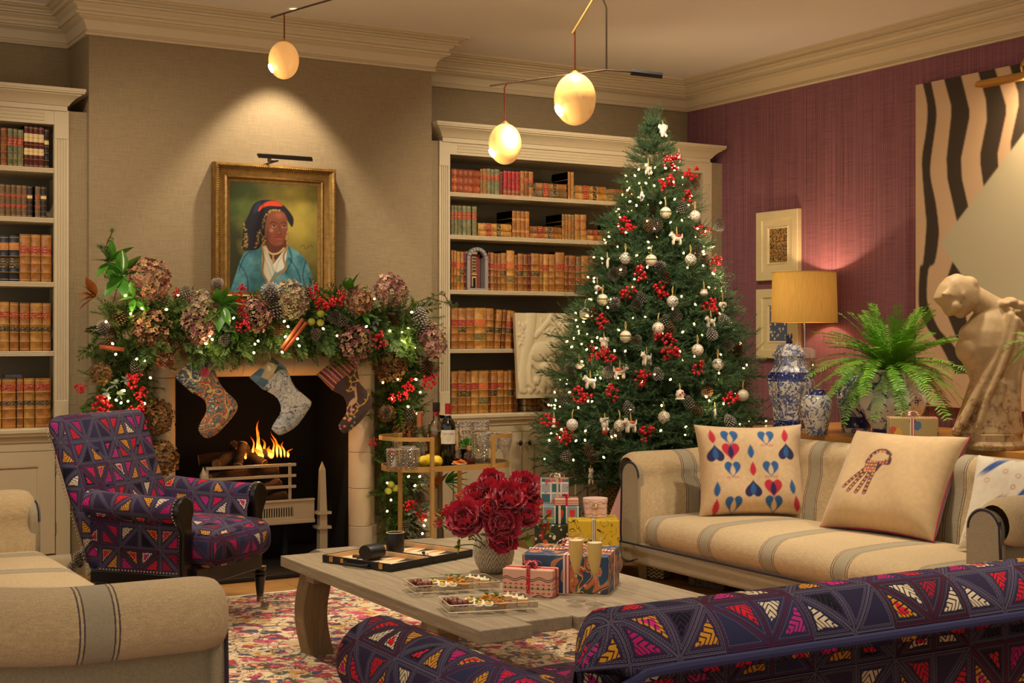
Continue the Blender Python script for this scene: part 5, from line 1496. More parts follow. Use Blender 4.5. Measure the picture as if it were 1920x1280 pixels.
def f3(p):
 p.bg((66, 46, 42)); n = p.noise(60, 3); p.put(n * 0.3, (96, 66, 58))
 Y = (206, 166, 52)
 for q in ([(0.30, 0.95), (0.42, 0.82), (0.52, 0.70), (0.46, 0.58), (0.62, 0.62)], [(0.62, 0.92), (0.60, 0.78), (0.78, 0.66), (0.92, 0.60)], [(0.52, 0.70), (0.70, 0.72)], [(0.9, 0.6), (0.84, 0.45), (0.66, 0.36)], [(0.42, 0.3), (0.56, 0.26), (0.66, 0.36)]):
  cc = p.curve([(x * p.w, y * p.h) for x, y in q], 8); p.line(cc, 0.0022, Y)
  for i, (x, y) in enumerate(cc[::4]):
   s = 1 if i % 2 else -1; p.ell(x + s * 0.008, y + 0.004, 0.008, 0.0034, Y, ang=s * 0.7)
 D = (206, 160, 120); w, h = p.w, p.h
 p.ell(.56 * w, .44 * h, .030, .014, D, ang=0.75); p.line([(.62 * w, .50 * h), (.60 * w, .60 * h), (.53 * w, .63 * h)], .006, D)
 for q in ([(.5, .40), (.44, .33), (.46, .24)], [(.53, .39), (.52, .28)], [(.62, .44), (.68, .38)]): p.line([(x * w, y * h) for x, y in q], .0028, D)
 p.line([(.60 * w, .62 * h), (.62 * w, .68 * h)], .0016, D)
 for i in range(34):
  x, y = p.rng.uniform(.05, .6) * w, p.rng.uniform(.02, .36) * h
  p.ell(x, y, .009, .007, ((196, 60, 84), (214, 120, 130), (120, 140, 90), (90, 120, 140), (206, 150, 60))[i % 5]); p.ell(x, y, .003, .003, (236, 200, 150))
def f3c(p):
 a = -0.86; v = p.x * math.cos(a) - p.y * math.sin(a)
 v = p.x * 0.66 + p.y * 0.75
 C = np.array([lin(c) for c in ((160, 40, 50), (206, 176, 140), (116, 40, 54), (198, 60, 60), (90, 96, 60), (190, 150, 120), (150, 30, 46), (70, 50, 56))])
 u = (-p.x * 0.75 + p.y * 0.66)
 p.c = C[(np.floor(v / 0.0062)).astype(int) % 8]
stocking([(945, 235), (1010, 180), (1060, 110), (1118, 135), (1130, 190), (1150, 250), (1210, 318), (1200, 380), (1140, 460), (1060, 525), (1025, 500), (1025, 465), (1065, 400), (1050, 320), (985, 280)], [(893, 188), (980, 118), (1050, 88), (1122, 128), (1115, 175), (985, 282)],
         'dark brown stocking embroidered with a deer, red striped cuff', f3, f3c, (1050, 92))
# ------------------------------------------------------------------ mantel garland
ga = thing('christmas_garland', 'lush green garland with dried hydrangeas, cones and berries draped over the mantel', 'garland')
TP = [needle_sprig(.15, .034, 80, .0026, seed=1), needle_sprig(.13, .055, 70, .0022, seed=2), needle_sprig(.17, .03, 95, .0026, flat=.5, seed=3), fan_sprig(.17, 4), fan_sprig(.2, 5)]
rnd = random.Random(3)
def gpoint(s):
 """along the garland: up the near drop, over the mantel, down the other drop"""
 return s
Ms, pk = [], []
def gspr(p, d, k, sc=1.0):
 Ms.append(orient(p, d, sc * rnd.uniform(.75, 1.15), rnd.uniform(0, 6.28))); pk.append(k)
XL, XR = 1.93, 3.47
for i in range(640):                                   # across the top
 x = rnd.uniform(XL - 0.12, XR + 0.08)
 p = (x, 7.16 + rnd.uniform(-0.09, 0.09), 1.30 + rnd.uniform(-0.02, 0.10))
 d = (rnd.uniform(-.8, .8), rnd.uniform(-1.0, 0.05), rnd.uniform(-.9, .75))
 gspr(p, d, rnd.choice((0, 0, 1, 2, 3, 4)))
for i in range(170):                                   # fronds hanging over the shelf front
 x = rnd.uniform(XL, XR); p = (x, 7.05 + rnd.uniform(-.03, .02), 1.29 + rnd.uniform(-.03, .03))
 gspr(p, (rnd.uniform(-.4, .4), rnd.uniform(-.6, -.15), -1), rnd.choice((3, 4, 1, 2)))
for X0 in (XL - 0.03, XR + 0.02):                      # the two drops
 for i in range(560):
  z = rnd.uniform(0.06, 1.28); wdt = 0.10 if z > 0.35 else 0.08
  p = (X0 + rnd.gauss(0, .06), 7.26 + rnd.uniform(-.06, .05), z)
  d = (rnd.uniform(-1, 1), rnd.uniform(-1.1, -.1), rnd.uniform(-1.0, .35))
  gspr(p, d, rnd.choice((0, 0, 1, 2, 3)), 0.9 if z > .5 else .8)
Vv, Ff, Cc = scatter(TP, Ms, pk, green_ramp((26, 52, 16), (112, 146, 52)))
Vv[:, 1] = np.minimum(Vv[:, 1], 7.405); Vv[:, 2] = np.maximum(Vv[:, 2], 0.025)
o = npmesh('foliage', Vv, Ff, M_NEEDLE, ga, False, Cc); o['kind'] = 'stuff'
# core rope
MB().tube(smooth_path([(XL - .03, 7.30, .05), (XL - .03, 7.30, .7), (XL - .02, 7.26, 1.22), (XL + .1, 7.18, 1.32), (2.7, 7.17, 1.32), (XR - .1, 7.18, 1.32), (XR + .02, 7.26, 1.22), (XR + .02, 7.30, .7), (XR + .02, 7.30, .05)], 8), 0.018, 8).build('core_rope', M_TWIG, ga, smooth=True)
HY = [hydrangea_mesh('hydrangea', c, s) for s, c in ((1, ((150, 96, 66), (176, 120, 90), (128, 72, 56), (190, 146, 100))), (2, ((156, 84, 90), (186, 130, 120), (120, 64, 62), (200, 156, 126), (150, 130, 84))), (3, ((132, 84, 40), (104, 64, 30), (156, 106, 56), (120, 96, 50))), (4, ((196, 170, 130), (176, 150, 116), (150, 110, 100), (160, 150, 100))))]
PCF = [cone_mesh('pine_cone', True, 1), cone_mesh('pine_cone', False, 2)]
BE = [berry_mesh('berry_cluster', 1), berry_mesh('berry_cluster', 2, 18)]
M_LAUREL = mat('laurel_leaf', (76, 132, 40), 0.35, fn=lambda nd, c: {'Base Color': nd.mix(nd.noise(nd.co(), 3, 3), sc3(c, .55), sc3(c, 1.5))}, coat=0.3)
M_MAGN = mat('magnolia_leaf_back', (150, 84, 30), 0.5, fn=lambda nd, c: {'Base Color': nd.mix(nd.noise(nd.co(), 3, 3), sc3(c, .6), sc3(c, 1.4))})
M_EUC = mat('eucalyptus_leaf', (128, 144, 128), 0.6)
LF = leaf_mesh('leaf', M_LAUREL, 1, .42); LM = leaf_mesh('magnolia_leaf', M_MAGN, 1, .38); LE = leaf_mesh('eucalyptus_leaf', M_EUC, 1, .75, .1, .1)
PPM = 2600 / 7.75
YG = 6.99
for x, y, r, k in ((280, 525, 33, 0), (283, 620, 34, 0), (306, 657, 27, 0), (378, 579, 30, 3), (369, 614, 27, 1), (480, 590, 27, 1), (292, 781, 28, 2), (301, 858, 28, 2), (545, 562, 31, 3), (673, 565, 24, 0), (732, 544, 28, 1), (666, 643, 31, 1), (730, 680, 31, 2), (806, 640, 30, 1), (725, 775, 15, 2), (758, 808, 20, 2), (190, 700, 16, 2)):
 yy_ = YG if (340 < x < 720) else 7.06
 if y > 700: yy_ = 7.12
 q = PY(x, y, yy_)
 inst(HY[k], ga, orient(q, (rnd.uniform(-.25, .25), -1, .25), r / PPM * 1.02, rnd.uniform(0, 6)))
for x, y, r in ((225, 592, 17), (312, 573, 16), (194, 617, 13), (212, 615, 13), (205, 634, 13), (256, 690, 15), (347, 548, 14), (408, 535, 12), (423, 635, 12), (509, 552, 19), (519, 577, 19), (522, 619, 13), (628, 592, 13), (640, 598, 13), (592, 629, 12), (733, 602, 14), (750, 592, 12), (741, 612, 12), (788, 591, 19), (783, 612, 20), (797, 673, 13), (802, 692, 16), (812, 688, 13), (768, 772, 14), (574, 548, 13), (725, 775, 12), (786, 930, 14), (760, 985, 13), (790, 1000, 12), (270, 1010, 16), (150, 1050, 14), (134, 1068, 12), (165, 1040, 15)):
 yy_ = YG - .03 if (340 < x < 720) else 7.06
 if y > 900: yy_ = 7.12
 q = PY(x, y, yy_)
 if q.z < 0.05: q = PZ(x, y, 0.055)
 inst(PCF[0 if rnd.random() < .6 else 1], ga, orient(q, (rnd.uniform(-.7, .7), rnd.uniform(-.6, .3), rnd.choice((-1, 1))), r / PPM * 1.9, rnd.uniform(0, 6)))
for x, y, r in ((447, 562, 12), (453, 580, 10), (455, 607, 13), (250, 709, 15), (266, 737, 12), (187, 757, 16), (200, 766, 12), (256, 767, 14), (262, 786, 14), (586, 541, 11), (590, 556, 10), (604, 567, 12), (616, 570, 10), (633, 562, 12), (640, 552, 10), (715, 637, 15), (768, 723, 13), (804, 716, 13), (812, 706, 10), (755, 739, 11), (735, 746, 10), (150, 726, 9), (735, 845, 10), (330, 548, 7), (700, 830, 9), (770, 945, 13), (790, 965, 11), (455, 540, 9)):
 yy_ = YG - .04 if (340 < x < 720) else 7.05
 q = PY(x, y, yy_)
 inst(BE[rnd.randint(0, 1)], ga, orient(q, (rnd.uniform(-.3, .3), -.4, rnd.uniform(-.5, 1)), r / PPM * 1.05, rnd.uniform(0, 6)))
def whorl(px, py, Y, n, ln, proto, up=0.4, a0=0, a1=2 * PI, tilt=-.5):
 c = PY(px, py, Y)
 for i in range(n):
  a = a0 + (a1 - a0) * (i + rnd.uniform(-.2, .2)) / n
  d = (math.cos(a), tilt + rnd.uniform(-.3, .2), math.sin(a) + up * .3)
  inst(proto, ga, orient(c, d, ln * rnd.uniform(.8, 1.15), rnd.uniform(-.5, .5)))
whorl(206, 492, 7.14, 8, .135, LF); whorl(228, 516, 7.08, 8, .145, LF); whorl(414, 572, 6.95, 10, .135, LF); whorl(656, 548, 7.0, 5, .11, LF, a0=.3, a1=2.8); whorl(180, 556, 7.14, 5, .12, LM, a0=2.2, a1=4.2)
whorl(835, 905, 7.05, 7, .13, LF, a0=-.9, a1=1.6); whorl(820, 915, 7.08, 4, .12, LM, a0=1.2, a1=3.5); whorl(250, 560, 7.04, 6, .1, LF); whorl(680, 590, 6.98, 5, .08, LF); whorl(440, 620, 6.98, 5, .07, LF, a0=3.3, a1=6)
for px, py in ((372, 655), (364, 640), (704, 600), (200, 735), (215, 720), (225, 740), (780, 915), (800, 950), (770, 960), (690, 590), (700, 610), (235, 712), (795, 905), (812, 985)):
 whorl(px, py, 7.0 if 340 < px < 720 else 7.06, 5, .034, LE)
# larch twigs reaching out
for pts, nt in (([(196, 520), (205, 492), (198, 470), (186, 462)], 5), ([(203, 490), (200, 460), (210, 436)], 5), ([(770, 572), (800, 560), (828, 565), (852, 572)], 8), ([(800, 560), (830, 552), (845, 575)], 5)):
 W3 = smooth_path([PY(x, y, 7.12) for x, y in pts], 5)
 MB().tube(W3, .003, 5).build('larch_twig', M_TWIG, ga, smooth=True)
 mm = [orient(W3[min(len(W3) - 1, int(i / nt * (len(W3) - 1)))], (rnd.uniform(-1, 1), rnd.uniform(-1, .3), rnd.uniform(-.5, 1)), .16, 0) for i in range(nt + 2)]
 Vv, Ff, Cc = scatter([needle_sprig(.12, .16, 46, .012, 1.4, seed=9)], mm, [0] * len(mm), green_ramp((60, 76, 34), (120, 134, 76)))
 o = npmesh('larch_tuft', Vv, Ff, M_NEEDLE, ga, False, Cc); o['kind'] = 'stuff'
M_CINN = mat('cinnamon_bark', (140, 62, 30), 0.7, fn=noisy(.4, 12, stretch=(1, 1, 8)))
for a, b in (((186, 650), (232, 655)), ((528, 654), (568, 598)), ((533, 658), (574, 604)), ((766, 812), (778, 855))):
 A_, B_ = PY(*a, YG - .05 if a[0] > 300 and a[0] < 700 else 7.03), PY(*b, YG - .06 if a[0] > 300 and a[0] < 700 else 7.03)
 MB().tube([A_, A_.lerp(B_, .5), B_], .011, 8).build('cinnamon_stick', M_CINN, ga, smooth=True, sharp=60)
M_LIME = mat('dried_lime', (140, 140, 44), 0.6, fn=noisy(.3, 20))
for x, y in ((584, 603), (601, 605), (601, 588), (733, 908), (742, 915), (728, 920)):
 q = PY(x, y, YG - .05 if x < 700 else 7.08)
 MB().ell(q, (.022, .022, .02), 12, 8).build('dried_lime', M_LIME, ga, smooth=True)
# fairy lights on the garland
BL = MB().ell((0, 0, 0), (.0058, .0058, .0085), 8, 6).build('fairy_bulb', M_BULB, None, smooth=True)
gl = [(235, 554), (266, 578), (245, 588), (199, 603), (211, 644), (217, 664), (334, 553), (312, 580), (256, 673), (271, 676), (282, 708), (233, 732), (205, 746), (218, 750), (240, 752), (271, 756), (227, 755), (393, 630), (398, 636), (386, 644), (478, 645), (476, 661), (484, 639), (533, 602), (540, 612), (535, 631), (558, 635), (561, 648), (529, 660), (606, 616), (632, 629), (687, 612), (772, 585), (731, 620), (754, 622), (753, 638), (779, 652), (765, 615), (718, 717), (746, 711), (780, 711), (788, 735), (735, 747), (765, 762), (782, 775), (766, 893), (787, 893), (778, 910), (726, 905), (733, 937), (726, 958), (798, 975), (795, 985), (792, 1000), (438, 596), (702, 560)]
for x, y in gl:
 q = PY(x, y, (YG - .10 if 340 < x < 720 else 7.0) if y < 700 else 7.04)
 inst(BL, ga, orient(q, (rnd.uniform(-1, 1), -1, rnd.uniform(-1, 1)), 1.0))
for x, y, e in ((245, 580, .5), (228, 745, .5), (535, 630, .4), (760, 640, .5), (770, 740, .4), (740, 940, .3), (395, 640, .3)):
 l = bpy.data.lights.new('fairy_glow', 'POINT'); l.energy = e; l.color = (1, .78, .42); l.shadow_soft_size = .02
 o = bpy.data.objects.new('fairy_glow', l); q = PY(x, y, 6.92 if 340 < x < 720 else 6.94); o.location = q; COL.objects.link(o); o.parent = ga
hide_proto(*HY, LM, LE)
# ------------------------------------------------------------------ christmas tree
TX, TY, TTOP, TBOT = 4.83, 6.60, 2.50, 0.52
def trad(z):
 t = max(0.0, min(1.0, (2.56 - z) / (2.56 - 0.62)))
 r = 0.69 * t ** 0.84
 return r if z > 0.62 else r * (0.80 + 0.2 * (z - 0.45) / 0.17)
tree = thing('christmas_tree', 'tall dark green fir Christmas tree hung with lights and ornaments', 'tree', (TX, TY, 0))
MB().tube([(0, 0, .12), (0, 0, 1.2), (.01, 0, 2.46)], [.04, .028, .006], 10).build('trunk', M_TWIG, tree, smooth=True)
# branch templates: a main shoot with side shoots, unit length along +Z, upper side +Y
def branch_template(seed):
 r = np.random.RandomState(seed)
 tw = [needle_sprig(1.0, .13, 84, .017, 1.0, 0.0, .35, seed=seed * 7 + k) for k in range(3)]
 mm, pk_ = [], []
 mm.append(orient((0, 0, .25), (0, 0, 1), .78, 0)); pk_.append(0)
 n = 13
 for i in range(n):
  s = .16 + .74 * i / n
  for sd in (-1, 1):
   l = (1 - s) * .62 + .12
   d = (sd * (.85 + .2 * r.rand()), .14 + .28 * r.randn(), .75 + .3 * r.rand())
   mm.append(orient((0, 0, s), d, (l * .95, l * .95, l) if False else l, r.rand() * 6)); pk_.append(r.randint(3))
  if i % 2 == 0:
   mm.append(orient((0, 0, s), (.2 * r.randn(), .7, .8), .26, 0)); pk_.append(r.randint(3))
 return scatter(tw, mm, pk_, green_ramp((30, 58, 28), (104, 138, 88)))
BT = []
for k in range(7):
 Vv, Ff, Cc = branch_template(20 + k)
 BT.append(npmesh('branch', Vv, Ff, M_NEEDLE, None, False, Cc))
 stem = None
rb = random.Random(12)
nb = 0
z = 0.50
while z < 2.42:
 r = trad(z)
 n = max(6, int(2 * PI * r / 0.18))
 off = rb.uniform(0, 6.28)
 for i in range(n):
  a = off + 2 * PI * i / n + rb.uniform(-.15, .15)
  ln = (r + .03) * rb.uniform(.88, 1.08)
  rise = .15 + .55 * max(0, (z - 1.7)) if z > .9 else -.02
  p0 = Vector((0, 0, z + rb.uniform(-.03, .03) + .03 * (1 if z > 1 else 0)))
  d = Vector((math.cos(a), math.sin(a), rise + rb.uniform(-.12, .12)))
  if TY + math.sin(a) * ln > 7.36: ln *= .86
  side = Vector((0, 0, 1)).cross(d).normalized(); up = d.normalized().cross(side)
  M = Matrix((( -side.x, up.x, d.normalized().x, p0.x), (-side.y, up.y, d.normalized().y, p0.y), (-side.z, up.z, d.normalized().z, p0.z), (0, 0, 0, 1)))
  wd = max(ln * 1.05, .20)
  inst(rb.choice(BT), tree, M @ Matrix.Diagonal((wd * .85, wd * .85, ln, 1)))
  nb += 1
 z += 0.085 - 0.018 * (z - .5) / 2
for k in range(5):
 a = k * 1.26; inst(BT[k], tree, orient((0, 0, 2.34 + .02 * k), (.25 * math.cos(a), .25 * math.sin(a), 1), (.12, .12, .20), 0))
hide_proto(*BT)
print('tree branches', nb)
# wicker basket
def wick_fn(nd, c):
 v = nd.co(); x, y, z = nd.sep(v)
 ang = nd.math('ARCTAN2', y, x)
 row = nd.floor(z * 62.0)
 w = nd.sin(ang * 34.0 + (row % 2.0) * 3.14159); w2 = nd.sin(z * 62.0 * 6.2832)
 h = w * 0.5 + w2 * 0.4
 n = nd.noise(v, 30, 3)
 return {'Base Color': nd.mix(nd.step(h, -.5, .5), L(58, 40, 16), nd.mix(n, L(124, 94, 44), L(170, 134, 74))), 'Normal': nd.bump(h, 1.0, .01)}
M_WICK = mat('wicker', (140, 104, 52), 0.75, fn=wick_fn)
bk = thing('wicker_basket', 'tall round wicker basket holding the Christmas tree', 'basket', (TX, TY, 0))
MB().lathe([(.02, .004), (.27, .004), (.285, .02), (.30, .44), (.305, .46), (.29, .46), (.275, .06), (.02, .05)], 40).build('woven_body', M_WICK, bk, smooth=True, sharp=60)
MB().tube([(.30 * math.cos(a), .30 * math.sin(a), .465) for a in np.linspace(0, 2 * PI, 41)], .014, 8).build('rim_braid', M_WICK, bk, smooth=True)
MB().lathe([(0, .43), (.285, .43)], 24).build('packing_moss', mat('moss', (62, 66, 34), .95, fn=noisy(.4, 40)), bk)
def tree_pt(px, py, extra=.02):
 """where the view line through that place of the photograph meets the front of the tree"""
 r_ = Vector(_ray(px, py)); o_ = Vector((0, 0, EYE)); best = None
 for i in range(260):
  d = 6.6 + i * .01
  q = o_ + r_ * d
  e = math.hypot(q.x - TX, q.y - TY) - (trad(q.z) * .96 + extra)
  if best is None or e < best[0] - 1e-6: best = (e, q.copy())
  if e <= 0: return q
 return best[1]
# ---- pine cones and berries on the tree
tcones = [(1287, 349), (1302, 344), (1280, 387), (1298, 396), (1215, 419), (1231, 425), (1348, 420), (1305, 475), (1323, 491), (1152, 511), (1167, 504), (1237, 503), (1249, 520), (1195, 568), (1202, 556), (1154, 572), (1268, 588), (1247, 600), (1256, 613), (1194, 642), (1356, 598), (1334, 624), (1113, 584), (1142, 694), (1233, 699), (1327, 729), (1292, 753), (1306, 765), (1178, 762), (1058, 749), (1367, 787), (1405, 805), (1063, 852), (1044, 866), (1103, 844), (1112, 858), (1070, 694), (1158, 815), (1383, 658), (1363, 650)]
tb = [(1262, 304), (1251, 344), (1289, 369), (1295, 326), (1176, 421), (1316, 430), (1201, 511), (1176, 547), (1238, 543), (1340, 495), (1242, 631), (1255, 651), (1336, 574), (1129, 604), (1139, 665), (1258, 661), (1203, 707), (1308, 691), (1092, 738), (1146, 735), (1372, 746), (1211, 810), (1063, 816), (1033, 789), (1117, 663)]
NUMT = 'counted from the top of the tree'
for k, (x, y) in enumerate(sorted(tcones, key=lambda q: q[1])):
 q = tree_pt(x, y, .015)
 t = thing('pine_cone', 'frosted pine cone on the Christmas tree, %s %s' % (ordw(k + 1), NUMT), 'pine cone', q, 0, 'pine cones on the tree')
 o = inst(PCF[0] if k % 4 else PCF[1], t, orient((0, 0, 0), (rb.uniform(-.6, .6), rb.uniform(-.5, .2), -1 if rb.random() < .6 else 1), .074, rb.uniform(0, 6)), 'cone_scales')
 MB().tube([(0, .0, 0), (0, .06, .01)], .002, 5).build('wire', M_TWIG, t)
for k, (x, y) in enumerate(sorted(tb, key=lambda q: q[1])):
 q = tree_pt(x, y, .02)
 t = thing('berry_sprig', 'red berry sprig on the Christmas tree, %s %s' % (ordw(k + 1), NUMT), 'berries', q, 0, 'berry sprigs on the tree')
 inst(BE[k % 2], t, orient((0, 0, 0), (rb.uniform(-1, 1), -.4, rb.uniform(-.6, .6)), .05, rb.uniform(0, 6)), 'berry_cluster')
 MB().tube([(0, .0, 0), (.01, .07, -.01)], .002, 5).build('twig', M_TWIG, t)
# ---- hanging ornaments
M_PORC = mat('white_porcelain', (228, 214, 190), 0.3, coat=.3)
M_RIB = mat('gold_ribbon', (206, 178, 98), 0.5)
M_GCAP = mat('gold_cap', (206, 170, 96), 0.3, .9)
def hang(t, h=.05):
 MB().tube(smooth_path([(0, 0, h * .0), (-.003, 0, h * .5), (0, .004, h), (.003, 0, h * .5), (0, 0, 0)], 4), .0013, 5).build('ribbon', M_RIB, t, smooth=True)
def bauble_mat(kind):
 def f(nd, c):
  v = nd.co(); x, y, z = nd.sep(v); a = nd.math('ARCTAN2', y, x)
  base = L(230, 216, 190)
  if kind == 'zigzag':
   zz = z * 110.0 + nd.abs(nd.fract(a * 1.6) - .5) * 3.0
   return nd.mix(nd.step(nd.abs(nd.fract(zz * .5) - .5), .10, .16), L(80, 84, 120), base)
  if kind == 'band': return nd.mix((nd.abs(z - .004) < .005), nd.mix((nd.abs(z + .010) < .0012), base, L(190, 160, 90)), L(120, 118, 44))
  if kind == 'dots': return nd.mix(nd.step(nd.voro(v, 110), .34, .40), L(60, 52, 46), base)
  if kind == 'sprig': return nd.mix(nd.step(nd.voro(v, 70), .22, .28), L(150, 60, 60), nd.mix(nd.step(nd.voro(nd.map(v, loc=(3, 1, 2)), 80), .18, .24), L(70, 86, 50), base))
  return base
 return mat('bauble_' + kind, (228, 214, 190), .3, fn=f, coat=.4)
def bauble(px, py, kind, label, r=.0335):
 q = tree_pt(px, py, .03)
 t = thing('bauble', label, 'bauble', q, rb.uniform(0, 6), 'painted baubles on the tree')
 MB().ell((0, 0, 0), r, 18, 12).build('ball', bauble_mat(kind), t, smooth=True)
 MB().lathe([(.0, r - .002), (.008, r - .001), (.008, r + .006), (.003, r + .008), (0, r + .008)], 10).build('cap', M_GCAP, t, smooth=True)
 h = .05
 MB().tube(smooth_path([(0, 0, r + .006), (-.004, 0, r + h * .6), (0, .006, r + h), (.004, 0, r + h * .6), (0, 0, r + .006)], 4), .0022, 5).build('ribbon', M_RIB, t, smooth=True)
for x, y, k, lb in ((1248, 399, 'band', 'white bauble with an olive band near the top of the tree'), (1303, 405, 'sprig', 'white sprigged bauble on a long ribbon, near the top at the plum wall side'), (1173, 484, 'zigzag', 'white bauble with blue zigzags on the bookcase side of the tree, upper half'), (1221, 488, 'band', 'olive-banded white bauble between the zigzag and the speckled baubles, upper half of tree'), (1295, 487, 'dots', 'white bauble speckled with dark dots, upper half of the tree'),
     (1130, 562, 'band', 'olive-banded bauble just below the small cup on the bookcase side of the tree'), (1261, 565, 'zigzag', 'blue zigzag bauble in the middle of the tree'), (1173, 631, 'band', 'olive-banded white bauble level with the stone relief, on a pale ribbon'), (1234, 615, 'sprig', 'white sprigged bauble beside two pine cones in mid tree'), (1308, 656, 'sprig', 'round white bauble on the plum wall side at mid height'),
     (1346, 683, 'dots', 'speckled white bauble at the outer branches near the lower framed picture'), (1393, 741, 'plain', 'plain white bauble on the outermost branch towards the blue ginger jar'), (1245, 782, 'dots', 'dark speckled white bauble low in the middle of the tree'), (1073, 796, 'zigzag', 'wavy-lined white bauble on the low branches above the cabinet doors'), (1162, 798, 'dots', 'white bauble with script-like dark dots low on the tree beside the pony'), (1097, 588, 'plain', 'white bauble among bright lights on the bookcase side')):
 bauble(x, y, k, lb)
def figure(px, py, balls, label, cat, colr=None, parts=(), sc=1.0, rot=0.0, hgt=.045):
 q = tree_pt(px, py, .03)
 t = thing('animal_ornament' if cat == 'animal ornament' else 'tree_ornament', label, 'ornament', q, rot, 'painted figure ornaments on the tree')
 m = MB()
 for c, r in balls: m.ell([v * sc for v in c], [v * sc for v in (r if isinstance(r, tuple) else (r, r, r))], 10, 7)
 o = m.build('body', colr or M_PORC, t, smooth=True)
 rm = o.modifiers.new('remesh', 'REMESH'); rm.mode = 'VOXEL'; rm.voxel_size = .0032; rm.use_smooth_shade = True
 for nm, bl, mt in parts:
  m = MB()
  for c, r in bl: m.ell([v * sc for v in c], [v * sc for v in (r if isinstance(r, tuple) else (r, r, r))], 8, 6)
  m.build(nm, mt, t, smooth=True)
 MB().tube(smooth_path([(0, 0, .02 * sc), (-.003, 0, hgt * .7), (0, .004, hgt + .02), (.003, 0, hgt * .7), (0, 0, .02 * sc)], 4), .0014, 5).build('ribbon', M_RIB, t, smooth=True)
M_ORED = mat('ornament_red', (190, 44, 34), .4); M_OBLUE = mat('ornament_blue', (80, 100, 150), .4); M_OGRN = mat('ornament_olive', (110, 112, 48), .4)
QUAD = [((0, 0, .002), (.026, .013, .015)), ((-.026, 0, .018), (.012, .011, .012)), ((-.018, 0, .010), (.012, .010, .014)), ((-.018, .007, -.018), (.006, .006, .016)), ((-.018, -.007, -.018), (.006, .006, .016)), ((.018, .007, -.018), (.006, .006, .016)), ((.018, -.007, -.018), (.006, .006, .016)), ((.028, 0, .012), (.004, .004, .014)), ((-.026, .008, .029), (.004, .003, .006)), ((-.026, -.008, .029), (.004, .003, .006)), ((-.036, 0, .014), (.007, .006, .006))]
ELEPH = [((0, 0, .0), (.020, .018, .022)), ((0, -.006, .022), (.016, .014, .015)), ((-.020, 0, .022), (.011, .005, .014)), ((.020, 0, .022), (.011, .005, .014)), ((0, -.020, .016), (.005, .007, .010)), ((0, -.024, .004), (.004, .004, .010)), ((-.012, -.010, -.024), (.008, .010, .009)), ((.012, -.010, -.024), (.008, .010, .009))]
figure(1243, 246, ELEPH, 'white elephant sitting at the very top of the tree', 'animal ornament', sc=1.15)
MB().ell((0, 0, 0), 1).build('x', None); bpy.data.objects.remove(bpy.data.objects['x'])
figure(1216, 317, QUAD, 'white dog ornament high on the bookcase side of the tree', 'animal ornament', sc=1.0, rot=.4)
figure(1273, 299, [((0, 0, 0), (.014, .012, .024)), ((0, 0, .026), (.010, .009, .010))], 'red, white and blue figure hanging just below the treetop', 'o', parts=(('coat', [((0, -.003, 0), (.0145, .012, .010))], M_ORED), ('hat', [((0, 0, .034), (.009, .008, .008))], M_OBLUE)))
figure(1203, 370, [((0, 0, 0), (.012, .014, .024)), ((.004, 0, .026), (.010, .010, .010)), ((-.012, 0, -.004), (.014, .006, .008))], 'white bird with a blue wing on the upper branches', 'o', parts=(('wing', [((-.010, -.006, 0), (.012, .007, .010))], M_OBLUE),), rot=.5)
figure(1269, 447, QUAD, 'white horse with a red saddle near the top of the tree', 'animal ornament', sc=1.15, rot=-.3, parts=(('saddle', [((.004, 0, .012), (.020, .0145, .009))], M_ORED),))
figure(1139, 494, [((0, 0, 0), (.009, .009, .030)), ((.006, 0, .026), (.010, .008, .009))], 'slim white cane-shaped ornament at the upper outer branches by the books', 'o')
figure(1120, 540, [((0, 0, 0), (.020, .020, .018)), ((.024, 0, 0), (.008, .004, .010))], 'small painted white cup ornament on the bookcase side', 'o', parts=(('flower', [((-.004, -.019, 0), (.008, .004, .008))], M_ORED),))
figure(1320, 548, [((0, 0, -.004), (.024, .024, .014)), ((0, 0, .010), (.020, .020, .008))], 'round cream cake-shaped ornament on the plum wall side', 'o', parts=(('icing', [((0, 0, .014), (.018, .018, .005))], mat('ornament_peach', (214, 160, 110), .5)),))
figure(1355, 574, [((-.012, 0, .008), (.018, .009, .018)), ((.012, 0, .008), (.018, .009, .018)), ((0, 0, -.010), (.014, .009, .018)), ((0, 0, -.024), (.006, .007, .010))], 'white heart ornament with a green wreath, outermost towards the plum wall', 'o', parts=(('wreath', [((.011 * math.cos(a), -.008, .011 * math.sin(a)), .0045) for a in np.linspace(0, 5.9, 9)], M_OGRN),), hgt=.07)
figure(1333, 603, QUAD, 'white cat ornament with raised tail below the heart', 'animal ornament', sc=1.05)
figure(1133, 645, ELEPH, 'white elephant on a red ball, on the bookcase side', 'animal ornament', sc=1.1, parts=(('ball', [((0, 0, -.040), .014)], M_ORED),))
figure(1213, 672, QUAD, 'white terrier ornament in the middle of the lower tree', 'animal ornament', sc=1.2, rot=.2)
figure(1086, 685, [((0, 0, 0), (.024, .024, .020)), ((.028, 0, 0), (.008, .004, .011))], 'white teacup ornament next to the stone relief', 'o', parts=(('rim', [((0, 0, .014), (.022, .022, .006))], M_OGRN),))
figure(1162, 697, QUAD, 'white pony with an orange-red blanket, lower half of the tree', 'animal ornament', sc=1.25, rot=2.9, parts=(('blanket', [((.004, 0, .010), (.022, .0148, .010))], mat('ornament_orange', (206, 88, 50), .5)),))
figure(1107, 716, QUAD, 'white cat ornament standing above a red berry sprig', 'animal ornament', sc=1.15, rot=-.2)
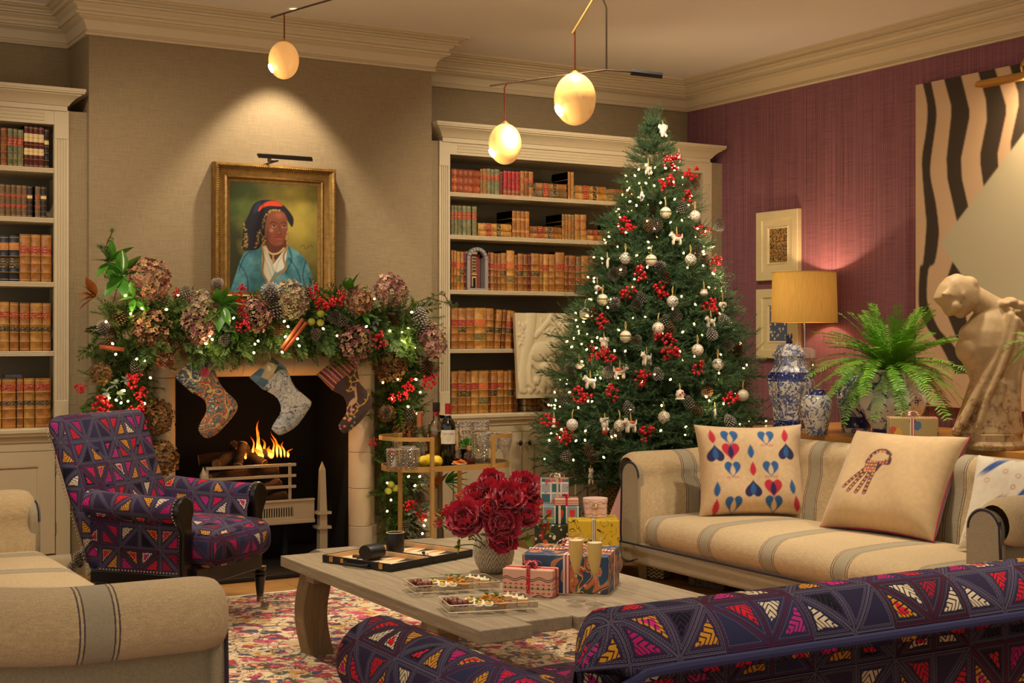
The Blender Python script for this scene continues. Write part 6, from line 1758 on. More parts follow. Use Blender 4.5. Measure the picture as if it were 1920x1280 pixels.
figure(1275, 740, [((0, 0, 0), (.024, .022, .020)), ((0, 0, -.020), (.028, .024, .006)), ((-.012, 0, .014), .010), ((.012, 0, .014), .010), ((0, 0, .018), .011)], 'white scalloped cake ornament with pink spots', 'o', parts=(('spot', [((-.012, -.019, .002), .006), ((.012, -.019, .002), .006), ((0, -.02, .012), .006)], mat('ornament_pink', (176, 70, 90), .5)),), sc=1.1)
figure(1183, 797, QUAD, 'white pony with an orange mane beside the dotted bauble', 'animal ornament', sc=1.25, parts=(('blanket', [((.002, 0, .012), (.020, .0148, .008))], MATS['ornament_orange']),))
figure(1134, 796, ELEPH, 'white elephant with a red ball beside the lowest baubles', 'animal ornament', sc=1.1, parts=(('ball', [((0, 0, -.036), .016)], M_ORED),))
figure(1341, 776, [((0, 0, 0), (.008, .008, .034))], 'tall slim white candle ornament low on the plum wall side', 'o', parts=(('flame', [((0, 0, .038), (.004, .004, .008))], MATS['ornament_peach']),))
figure(1039, 793, [((0, 0, 0), (.012, .011, .018)), ((0, 0, .020), .010), ((0, 0, -.020), (.018, .014, .006))], 'small red and white figure on the outermost low branch above the cabinet', 'o', parts=(('coat', [((0, -.002, 0), (.013, .012, .010))], M_ORED), ('hat', [((0, 0, .030), (.008, .008, .009))], M_ORED)))
q_ = (1108, 893)
figure(q_[0], q_[1], [((0, 0, 0), (.014, .012, .018)), ((0, -.004, .024), (.014, .012, .012)), ((-.009, 0, .036), (.004, .003, .006)), ((.009, 0, .036), (.004, .003, .006)), ((-.009, -.002, -.024), (.006, .006, .014)), ((.009, -.002, -.024), (.006, .006, .014))], 'white cat ornament hanging below the tree in front of the basket', 'animal ornament', sc=1.2)
# ---- string of lights
sl = thing('string_lights', 'warm white fairy lights wound through the Christmas tree', 'lights', (0, 0, 0))
pts = []
for i in range(300):
 s = i / 299; z = .58 + 1.86 * s; a = 16 * 2 * PI * s ** 1.25 + rb.uniform(-.25, .25)
 r = trad(z) * rb.uniform(.84, 1.02)
 pts.append(Vector((TX + r * math.cos(a), min(7.33, TY + r * math.sin(a)), z + rb.uniform(-.035, .035))))
extra = [(1080, 600), (1083, 612), (1095, 585), (1094, 603), (1102, 592), (1110, 640), (1118, 652), (1063, 640), (1076, 634), (1090, 645), (1100, 655), (1085, 625), (1072, 650), (1040, 735), (1042, 750), (1068, 735), (1040, 765), (1025, 795), (1030, 825), (1048, 820), (1021, 860), (1075, 862), (1080, 826), (1097, 825), (1132, 857)]
for x, y in extra: pts.append(tree_pt(x, y, .03))
for q in pts[:270] + pts[300:]:
 o = inst(BL, sl, orient(q, (rb.uniform(-1, 1), rb.uniform(-1, 1), rb.uniform(-1, 1)), .9), 'fairy_bulb')
cr = MB().tube(pts[:300], .0016, 4, cap=False).build('cable', mat('green_cable', (24, 40, 20), .6), sl)
for i in range(0, 300, 17):
 q = pts[i]
 if q.y > TY + .25: continue
 l = bpy.data.lights.new('fairy_glow', 'POINT'); l.energy = .5; l.color = (1, .8, .48); l.shadow_soft_size = .015
 o = bpy.data.objects.new('fairy_glow', l); o.location = q + (q - Vector((TX, TY, q.z))).normalized() * .05; COL.objects.link(o); o.parent = sl
hide_proto(BL)
# ------------------------------------------------------------------ glass and small materials
def thin_glass(name, tint=(0.98, 0.98, 0.97), cut=None, rough=0.02, fac=.9, base=0.035):
 if name in MATS: return MATS[name]
 m = bpy.data.materials.new(name); m.use_nodes = True; nt = m.node_tree; nt.nodes.remove(nt.nodes['Principled BSDF']); nd = Nd(nt)
 tr = nd.new('ShaderNodeBsdfTransparent'); tr.inputs[0].default_value = (*tint, 1)
 gl = nd.new('ShaderNodeBsdfAnisotropic'); gl.inputs['Roughness'].default_value = rough; gl.inputs['Color'].default_value = (1, 1, 1, 1)
 fr = nd.new('ShaderNodeFresnel'); fr.inputs[0].default_value = 1.5
 mx = nd.new('ShaderNodeMixShader')
 f = V(nd, fr.outputs[0]) * fac + base
 if cut:
  v = nd.co(); x, y, z = nd.sep(v); a = nd.math('ARCTAN2', y, x)
  h = nd.abs(nd.fract(a * cut + z * 60.0) - .5) + nd.abs(nd.fract(a * cut - z * 60.0) - .5)
  b = nd.bump(h, 0.9, .006)
  nt.links.new(b.k, gl.inputs['Normal']); nt.links.new(b.k, fr.inputs['Normal'])
  f = f + nd.step(h, .68, .8) * .2
 nt.links.new(f.k, mx.inputs[0]); nt.links.new(tr.outputs[0], mx.inputs[1]); nt.links.new(gl.outputs[0], mx.inputs[2])
 nt.links.new(mx.outputs[0], nt.nodes['Material Output'].inputs[0])
 MATS[name] = m
 return m
G_CLEAR = thin_glass('clear_glass'); G_CUT = thin_glass('cut_crystal', cut=3.2, fac=.8, base=.03); G_ACRYL = thin_glass('clear_acrylic', (.985, .98, .96), fac=.55, base=.02)
M_BRASS = mat('satin_brass', (206, 158, 84), .32, .85)
M_GOLDP = mat('satin_gold_metal', (208, 164, 92), .38, .6)
def box_at(name, M, w, d, h, m_, parent=None, bevel=.003):
 return MB().box(0, w, 0, d, 0, h, M).build(name, m_, parent, bevel=bevel)
# ------------------------------------------------------------------ backgammon case
bg = thing('backgammon_set', 'open black leather backgammon case with cream playing surface', 'board game')
A_, B_, C_ = PZ(604, 1054, TZ), PZ(733, 1073, TZ), PZ(868, 1041, TZ)
u = (B_ - A_).normalized(); wv = (C_ - B_); v_ = (wv - u * wv.dot(u)).normalized()
Wd, Ln = (B_ - A_).length, wv.dot(v_)
BGM = Matrix(((u.x, v_.x, 0, A_.x), (u.y, v_.y, 0, A_.y), (0, 0, 1, TZ + .001), (0, 0, 0, 1)))
M_BLEA = mat('black_leather', (22, 20, 20), .4, fn=noisy(.3, 90, 2, .15, 300)); M_BCRM = mat('cream_felt', (226, 196, 150), .85, fn=noisy(.08, 60)); M_BPT = mat('charcoal_felt', (58, 46, 40), .85); M_BEDGE = mat('maple_lining', (216, 176, 124), .5)
hl = Ln / 2
for k in range(2):
 y0, y1 = k * hl + .001, (k + 1) * hl - .001
 tr = MB().box(0, Wd, y0, y1, 0, .008, BGM).build('case_half', M_BLEA, bg, bevel=.002)
 for a in ((0, .008, y0, y1), (Wd - .008, Wd, y0, y1), (.008, Wd - .008, y0, y0 + .008), (.008, Wd - .008, y1 - .008, y1)):
  MB().box(*a, .008, .028, BGM).build('case_wall', M_BLEA, tr, bevel=.001)
 for a in ((.008, .014, y0 + .008, y1 - .008), (Wd - .014, Wd - .008, y0 + .008, y1 - .008), (.014, Wd - .014, y0 + .008, y0 + .014), (.014, Wd - .014, y1 - .014, y1 - .008)):
  MB().box(*a, .008, .0265, BGM).build('lining', M_BEDGE, tr)
 MB().box(.014, Wd - .014, y0 + .014, y1 - .014, .008, .0105, BGM).build('playing_surface', M_BCRM, tr)
 npt = 6; pw = (Wd - .03) / npt
 for i in range(npt):
  for sd in (0, 1):
   x0 = .015 + i * pw; ya, yb = (y0 + .015, y0 + hl * .44) if sd == 0 else (y1 - .015, y1 - hl * .44)
   MB().add([(x0, ya, .0108), (x0 + pw, ya, .0108), (x0 + pw / 2, yb, .0108)], [(0, 1, 2) if sd == 0 else (0, 2, 1)], BGM).build('point', M_BPT if (i + sd) % 2 else mat('tan_felt', (190, 140, 92), .85), tr)
for x in (Wd * .14, Wd * .86):
 MB().box(x - .010, x + .010, -.003, .0, .006, .026, BGM).build('latch', M_BRASS, bg, bevel=.001)
MB().box(Wd * .30 - .008, Wd * .30 + .008, -.003, 0, .008, .024, BGM).build('lock', M_BRASS, bg, bevel=.001)
MB().tube(smooth_path([BGM @ Vector(q) for q in ((Wd * .36, 0, .014), (Wd * .38, -.016, .012), (Wd * .5, -.02, .011), (Wd * .66, -.016, .012), (Wd * .68, 0, .014))], 5), .0055, 8).build('handle', M_BLEA, bg, smooth=True)
q = PZ(741, 1034, TZ + .012)
c1 = thing('dice_cup', 'black leather dice cup standing upright in the backgammon case', 'dice cup', q)
MB().lathe([(.0, .0), (.035, 0), (.0365, .004), (.037, .075), (.0355, .077), (.0335, .075), (.033, .006), (0, .006)], 22, rotM((0, 0, 0), sc=(1, .82, 1))).build('cup_body', M_BLEA, c1, smooth=True, sharp=40)
MB().tube([(.0362 * math.cos(a), .0362 * .82 * math.sin(a), .076) for a in np.linspace(0, 2 * PI, 25)], .0016, 6).build('rim', M_BEDGE, c1, smooth=True)
q = PZ(698, 1049, TZ + .012)
c2 = thing('dice_cup', 'black leather dice cup lying on its side in the backgammon case', 'dice cup', q + Vector((0, 0, .030)), R(20))
MB().lathe([(.0, -.038), (.034, -.038), (.036, -.034), (.036, .037), (.034, .038), (.032, .036), (.032, -.032), (0, -.032)], 22, rotM((0, 0, 0), (0, R(90), 0), (.82, 1, 1))).build('cup_body', M_BLEA, c2, smooth=True, sharp=40)
MB().lathe([(.0, .0), (.030, 0)], 18, rotM((.030, 0, 0), (0, R(90), 0), (.82, 1, 1))).build('cup_lining', M_BPT, c2)
M_DIE = mat('ivory_dice', (232, 222, 200), .4)
for k, (x, y) in enumerate(((790, 1043), (796, 1045), (801, 1041), (794, 1039))):
 q = PZ(x, y, TZ + .0125)
 t = thing('die', 'small %s die on the backgammon board, %s of four' % ('black' if k % 2 else 'ivory', ordw(k + 1)), 'die', q, rnd.uniform(0, 3), 'dice on the backgammon board')
 MB().cbox((0, 0, .0055), (.011, .011, .011)).build('cube_body', M_BLEA if k % 2 else M_DIE, t, bevel=.0015)
 for dx, dy in ((-.003, -.003), (0, 0), (.003, .003)):
  MB().lathe([(0, .0002), (.0011, .0002)], 8, rotM((dx, dy, .011))).build('pip', M_DIE if k % 2 else M_BLEA, t)
for k, (x, y) in enumerate(((668, 1044), (676, 1046), (683, 1044))):
 q = PZ(x, y, TZ + .0125)
 t = tag(MB().lathe([(0, 0), (.014, 0), (.0152, .002), (.0152, .006), (.013, .008), (.009, .0065), (0, .0065)], 18).build('game_piece', M_BLEA, None, smooth=True, sharp=40, loc=q), 'round black game piece beside the fallen dice cup, %s of three' % ordw(k + 1), 'game piece', 'backgammon pieces')
# ------------------------------------------------------------------ vase of peonies
def vase_fn(nd, c):
 v = nd.co(); x, y, z = nd.sep(v); a = nd.math('ARCTAN2', y, x)
 k = a * 2.864
 zz = nd.abs(nd.fract(k) - .5)
 h = nd.sin((z * 300.0 + zz * 16.0))
 return {'Base Color': nd.mix(nd.step(h, -.4, .6), L(182, 164, 134), L(228, 212, 182)), 'Normal': nd.bump(h, .6, .004)}
VP = PZ(926, 1071, TZ)
va = thing('flower_vase', 'cream ceramic vase carved with herringbone lines on the coffee table', 'vase', VP)
MB().lathe([(0, 0), (.045, 0), (.052, .004), (.067, .03), (.0755, .065), (.0755, .09), (.069, .118), (.061, .135), (.058, .137), (.056, .134), (.066, .1), (.07, .07), (.045, .012), (0, .01)], 40).build('vase_body', mat('carved_ceramic', (214, 198, 168), .55, fn=vase_fn), va, smooth=True, sharp=60)
def petal_mesh(seed, l=1.0, w=1.0, cup=.5, ruffle=.045):
 r = np.random.RandomState(seed); ph = r.rand() * 6
 P = []
 for i in range(7):
  s = i / 6; ww = w * .5 * (math.sin(PI * min(1, .12 + .72 * s)) ** .8)
  row = []
  for k in np.linspace(-1, 1, 7):
   e = s * s
   row.append((k * ww, cup * (s * s * .8 - s * .5) * l - .28 * cup * abs(k) ** 2 * ww + ruffle * e * math.sin(k * 5 + ph) * .6, s * l + ruffle * e * math.cos(k * 7 + ph) - .16 * e * abs(k) ** 2))
  P.append(row)
 return MB().grid(P).build('petal', M_PETAL, None, smooth=True, sharp=180)
def petal_fn(nd, c):
 v = nd.co(); x, y, z = nd.sep(v)
 n = nd.noise(nd.comb(x * 26.0, y * 4.0, z * 1.5), 1.0, 3)
 return {'Base Color': nd.mix(n, L(150, 8, 34), L(226, 30, 72))}
M_PETAL = mat('peony_petal', (170, 14, 40), .55, fn=petal_fn, sheen=.3)
M_STAM = mat('stamen_yellow', (236, 186, 60), .6); M_STEM = mat('green_stem', (84, 110, 46), .6)
PT = [petal_mesh(k, cup=c_) for k, c_ in ((1, .9), (2, .7), (3, 1.1), (4, .5))]
FWD = Vector((_S, _C, 0)); RGT = Vector((_C, -_S, 0))
peon = [(922, 906, 27, 5.06, 'top back peony, above the wide-open ones'), (952, 934, 31, 4.97, 'large peony with yellow centre near the top middle'), (982, 914, 29, 5.04, 'peony highest on the present side of the bouquet'), (872, 972, 33, 4.96, 'widest open flat peony, at the fireplace side'), (940, 984, 29, 4.93, 'peony low in the middle showing orange stamens'), (891, 926, 21, 5.04, 'half-open peony at the upper fireplace side'), (986, 966, 25, 4.97, 'peony at the lower present side'), (917, 955, 22, 4.95, 'dark ruffled peony in the centre of the bouquet'), (944, 1008, 26, 4.93, 'peony drooping over the vase rim'), (1000, 940, 16, 5.06, 'small magenta bud at the present side')]
for i, (px, py, rp, dd, lb) in enumerate(peon):
 q = PD(px, py, dd); r = rp / 2600 * dd * 1.27
 ax = Vector((VP.x, VP.y, VP.z + .10))
 out = (q - ax).normalized() * .6 - FWD * .75 + Vector((0, 0, .35))
 if 'drooping' in lb: out = -FWD + Vector((0, 0, -.3))
 t = thing('peony', 'crimson ' + lb, 'flower', q, 0, 'peonies in the vase')
 t.rotation_mode = 'QUATERNION'; t.rotation_quaternion = out.to_track_quat('Z', 'Y')
 lay = ((11, .16, 1.05), (10, .55, .98), (9, .95, .84), (7, 1.2, .62)) if i in (1, 3, 4) else ((10, .30, 1.0), (10, .7, .95), (9, 1.0, .84), (8, 1.22, .7), (6, 1.4, .5))
 for L_i, (n, el, s) in enumerate(lay):
  for k in range(n):
   a = 2 * PI * k / n + L_i * .4 + rnd.uniform(-.12, .12)
   d = (math.cos(a) * math.cos(el), math.sin(a) * math.cos(el), math.sin(el))
   M = orient((0, 0, -.25 * r), d, r * s * rnd.uniform(.9, 1.1), 0)
   # turn the cup towards the flower axis
   zax = Vector(d); yax = (Vector((0, 0, 1)) - zax * zax.z).normalized(); xax = yax.cross(zax)
   M3 = Matrix(((xax.x, yax.x, zax.x, 0), (xax.y, yax.y, zax.y, 0), (xax.z, yax.z, zax.z, -.25 * r), (0, 0, 0, 1))) @ Matrix.Scale(r * s * rnd.uniform(.9, 1.1), 4)
   inst(rnd.choice(PT), t, M3)
 if i in (1, 3, 4):
  m = MB()
  for k in range(22):
   a = rnd.uniform(0, 6.28); e = rnd.uniform(0, .5)
   m.tube([(0, 0, -.1 * r), (math.sin(e) * math.cos(a) * r * .35, math.sin(e) * math.sin(a) * r * .35, r * .22)], r * .025, 4)
  o = m.build('stamens', M_STAM, t); o['kind'] = 'stuff'
 inv = t.rotation_quaternion.inverted()
 foot = inv @ (Vector((VP.x, VP.y, VP.z + .06)) - q)
 MB().tube(smooth_path([(0, 0, -.3 * r), foot * .35 + Vector((0, 0, -.3 * r)) * .4, foot], 4), .0028, 6).build('stem', M_STEM, t, smooth=True)
hide_proto(*PT)
fo = thing('bouquet_greenery', 'green leaves and small red berries around the peonies', 'greenery', (VP.x, VP.y, VP.z + .05))
org = Vector((VP.x, VP.y, VP.z + .05))
M_LLEAF = mat('light_green_leaf', (120, 142, 52), .5, fn=noisy(.35, 8))
LL = leaf_mesh('leaf', M_LLEAF, 1, .4, .2, .4)
for px, py, dd, n in ((862, 1022, 4.93, 5), (880, 1010, 4.9, 3), (832, 965, 5.0, 4), (845, 990, 5.0, 4), (1010, 985, 5.0, 6), (1018, 1000, 4.98, 5), (1000, 960, 5.02, 4), (985, 1010, 4.95, 3), (1022, 972, 5.0, 3)):
 q = PD(px, py, dd)
 MB().tube(smooth_path([Vector((0, 0, 0)), (q - org) * .55 + Vector((0, 0, .02)), q - org], 5), .002, 5).build('sprig_stem', M_STEM, fo, smooth=True)
 for k in range(n):
  d = (q - org).normalized() + Vector((rnd.uniform(-1, 1), rnd.uniform(-1, .4), rnd.uniform(-1, .6)))
  inst(LL, fo, orient(q - org, d, rnd.uniform(.03, .05), rnd.uniform(0, 6)))
for px, py, dd, s in ((826, 962, 5.0, .020), (836, 952, 5.0, .016), (822, 980, 5.0, .016), (1026, 988, 4.98, .018), (1016, 1004, 4.96, .014), (1008, 948, 5.0, .016), (862, 928, 5.06, .018), (915, 948, 4.92, .016)):
 inst(BE[0], fo, orient(PD(px, py, dd) - org, (rnd.uniform(-1, 1), -.3, .5), s, rnd.uniform(0, 6)))
hide_proto(LL)
# ------------------------------------------------------------------ wrapped presents
M_RIBR = mat('red_white_ribbon', (190, 30, 44), .5, fn=lambda nd, c: nd.mix(nd.step(nd.abs(nd.sep(nd.co('UV'))[0] % .012 - .006), .0022, .0028), L(196, 28, 44), L(236, 220, 200)))
M_RIBC = mat('cream_ribbon', (224, 206, 166), .6); M_RIBRED = mat('red_ribbon', (196, 26, 34), .5); M_RIBB = mat('black_white_ribbon', (40, 36, 34), .6, fn=lambda nd, c: nd.mix(nd.step(nd.abs(nd.sep(nd.co('UV'))[0] % .008 - .004), .0015, .002), L(34, 30, 30), L(226, 214, 190)))
def bow(parent, c, s, m_, n=5, up=(0, 0, 1)):
 for k in range(n):
  a = 2 * PI * k / n + .3
  P = []
  for i in range(11):
   f = 2 * PI * i / 10; x = s * (1 - math.cos(f)) * .5; z = s * .42 * math.sin(f) * (1 if i < 10 else 1) + s * .18
   for_w = s * .12
   P.append([(x * math.cos(a) - for_w * math.sin(a), x * math.sin(a) + for_w * math.cos(a), max(.001, z)), (x * math.cos(a) + for_w * math.sin(a), x * math.sin(a) - for_w * math.cos(a), max(.001, z))])
  MB().grid(P, M=Matrix.Translation(Vector(c))).build('bow_loop', m_, parent, smooth=True)
 MB().ell((c[0], c[1], c[2] + s * .12), (s * .16, s * .16, s * .12), 8, 6).build('bow_knot', m_, parent, smooth=True)
def present(label, loc, rz, w, d, h, m_, rib=None, rw=.014, rx=.5, ry=.5, bows=5, bs=.04, cross=True, group='wrapped presents'):
 """w along local x, d along local y (away), front at y=0"""
 t = thing('wrapped_present', label, 'present', loc, rz, group)
 MB().box(0, w, 0, d, 0, h).build('wrapped_box', m_, t, bevel=.004)
 for s in (0, 1):                                     # folded end flaps
  x = -.0012 if s == 0 else w + .0012
  MB().add([(x, .004, .004), (x, d - .004, .004), (x, d * .5, h * .55)], [(0, 1, 2) if s else (0, 2, 1)]).build('end_flap', m_, t)
 if rib:
  e = .0016; x0, x1 = w * rx - rw / 2, w * rx + rw / 2
  m = MB().box(x0, x1, -e, 0, -.0, h + e).box(x0, x1, d, d + e, 0, h + e).box(x0, x1, -e, d + e, h, h + e)
  m.build('ribbon', rib, t)
  if cross:
   y0, y1 = d * ry - rw / 2, d * ry + rw / 2
   m = MB().box(-e, 0, y0, y1, 0, h + e).box(w, w + e, y0, y1, 0, h + e).box(-e, w + e, y0, y1, h, h + e * 1.3)
   m.build('ribbon', rib, t)
  if bows: bow(t, (w * rx, d * ry, h + .002), bs, rib, bows)
 return t
def paper(name, fn, c=(200, 180, 150), rough=.45): return mat(name, c, rough, fn=fn)
def pink_fn(nd, c):
 x, y, z = nd.sep(nd.co())
 col = L(226, 170, 142)
 wv_ = nd.sin(x * 110.0 + y * 60.0) * .004
 def ln(z0, w, cc, col, wob=True):
  return nd.mix(1.0 - nd.step(nd.abs(z - z0 - (wv_ if wob else 0.0)), w, w * 1.8), col, cc)
 col = ln(.062, .0012, L(110, 70, 70), col); col = ln(.056, .0012, L(110, 70, 70), col); col = ln(.004, .0014, L(110, 70, 70), col)
 col = ln(.028, .0008, L(96, 110, 70), col, False)
 f = nd.fract((x + y) / .019); lf = (nd.abs(f - .5) < .16) * (nd.abs(z - .028 - nd.abs(f - .5) * .02) < .004)
 col = nd.mix(lf, col, L(64, 92, 52))
 rd = (nd.abs(f - .5) < .28) * ((nd.abs(z - .042) < .0022) + (nd.abs(z - .014) < .0022))
 return nd.mix(rd, col, L(206, 60, 62))
def marbled_fn(nd, c):
 v = nd.co()
 n = nd.noise(v, 7.5, 2, .5, dist=1.6); n2 = nd.noise(v, 40, 2)
 col = nd.ramp(nd.fract(n * 3.0), [(0.0, (52, 74, 106)), (.40, (70, 98, 124)), (.45, (214, 176, 90)), (.48, (206, 112, 70)), (.63, (190, 92, 58)), (.66, (60, 80, 60)), (.78, (70, 86, 92)), (.82, (222, 196, 110)), (.86, (186, 86, 60)), (.95, (46, 56, 84))], True)
 fl = nd.voro(nd.map(v, loc=(4, 2, 1)), 26)
 return nd.mix(nd.step(fl, .12, .17), nd.mix(n2, L(238, 216, 160), L(206, 120, 90)), col)
q = PZ(942, 1116, TZ); q2 = PZ(1036, 1122, TZ)
rz = math.atan2(q2.y - q.y, q2.x - q.x)
present('small blush pink present with wavy lines and red spotted ribbon', q, rz, (q2 - q).length, .075, .091, paper('blush_paper', pink_fn), mat('red_dot_ribbon', (196, 30, 44), .5, fn=lambda nd, c: nd.mix(nd.step(nd.voro(nd.co(), 190), .22, .3), L(240, 220, 200), L(190, 24, 40))), .012, .52, .5, 6, .035)
N_, R_, L0 = PZ(1140, 1115, TZ), PZ(1195, 1091, TZ), PZ(979, 1037, TZ + .128)
L0.z = TZ
rz = math.atan2(N_.y - L0.y, N_.x - L0.x)
present('large blue and terracotta patterned present behind the champagne glasses', L0, rz, (N_ - L0).length, (R_ - N_).length * .95, .126, paper('marbled_paper', marbled_fn), M_RIBR, .024, .52, .5, 6, .06)
# ------------------------------------------------------------------ champagne flutes
M_CHAMP = mat('champagne', (255, 214, 124), .3)
FLP = [(0, 0), (.031, .0), (.032, .0015), (.012, .004), (.005, .009), (.0036, .02), (.0034, .07), (.005, .086), (.012, .105), (.021, .14), (.0245, .18), (.0243, .222)]
for k, (x, y) in enumerate(((1080, 1127), (1115, 1133))):
 q = PZ(x, y, TZ)
 t = thing('champagne_flute', 'full champagne flute %s' % ('next to the small pink present' if k == 0 else 'in front of the other flute, further from the pink present'), 'glass', q, 0, 'champagne flutes')
 MB().lathe(FLP, 28, cap=False).build('glass', thin_glass('flute_glass', fac=.3, base=.03), t, smooth=True, sharp=180)
 MB().lathe([(0, .0905), (.0045, .091), (.0112, .106), (.0202, .141), (.0234, .178), (.0236, .196), (0, .196)], 24).build('champagne', M_CHAMP, t, smooth=True, sharp=60)
 MB().lathe([(.0225, .196), (.0236, .1965), (.0232, .199), (0, .1985)], 24, cap=False).build('foam', mat('foam', (246, 226, 176), .7), t, smooth=True)
# ------------------------------------------------------------------ acrylic trays of canapes
M_MEAT = mat('glazed_meatball', (120, 50, 26), .3, fn=noisy(.5, 60, 3, .6, 120), coat=.5); M_EGGW = mat('egg_white', (240, 228, 200), .4); M_YOLK = mat('yolk_cream', (236, 186, 66), .5, fn=noisy(.2, 60)); M_HERB = mat('herb_green', (72, 104, 32), .6)
M_TART = mat('tart_pastry', (222, 160, 78), .6, fn=noisy(.25, 60)); M_FILL = mat('golden_filling', (230, 160, 70), .5, fn=noisy(.4, 80, 3, .6, 150)); M_SALM = mat('salmon_layer', (236, 150, 96), .55); M_BRD = mat('white_bread', (244, 218, 170), .8)
def canape(kind, q, idx, tray, rz):
 nm = {'meat': 'meatball', 'egg': 'stuffed_egg', 'tart': 'tartlet', 'sand': 'layered_sandwich'}[kind]
 lb = {'meat': 'glazed brown meatball', 'egg': 'stuffed half egg with herbs', 'tart': 'golden filled tartlet', 'sand': 'salmon layered sandwich bite'}[kind]
 t = thing(nm, '%s, %s on the acrylic tray %s' % (lb, ordw(idx), tray), 'canape', q, rz, 'canapes on the trays')
 rr = random.Random(hash((kind, idx, tray)) & 255)
 if kind == 'meat':
  for k in range(3):
   MB().ell(((k - 1) * .016, rr.uniform(-.004, .004), .013), (.0125, .0125, .012), 10, 7).build('glazed_piece', M_MEAT, t, smooth=True)
 elif kind == 'egg':
  MB().lathe([(0, 0), (.012, .003), (.017, .011), (.0165, .014), (0, .012)], 14, rotM((0, 0, .0), (R(18), 0, 0))).build('egg_white', M_EGGW, t, smooth=True)
  MB().ell((0, -.002, .015), (.011, .011, .007), 10, 6).build('filling', M_YOLK, t, smooth=True)
  for k in range(3): MB().ell((rr.uniform(-.008, .008), rr.uniform(-.008, .008), .022), (.006, .004, .002), 6, 4).build('herb_leaf', M_HERB, t)
 elif kind == 'tart':
  MB().lathe([(0, 0), (.013, 0), (.018, .011), (.0165, .012), (.012, .004), (0, .004)], 14).build('pastry_case', M_TART, t, smooth=True, sharp=50)
  for k in range(4): MB().ell((rr.uniform(-.009, .009), rr.uniform(-.009, .009), .013 + k * .003), (.008, .007, .006), 8, 6).build('topping', M_FILL, t, smooth=True)
  for k in range(3): MB().ell((rr.uniform(-.009, .009), rr.uniform(-.007, .007), .027 + k * .002), (.006, .005, .0025), 6, 4).build('herb_leaf', M_HERB, t)
 else:
  z = 0
  for k in range(5):
   h = .005 if k % 2 == 0 else .0035
   MB().cbox((0, 0, z + h / 2 + .0002), (.030, .026, h)).build('bread' if k % 2 == 0 else 'salmon', M_BRD if k % 2 == 0 else M_SALM, t, bevel=.001); z += h
  MB().lathe([(0, .012), (.003, .008), (.008, 0)], 8, rotM((0, 0, z))).build('cream_peak', M_EGGW, t, smooth=True)
  MB().ell((.007, 0, z + .004), (.005, .004, .003), 6, 4).build('herb_leaf', M_HERB, t)
 return t
def tray(fl_, fr_, dep, label, word, items):
 A0, B0 = PZ(*fl_, TZ + .014), PZ(*fr_, TZ + .014)
 u = (B0 - A0).normalized(); v = Vector((-u.y, u.x, 0)); w = (B0 - A0).length
 rz = math.atan2(u.y, u.x)
 t = thing('acrylic_tray', label, 'tray', (A0.x, A0.y, TZ + .0005), rz, 'canape trays')
 MB().box(0, w, 0, dep, .0125, .0155).build('tray_floor', G_ACRYL, t)
 for nm, b in (('front_wall', (0, w, 0, .003, .0155, .036)), ('back_wall', (0, w, dep - .003, dep, .0155, .036)), ('end_wall', (0, .003, .003, dep - .003, .0155, .036)), ('end_wall', (w - .003, w, .003, dep - .003, .0155, .036))):
  MB().box(*b).build(nm, G_ACRYL, t)
 ME = mat('acrylic_edge', (246, 232, 204), .25)
 for pts in ([(0, 0, .036), (w, 0, .036), (w, dep, .036), (0, dep, .036), (0, 0, .036)], [(0, 0, .0140), (w, 0, .0140), (w, dep, .0140), (0, dep, .0140), (0, 0, .0140)]):
  MB().tube(pts, .0011, 5).build('polished_edge', ME, t)
 for x in (.025, w - .025):
  for y in (.02, dep - .02):
   MB().lathe([(0, 0), (.006, 0), (.006, .0125), (0, .0125)], 12, rotM((x, y, 0))).build('foot', ME, t)
 n = {}
 for kind, fx, fy in items:
  n[kind] = n.get(kind, 0) + 1
  p = A0 + u * (fx * w) + v * (fy * dep); p.z = TZ + .0168
  canape(kind, p, n[kind], word, rz + rnd.uniform(-.3, .3))
IT = [('meat', .10, .72), ('meat', .17, .40), ('egg', .33, .78), ('egg', .40, .55), ('egg', .36, .30), ('egg', .47, .28), ('tart', .52, .78), ('tart', .58, .55), ('tart', .63, .30), ('tart', .64, .75), ('sand', .76, .70), ('sand', .83, .50), ('sand', .87, .30)]
tray((779, 1112), (937, 1102), .155, 'clear acrylic canape tray nearer the backgammon case', 'nearer the backgammon case', IT)
tray((843, 1149), (1009, 1140), .155, 'clear acrylic canape tray at the edge of the table, touching the pink present', 'at the table edge', IT)
# ------------------------------------------------------------------ presents round the tree
def tile_fn(nd, c):
 x, y, z = nd.sep(nd.co()); g = .052
 a, b = nd.floor((x + y * .0) / g), nd.floor(z / g); f, h = nd.fract(x / g), nd.fract(z / g)
 k = (a + b) % 2.0
 col = nd.mix(k, L(64, 112, 128), L(166, 176, 180))
 bd = nd.mx(nd.step(nd.abs(f - .5), .40, .43), nd.step(nd.abs(h - .5), .40, .43))
 col = nd.mix(bd, col, L(236, 224, 200))
 rd = nd.step(nd.noise(nd.co(), 22, 1), .58, .62)
 return nd.mix(rd * .8, col, L(206, 84, 84))
def heart_fn(nd, c):
 x, y, z = nd.sep(nd.co()); g = .058
 f, h = nd.fract(x / g) - .5, z / .085 - .5
 k = nd.floor(x / g) % 2.0
 col = nd.mix(k, L(130, 144, 150), L(18, 66, 66))
 hx = nd.abs(f) * 1.5; hrt = (hx * hx + (h * 1.2 - hx * .7) * (h * 1.2 - hx * .7)) < .12
 col = nd.mix(hrt, col, L(206, 44, 40))
 return nd.mix(nd.step(nd.abs(f), .44, .46), col, L(226, 214, 190))
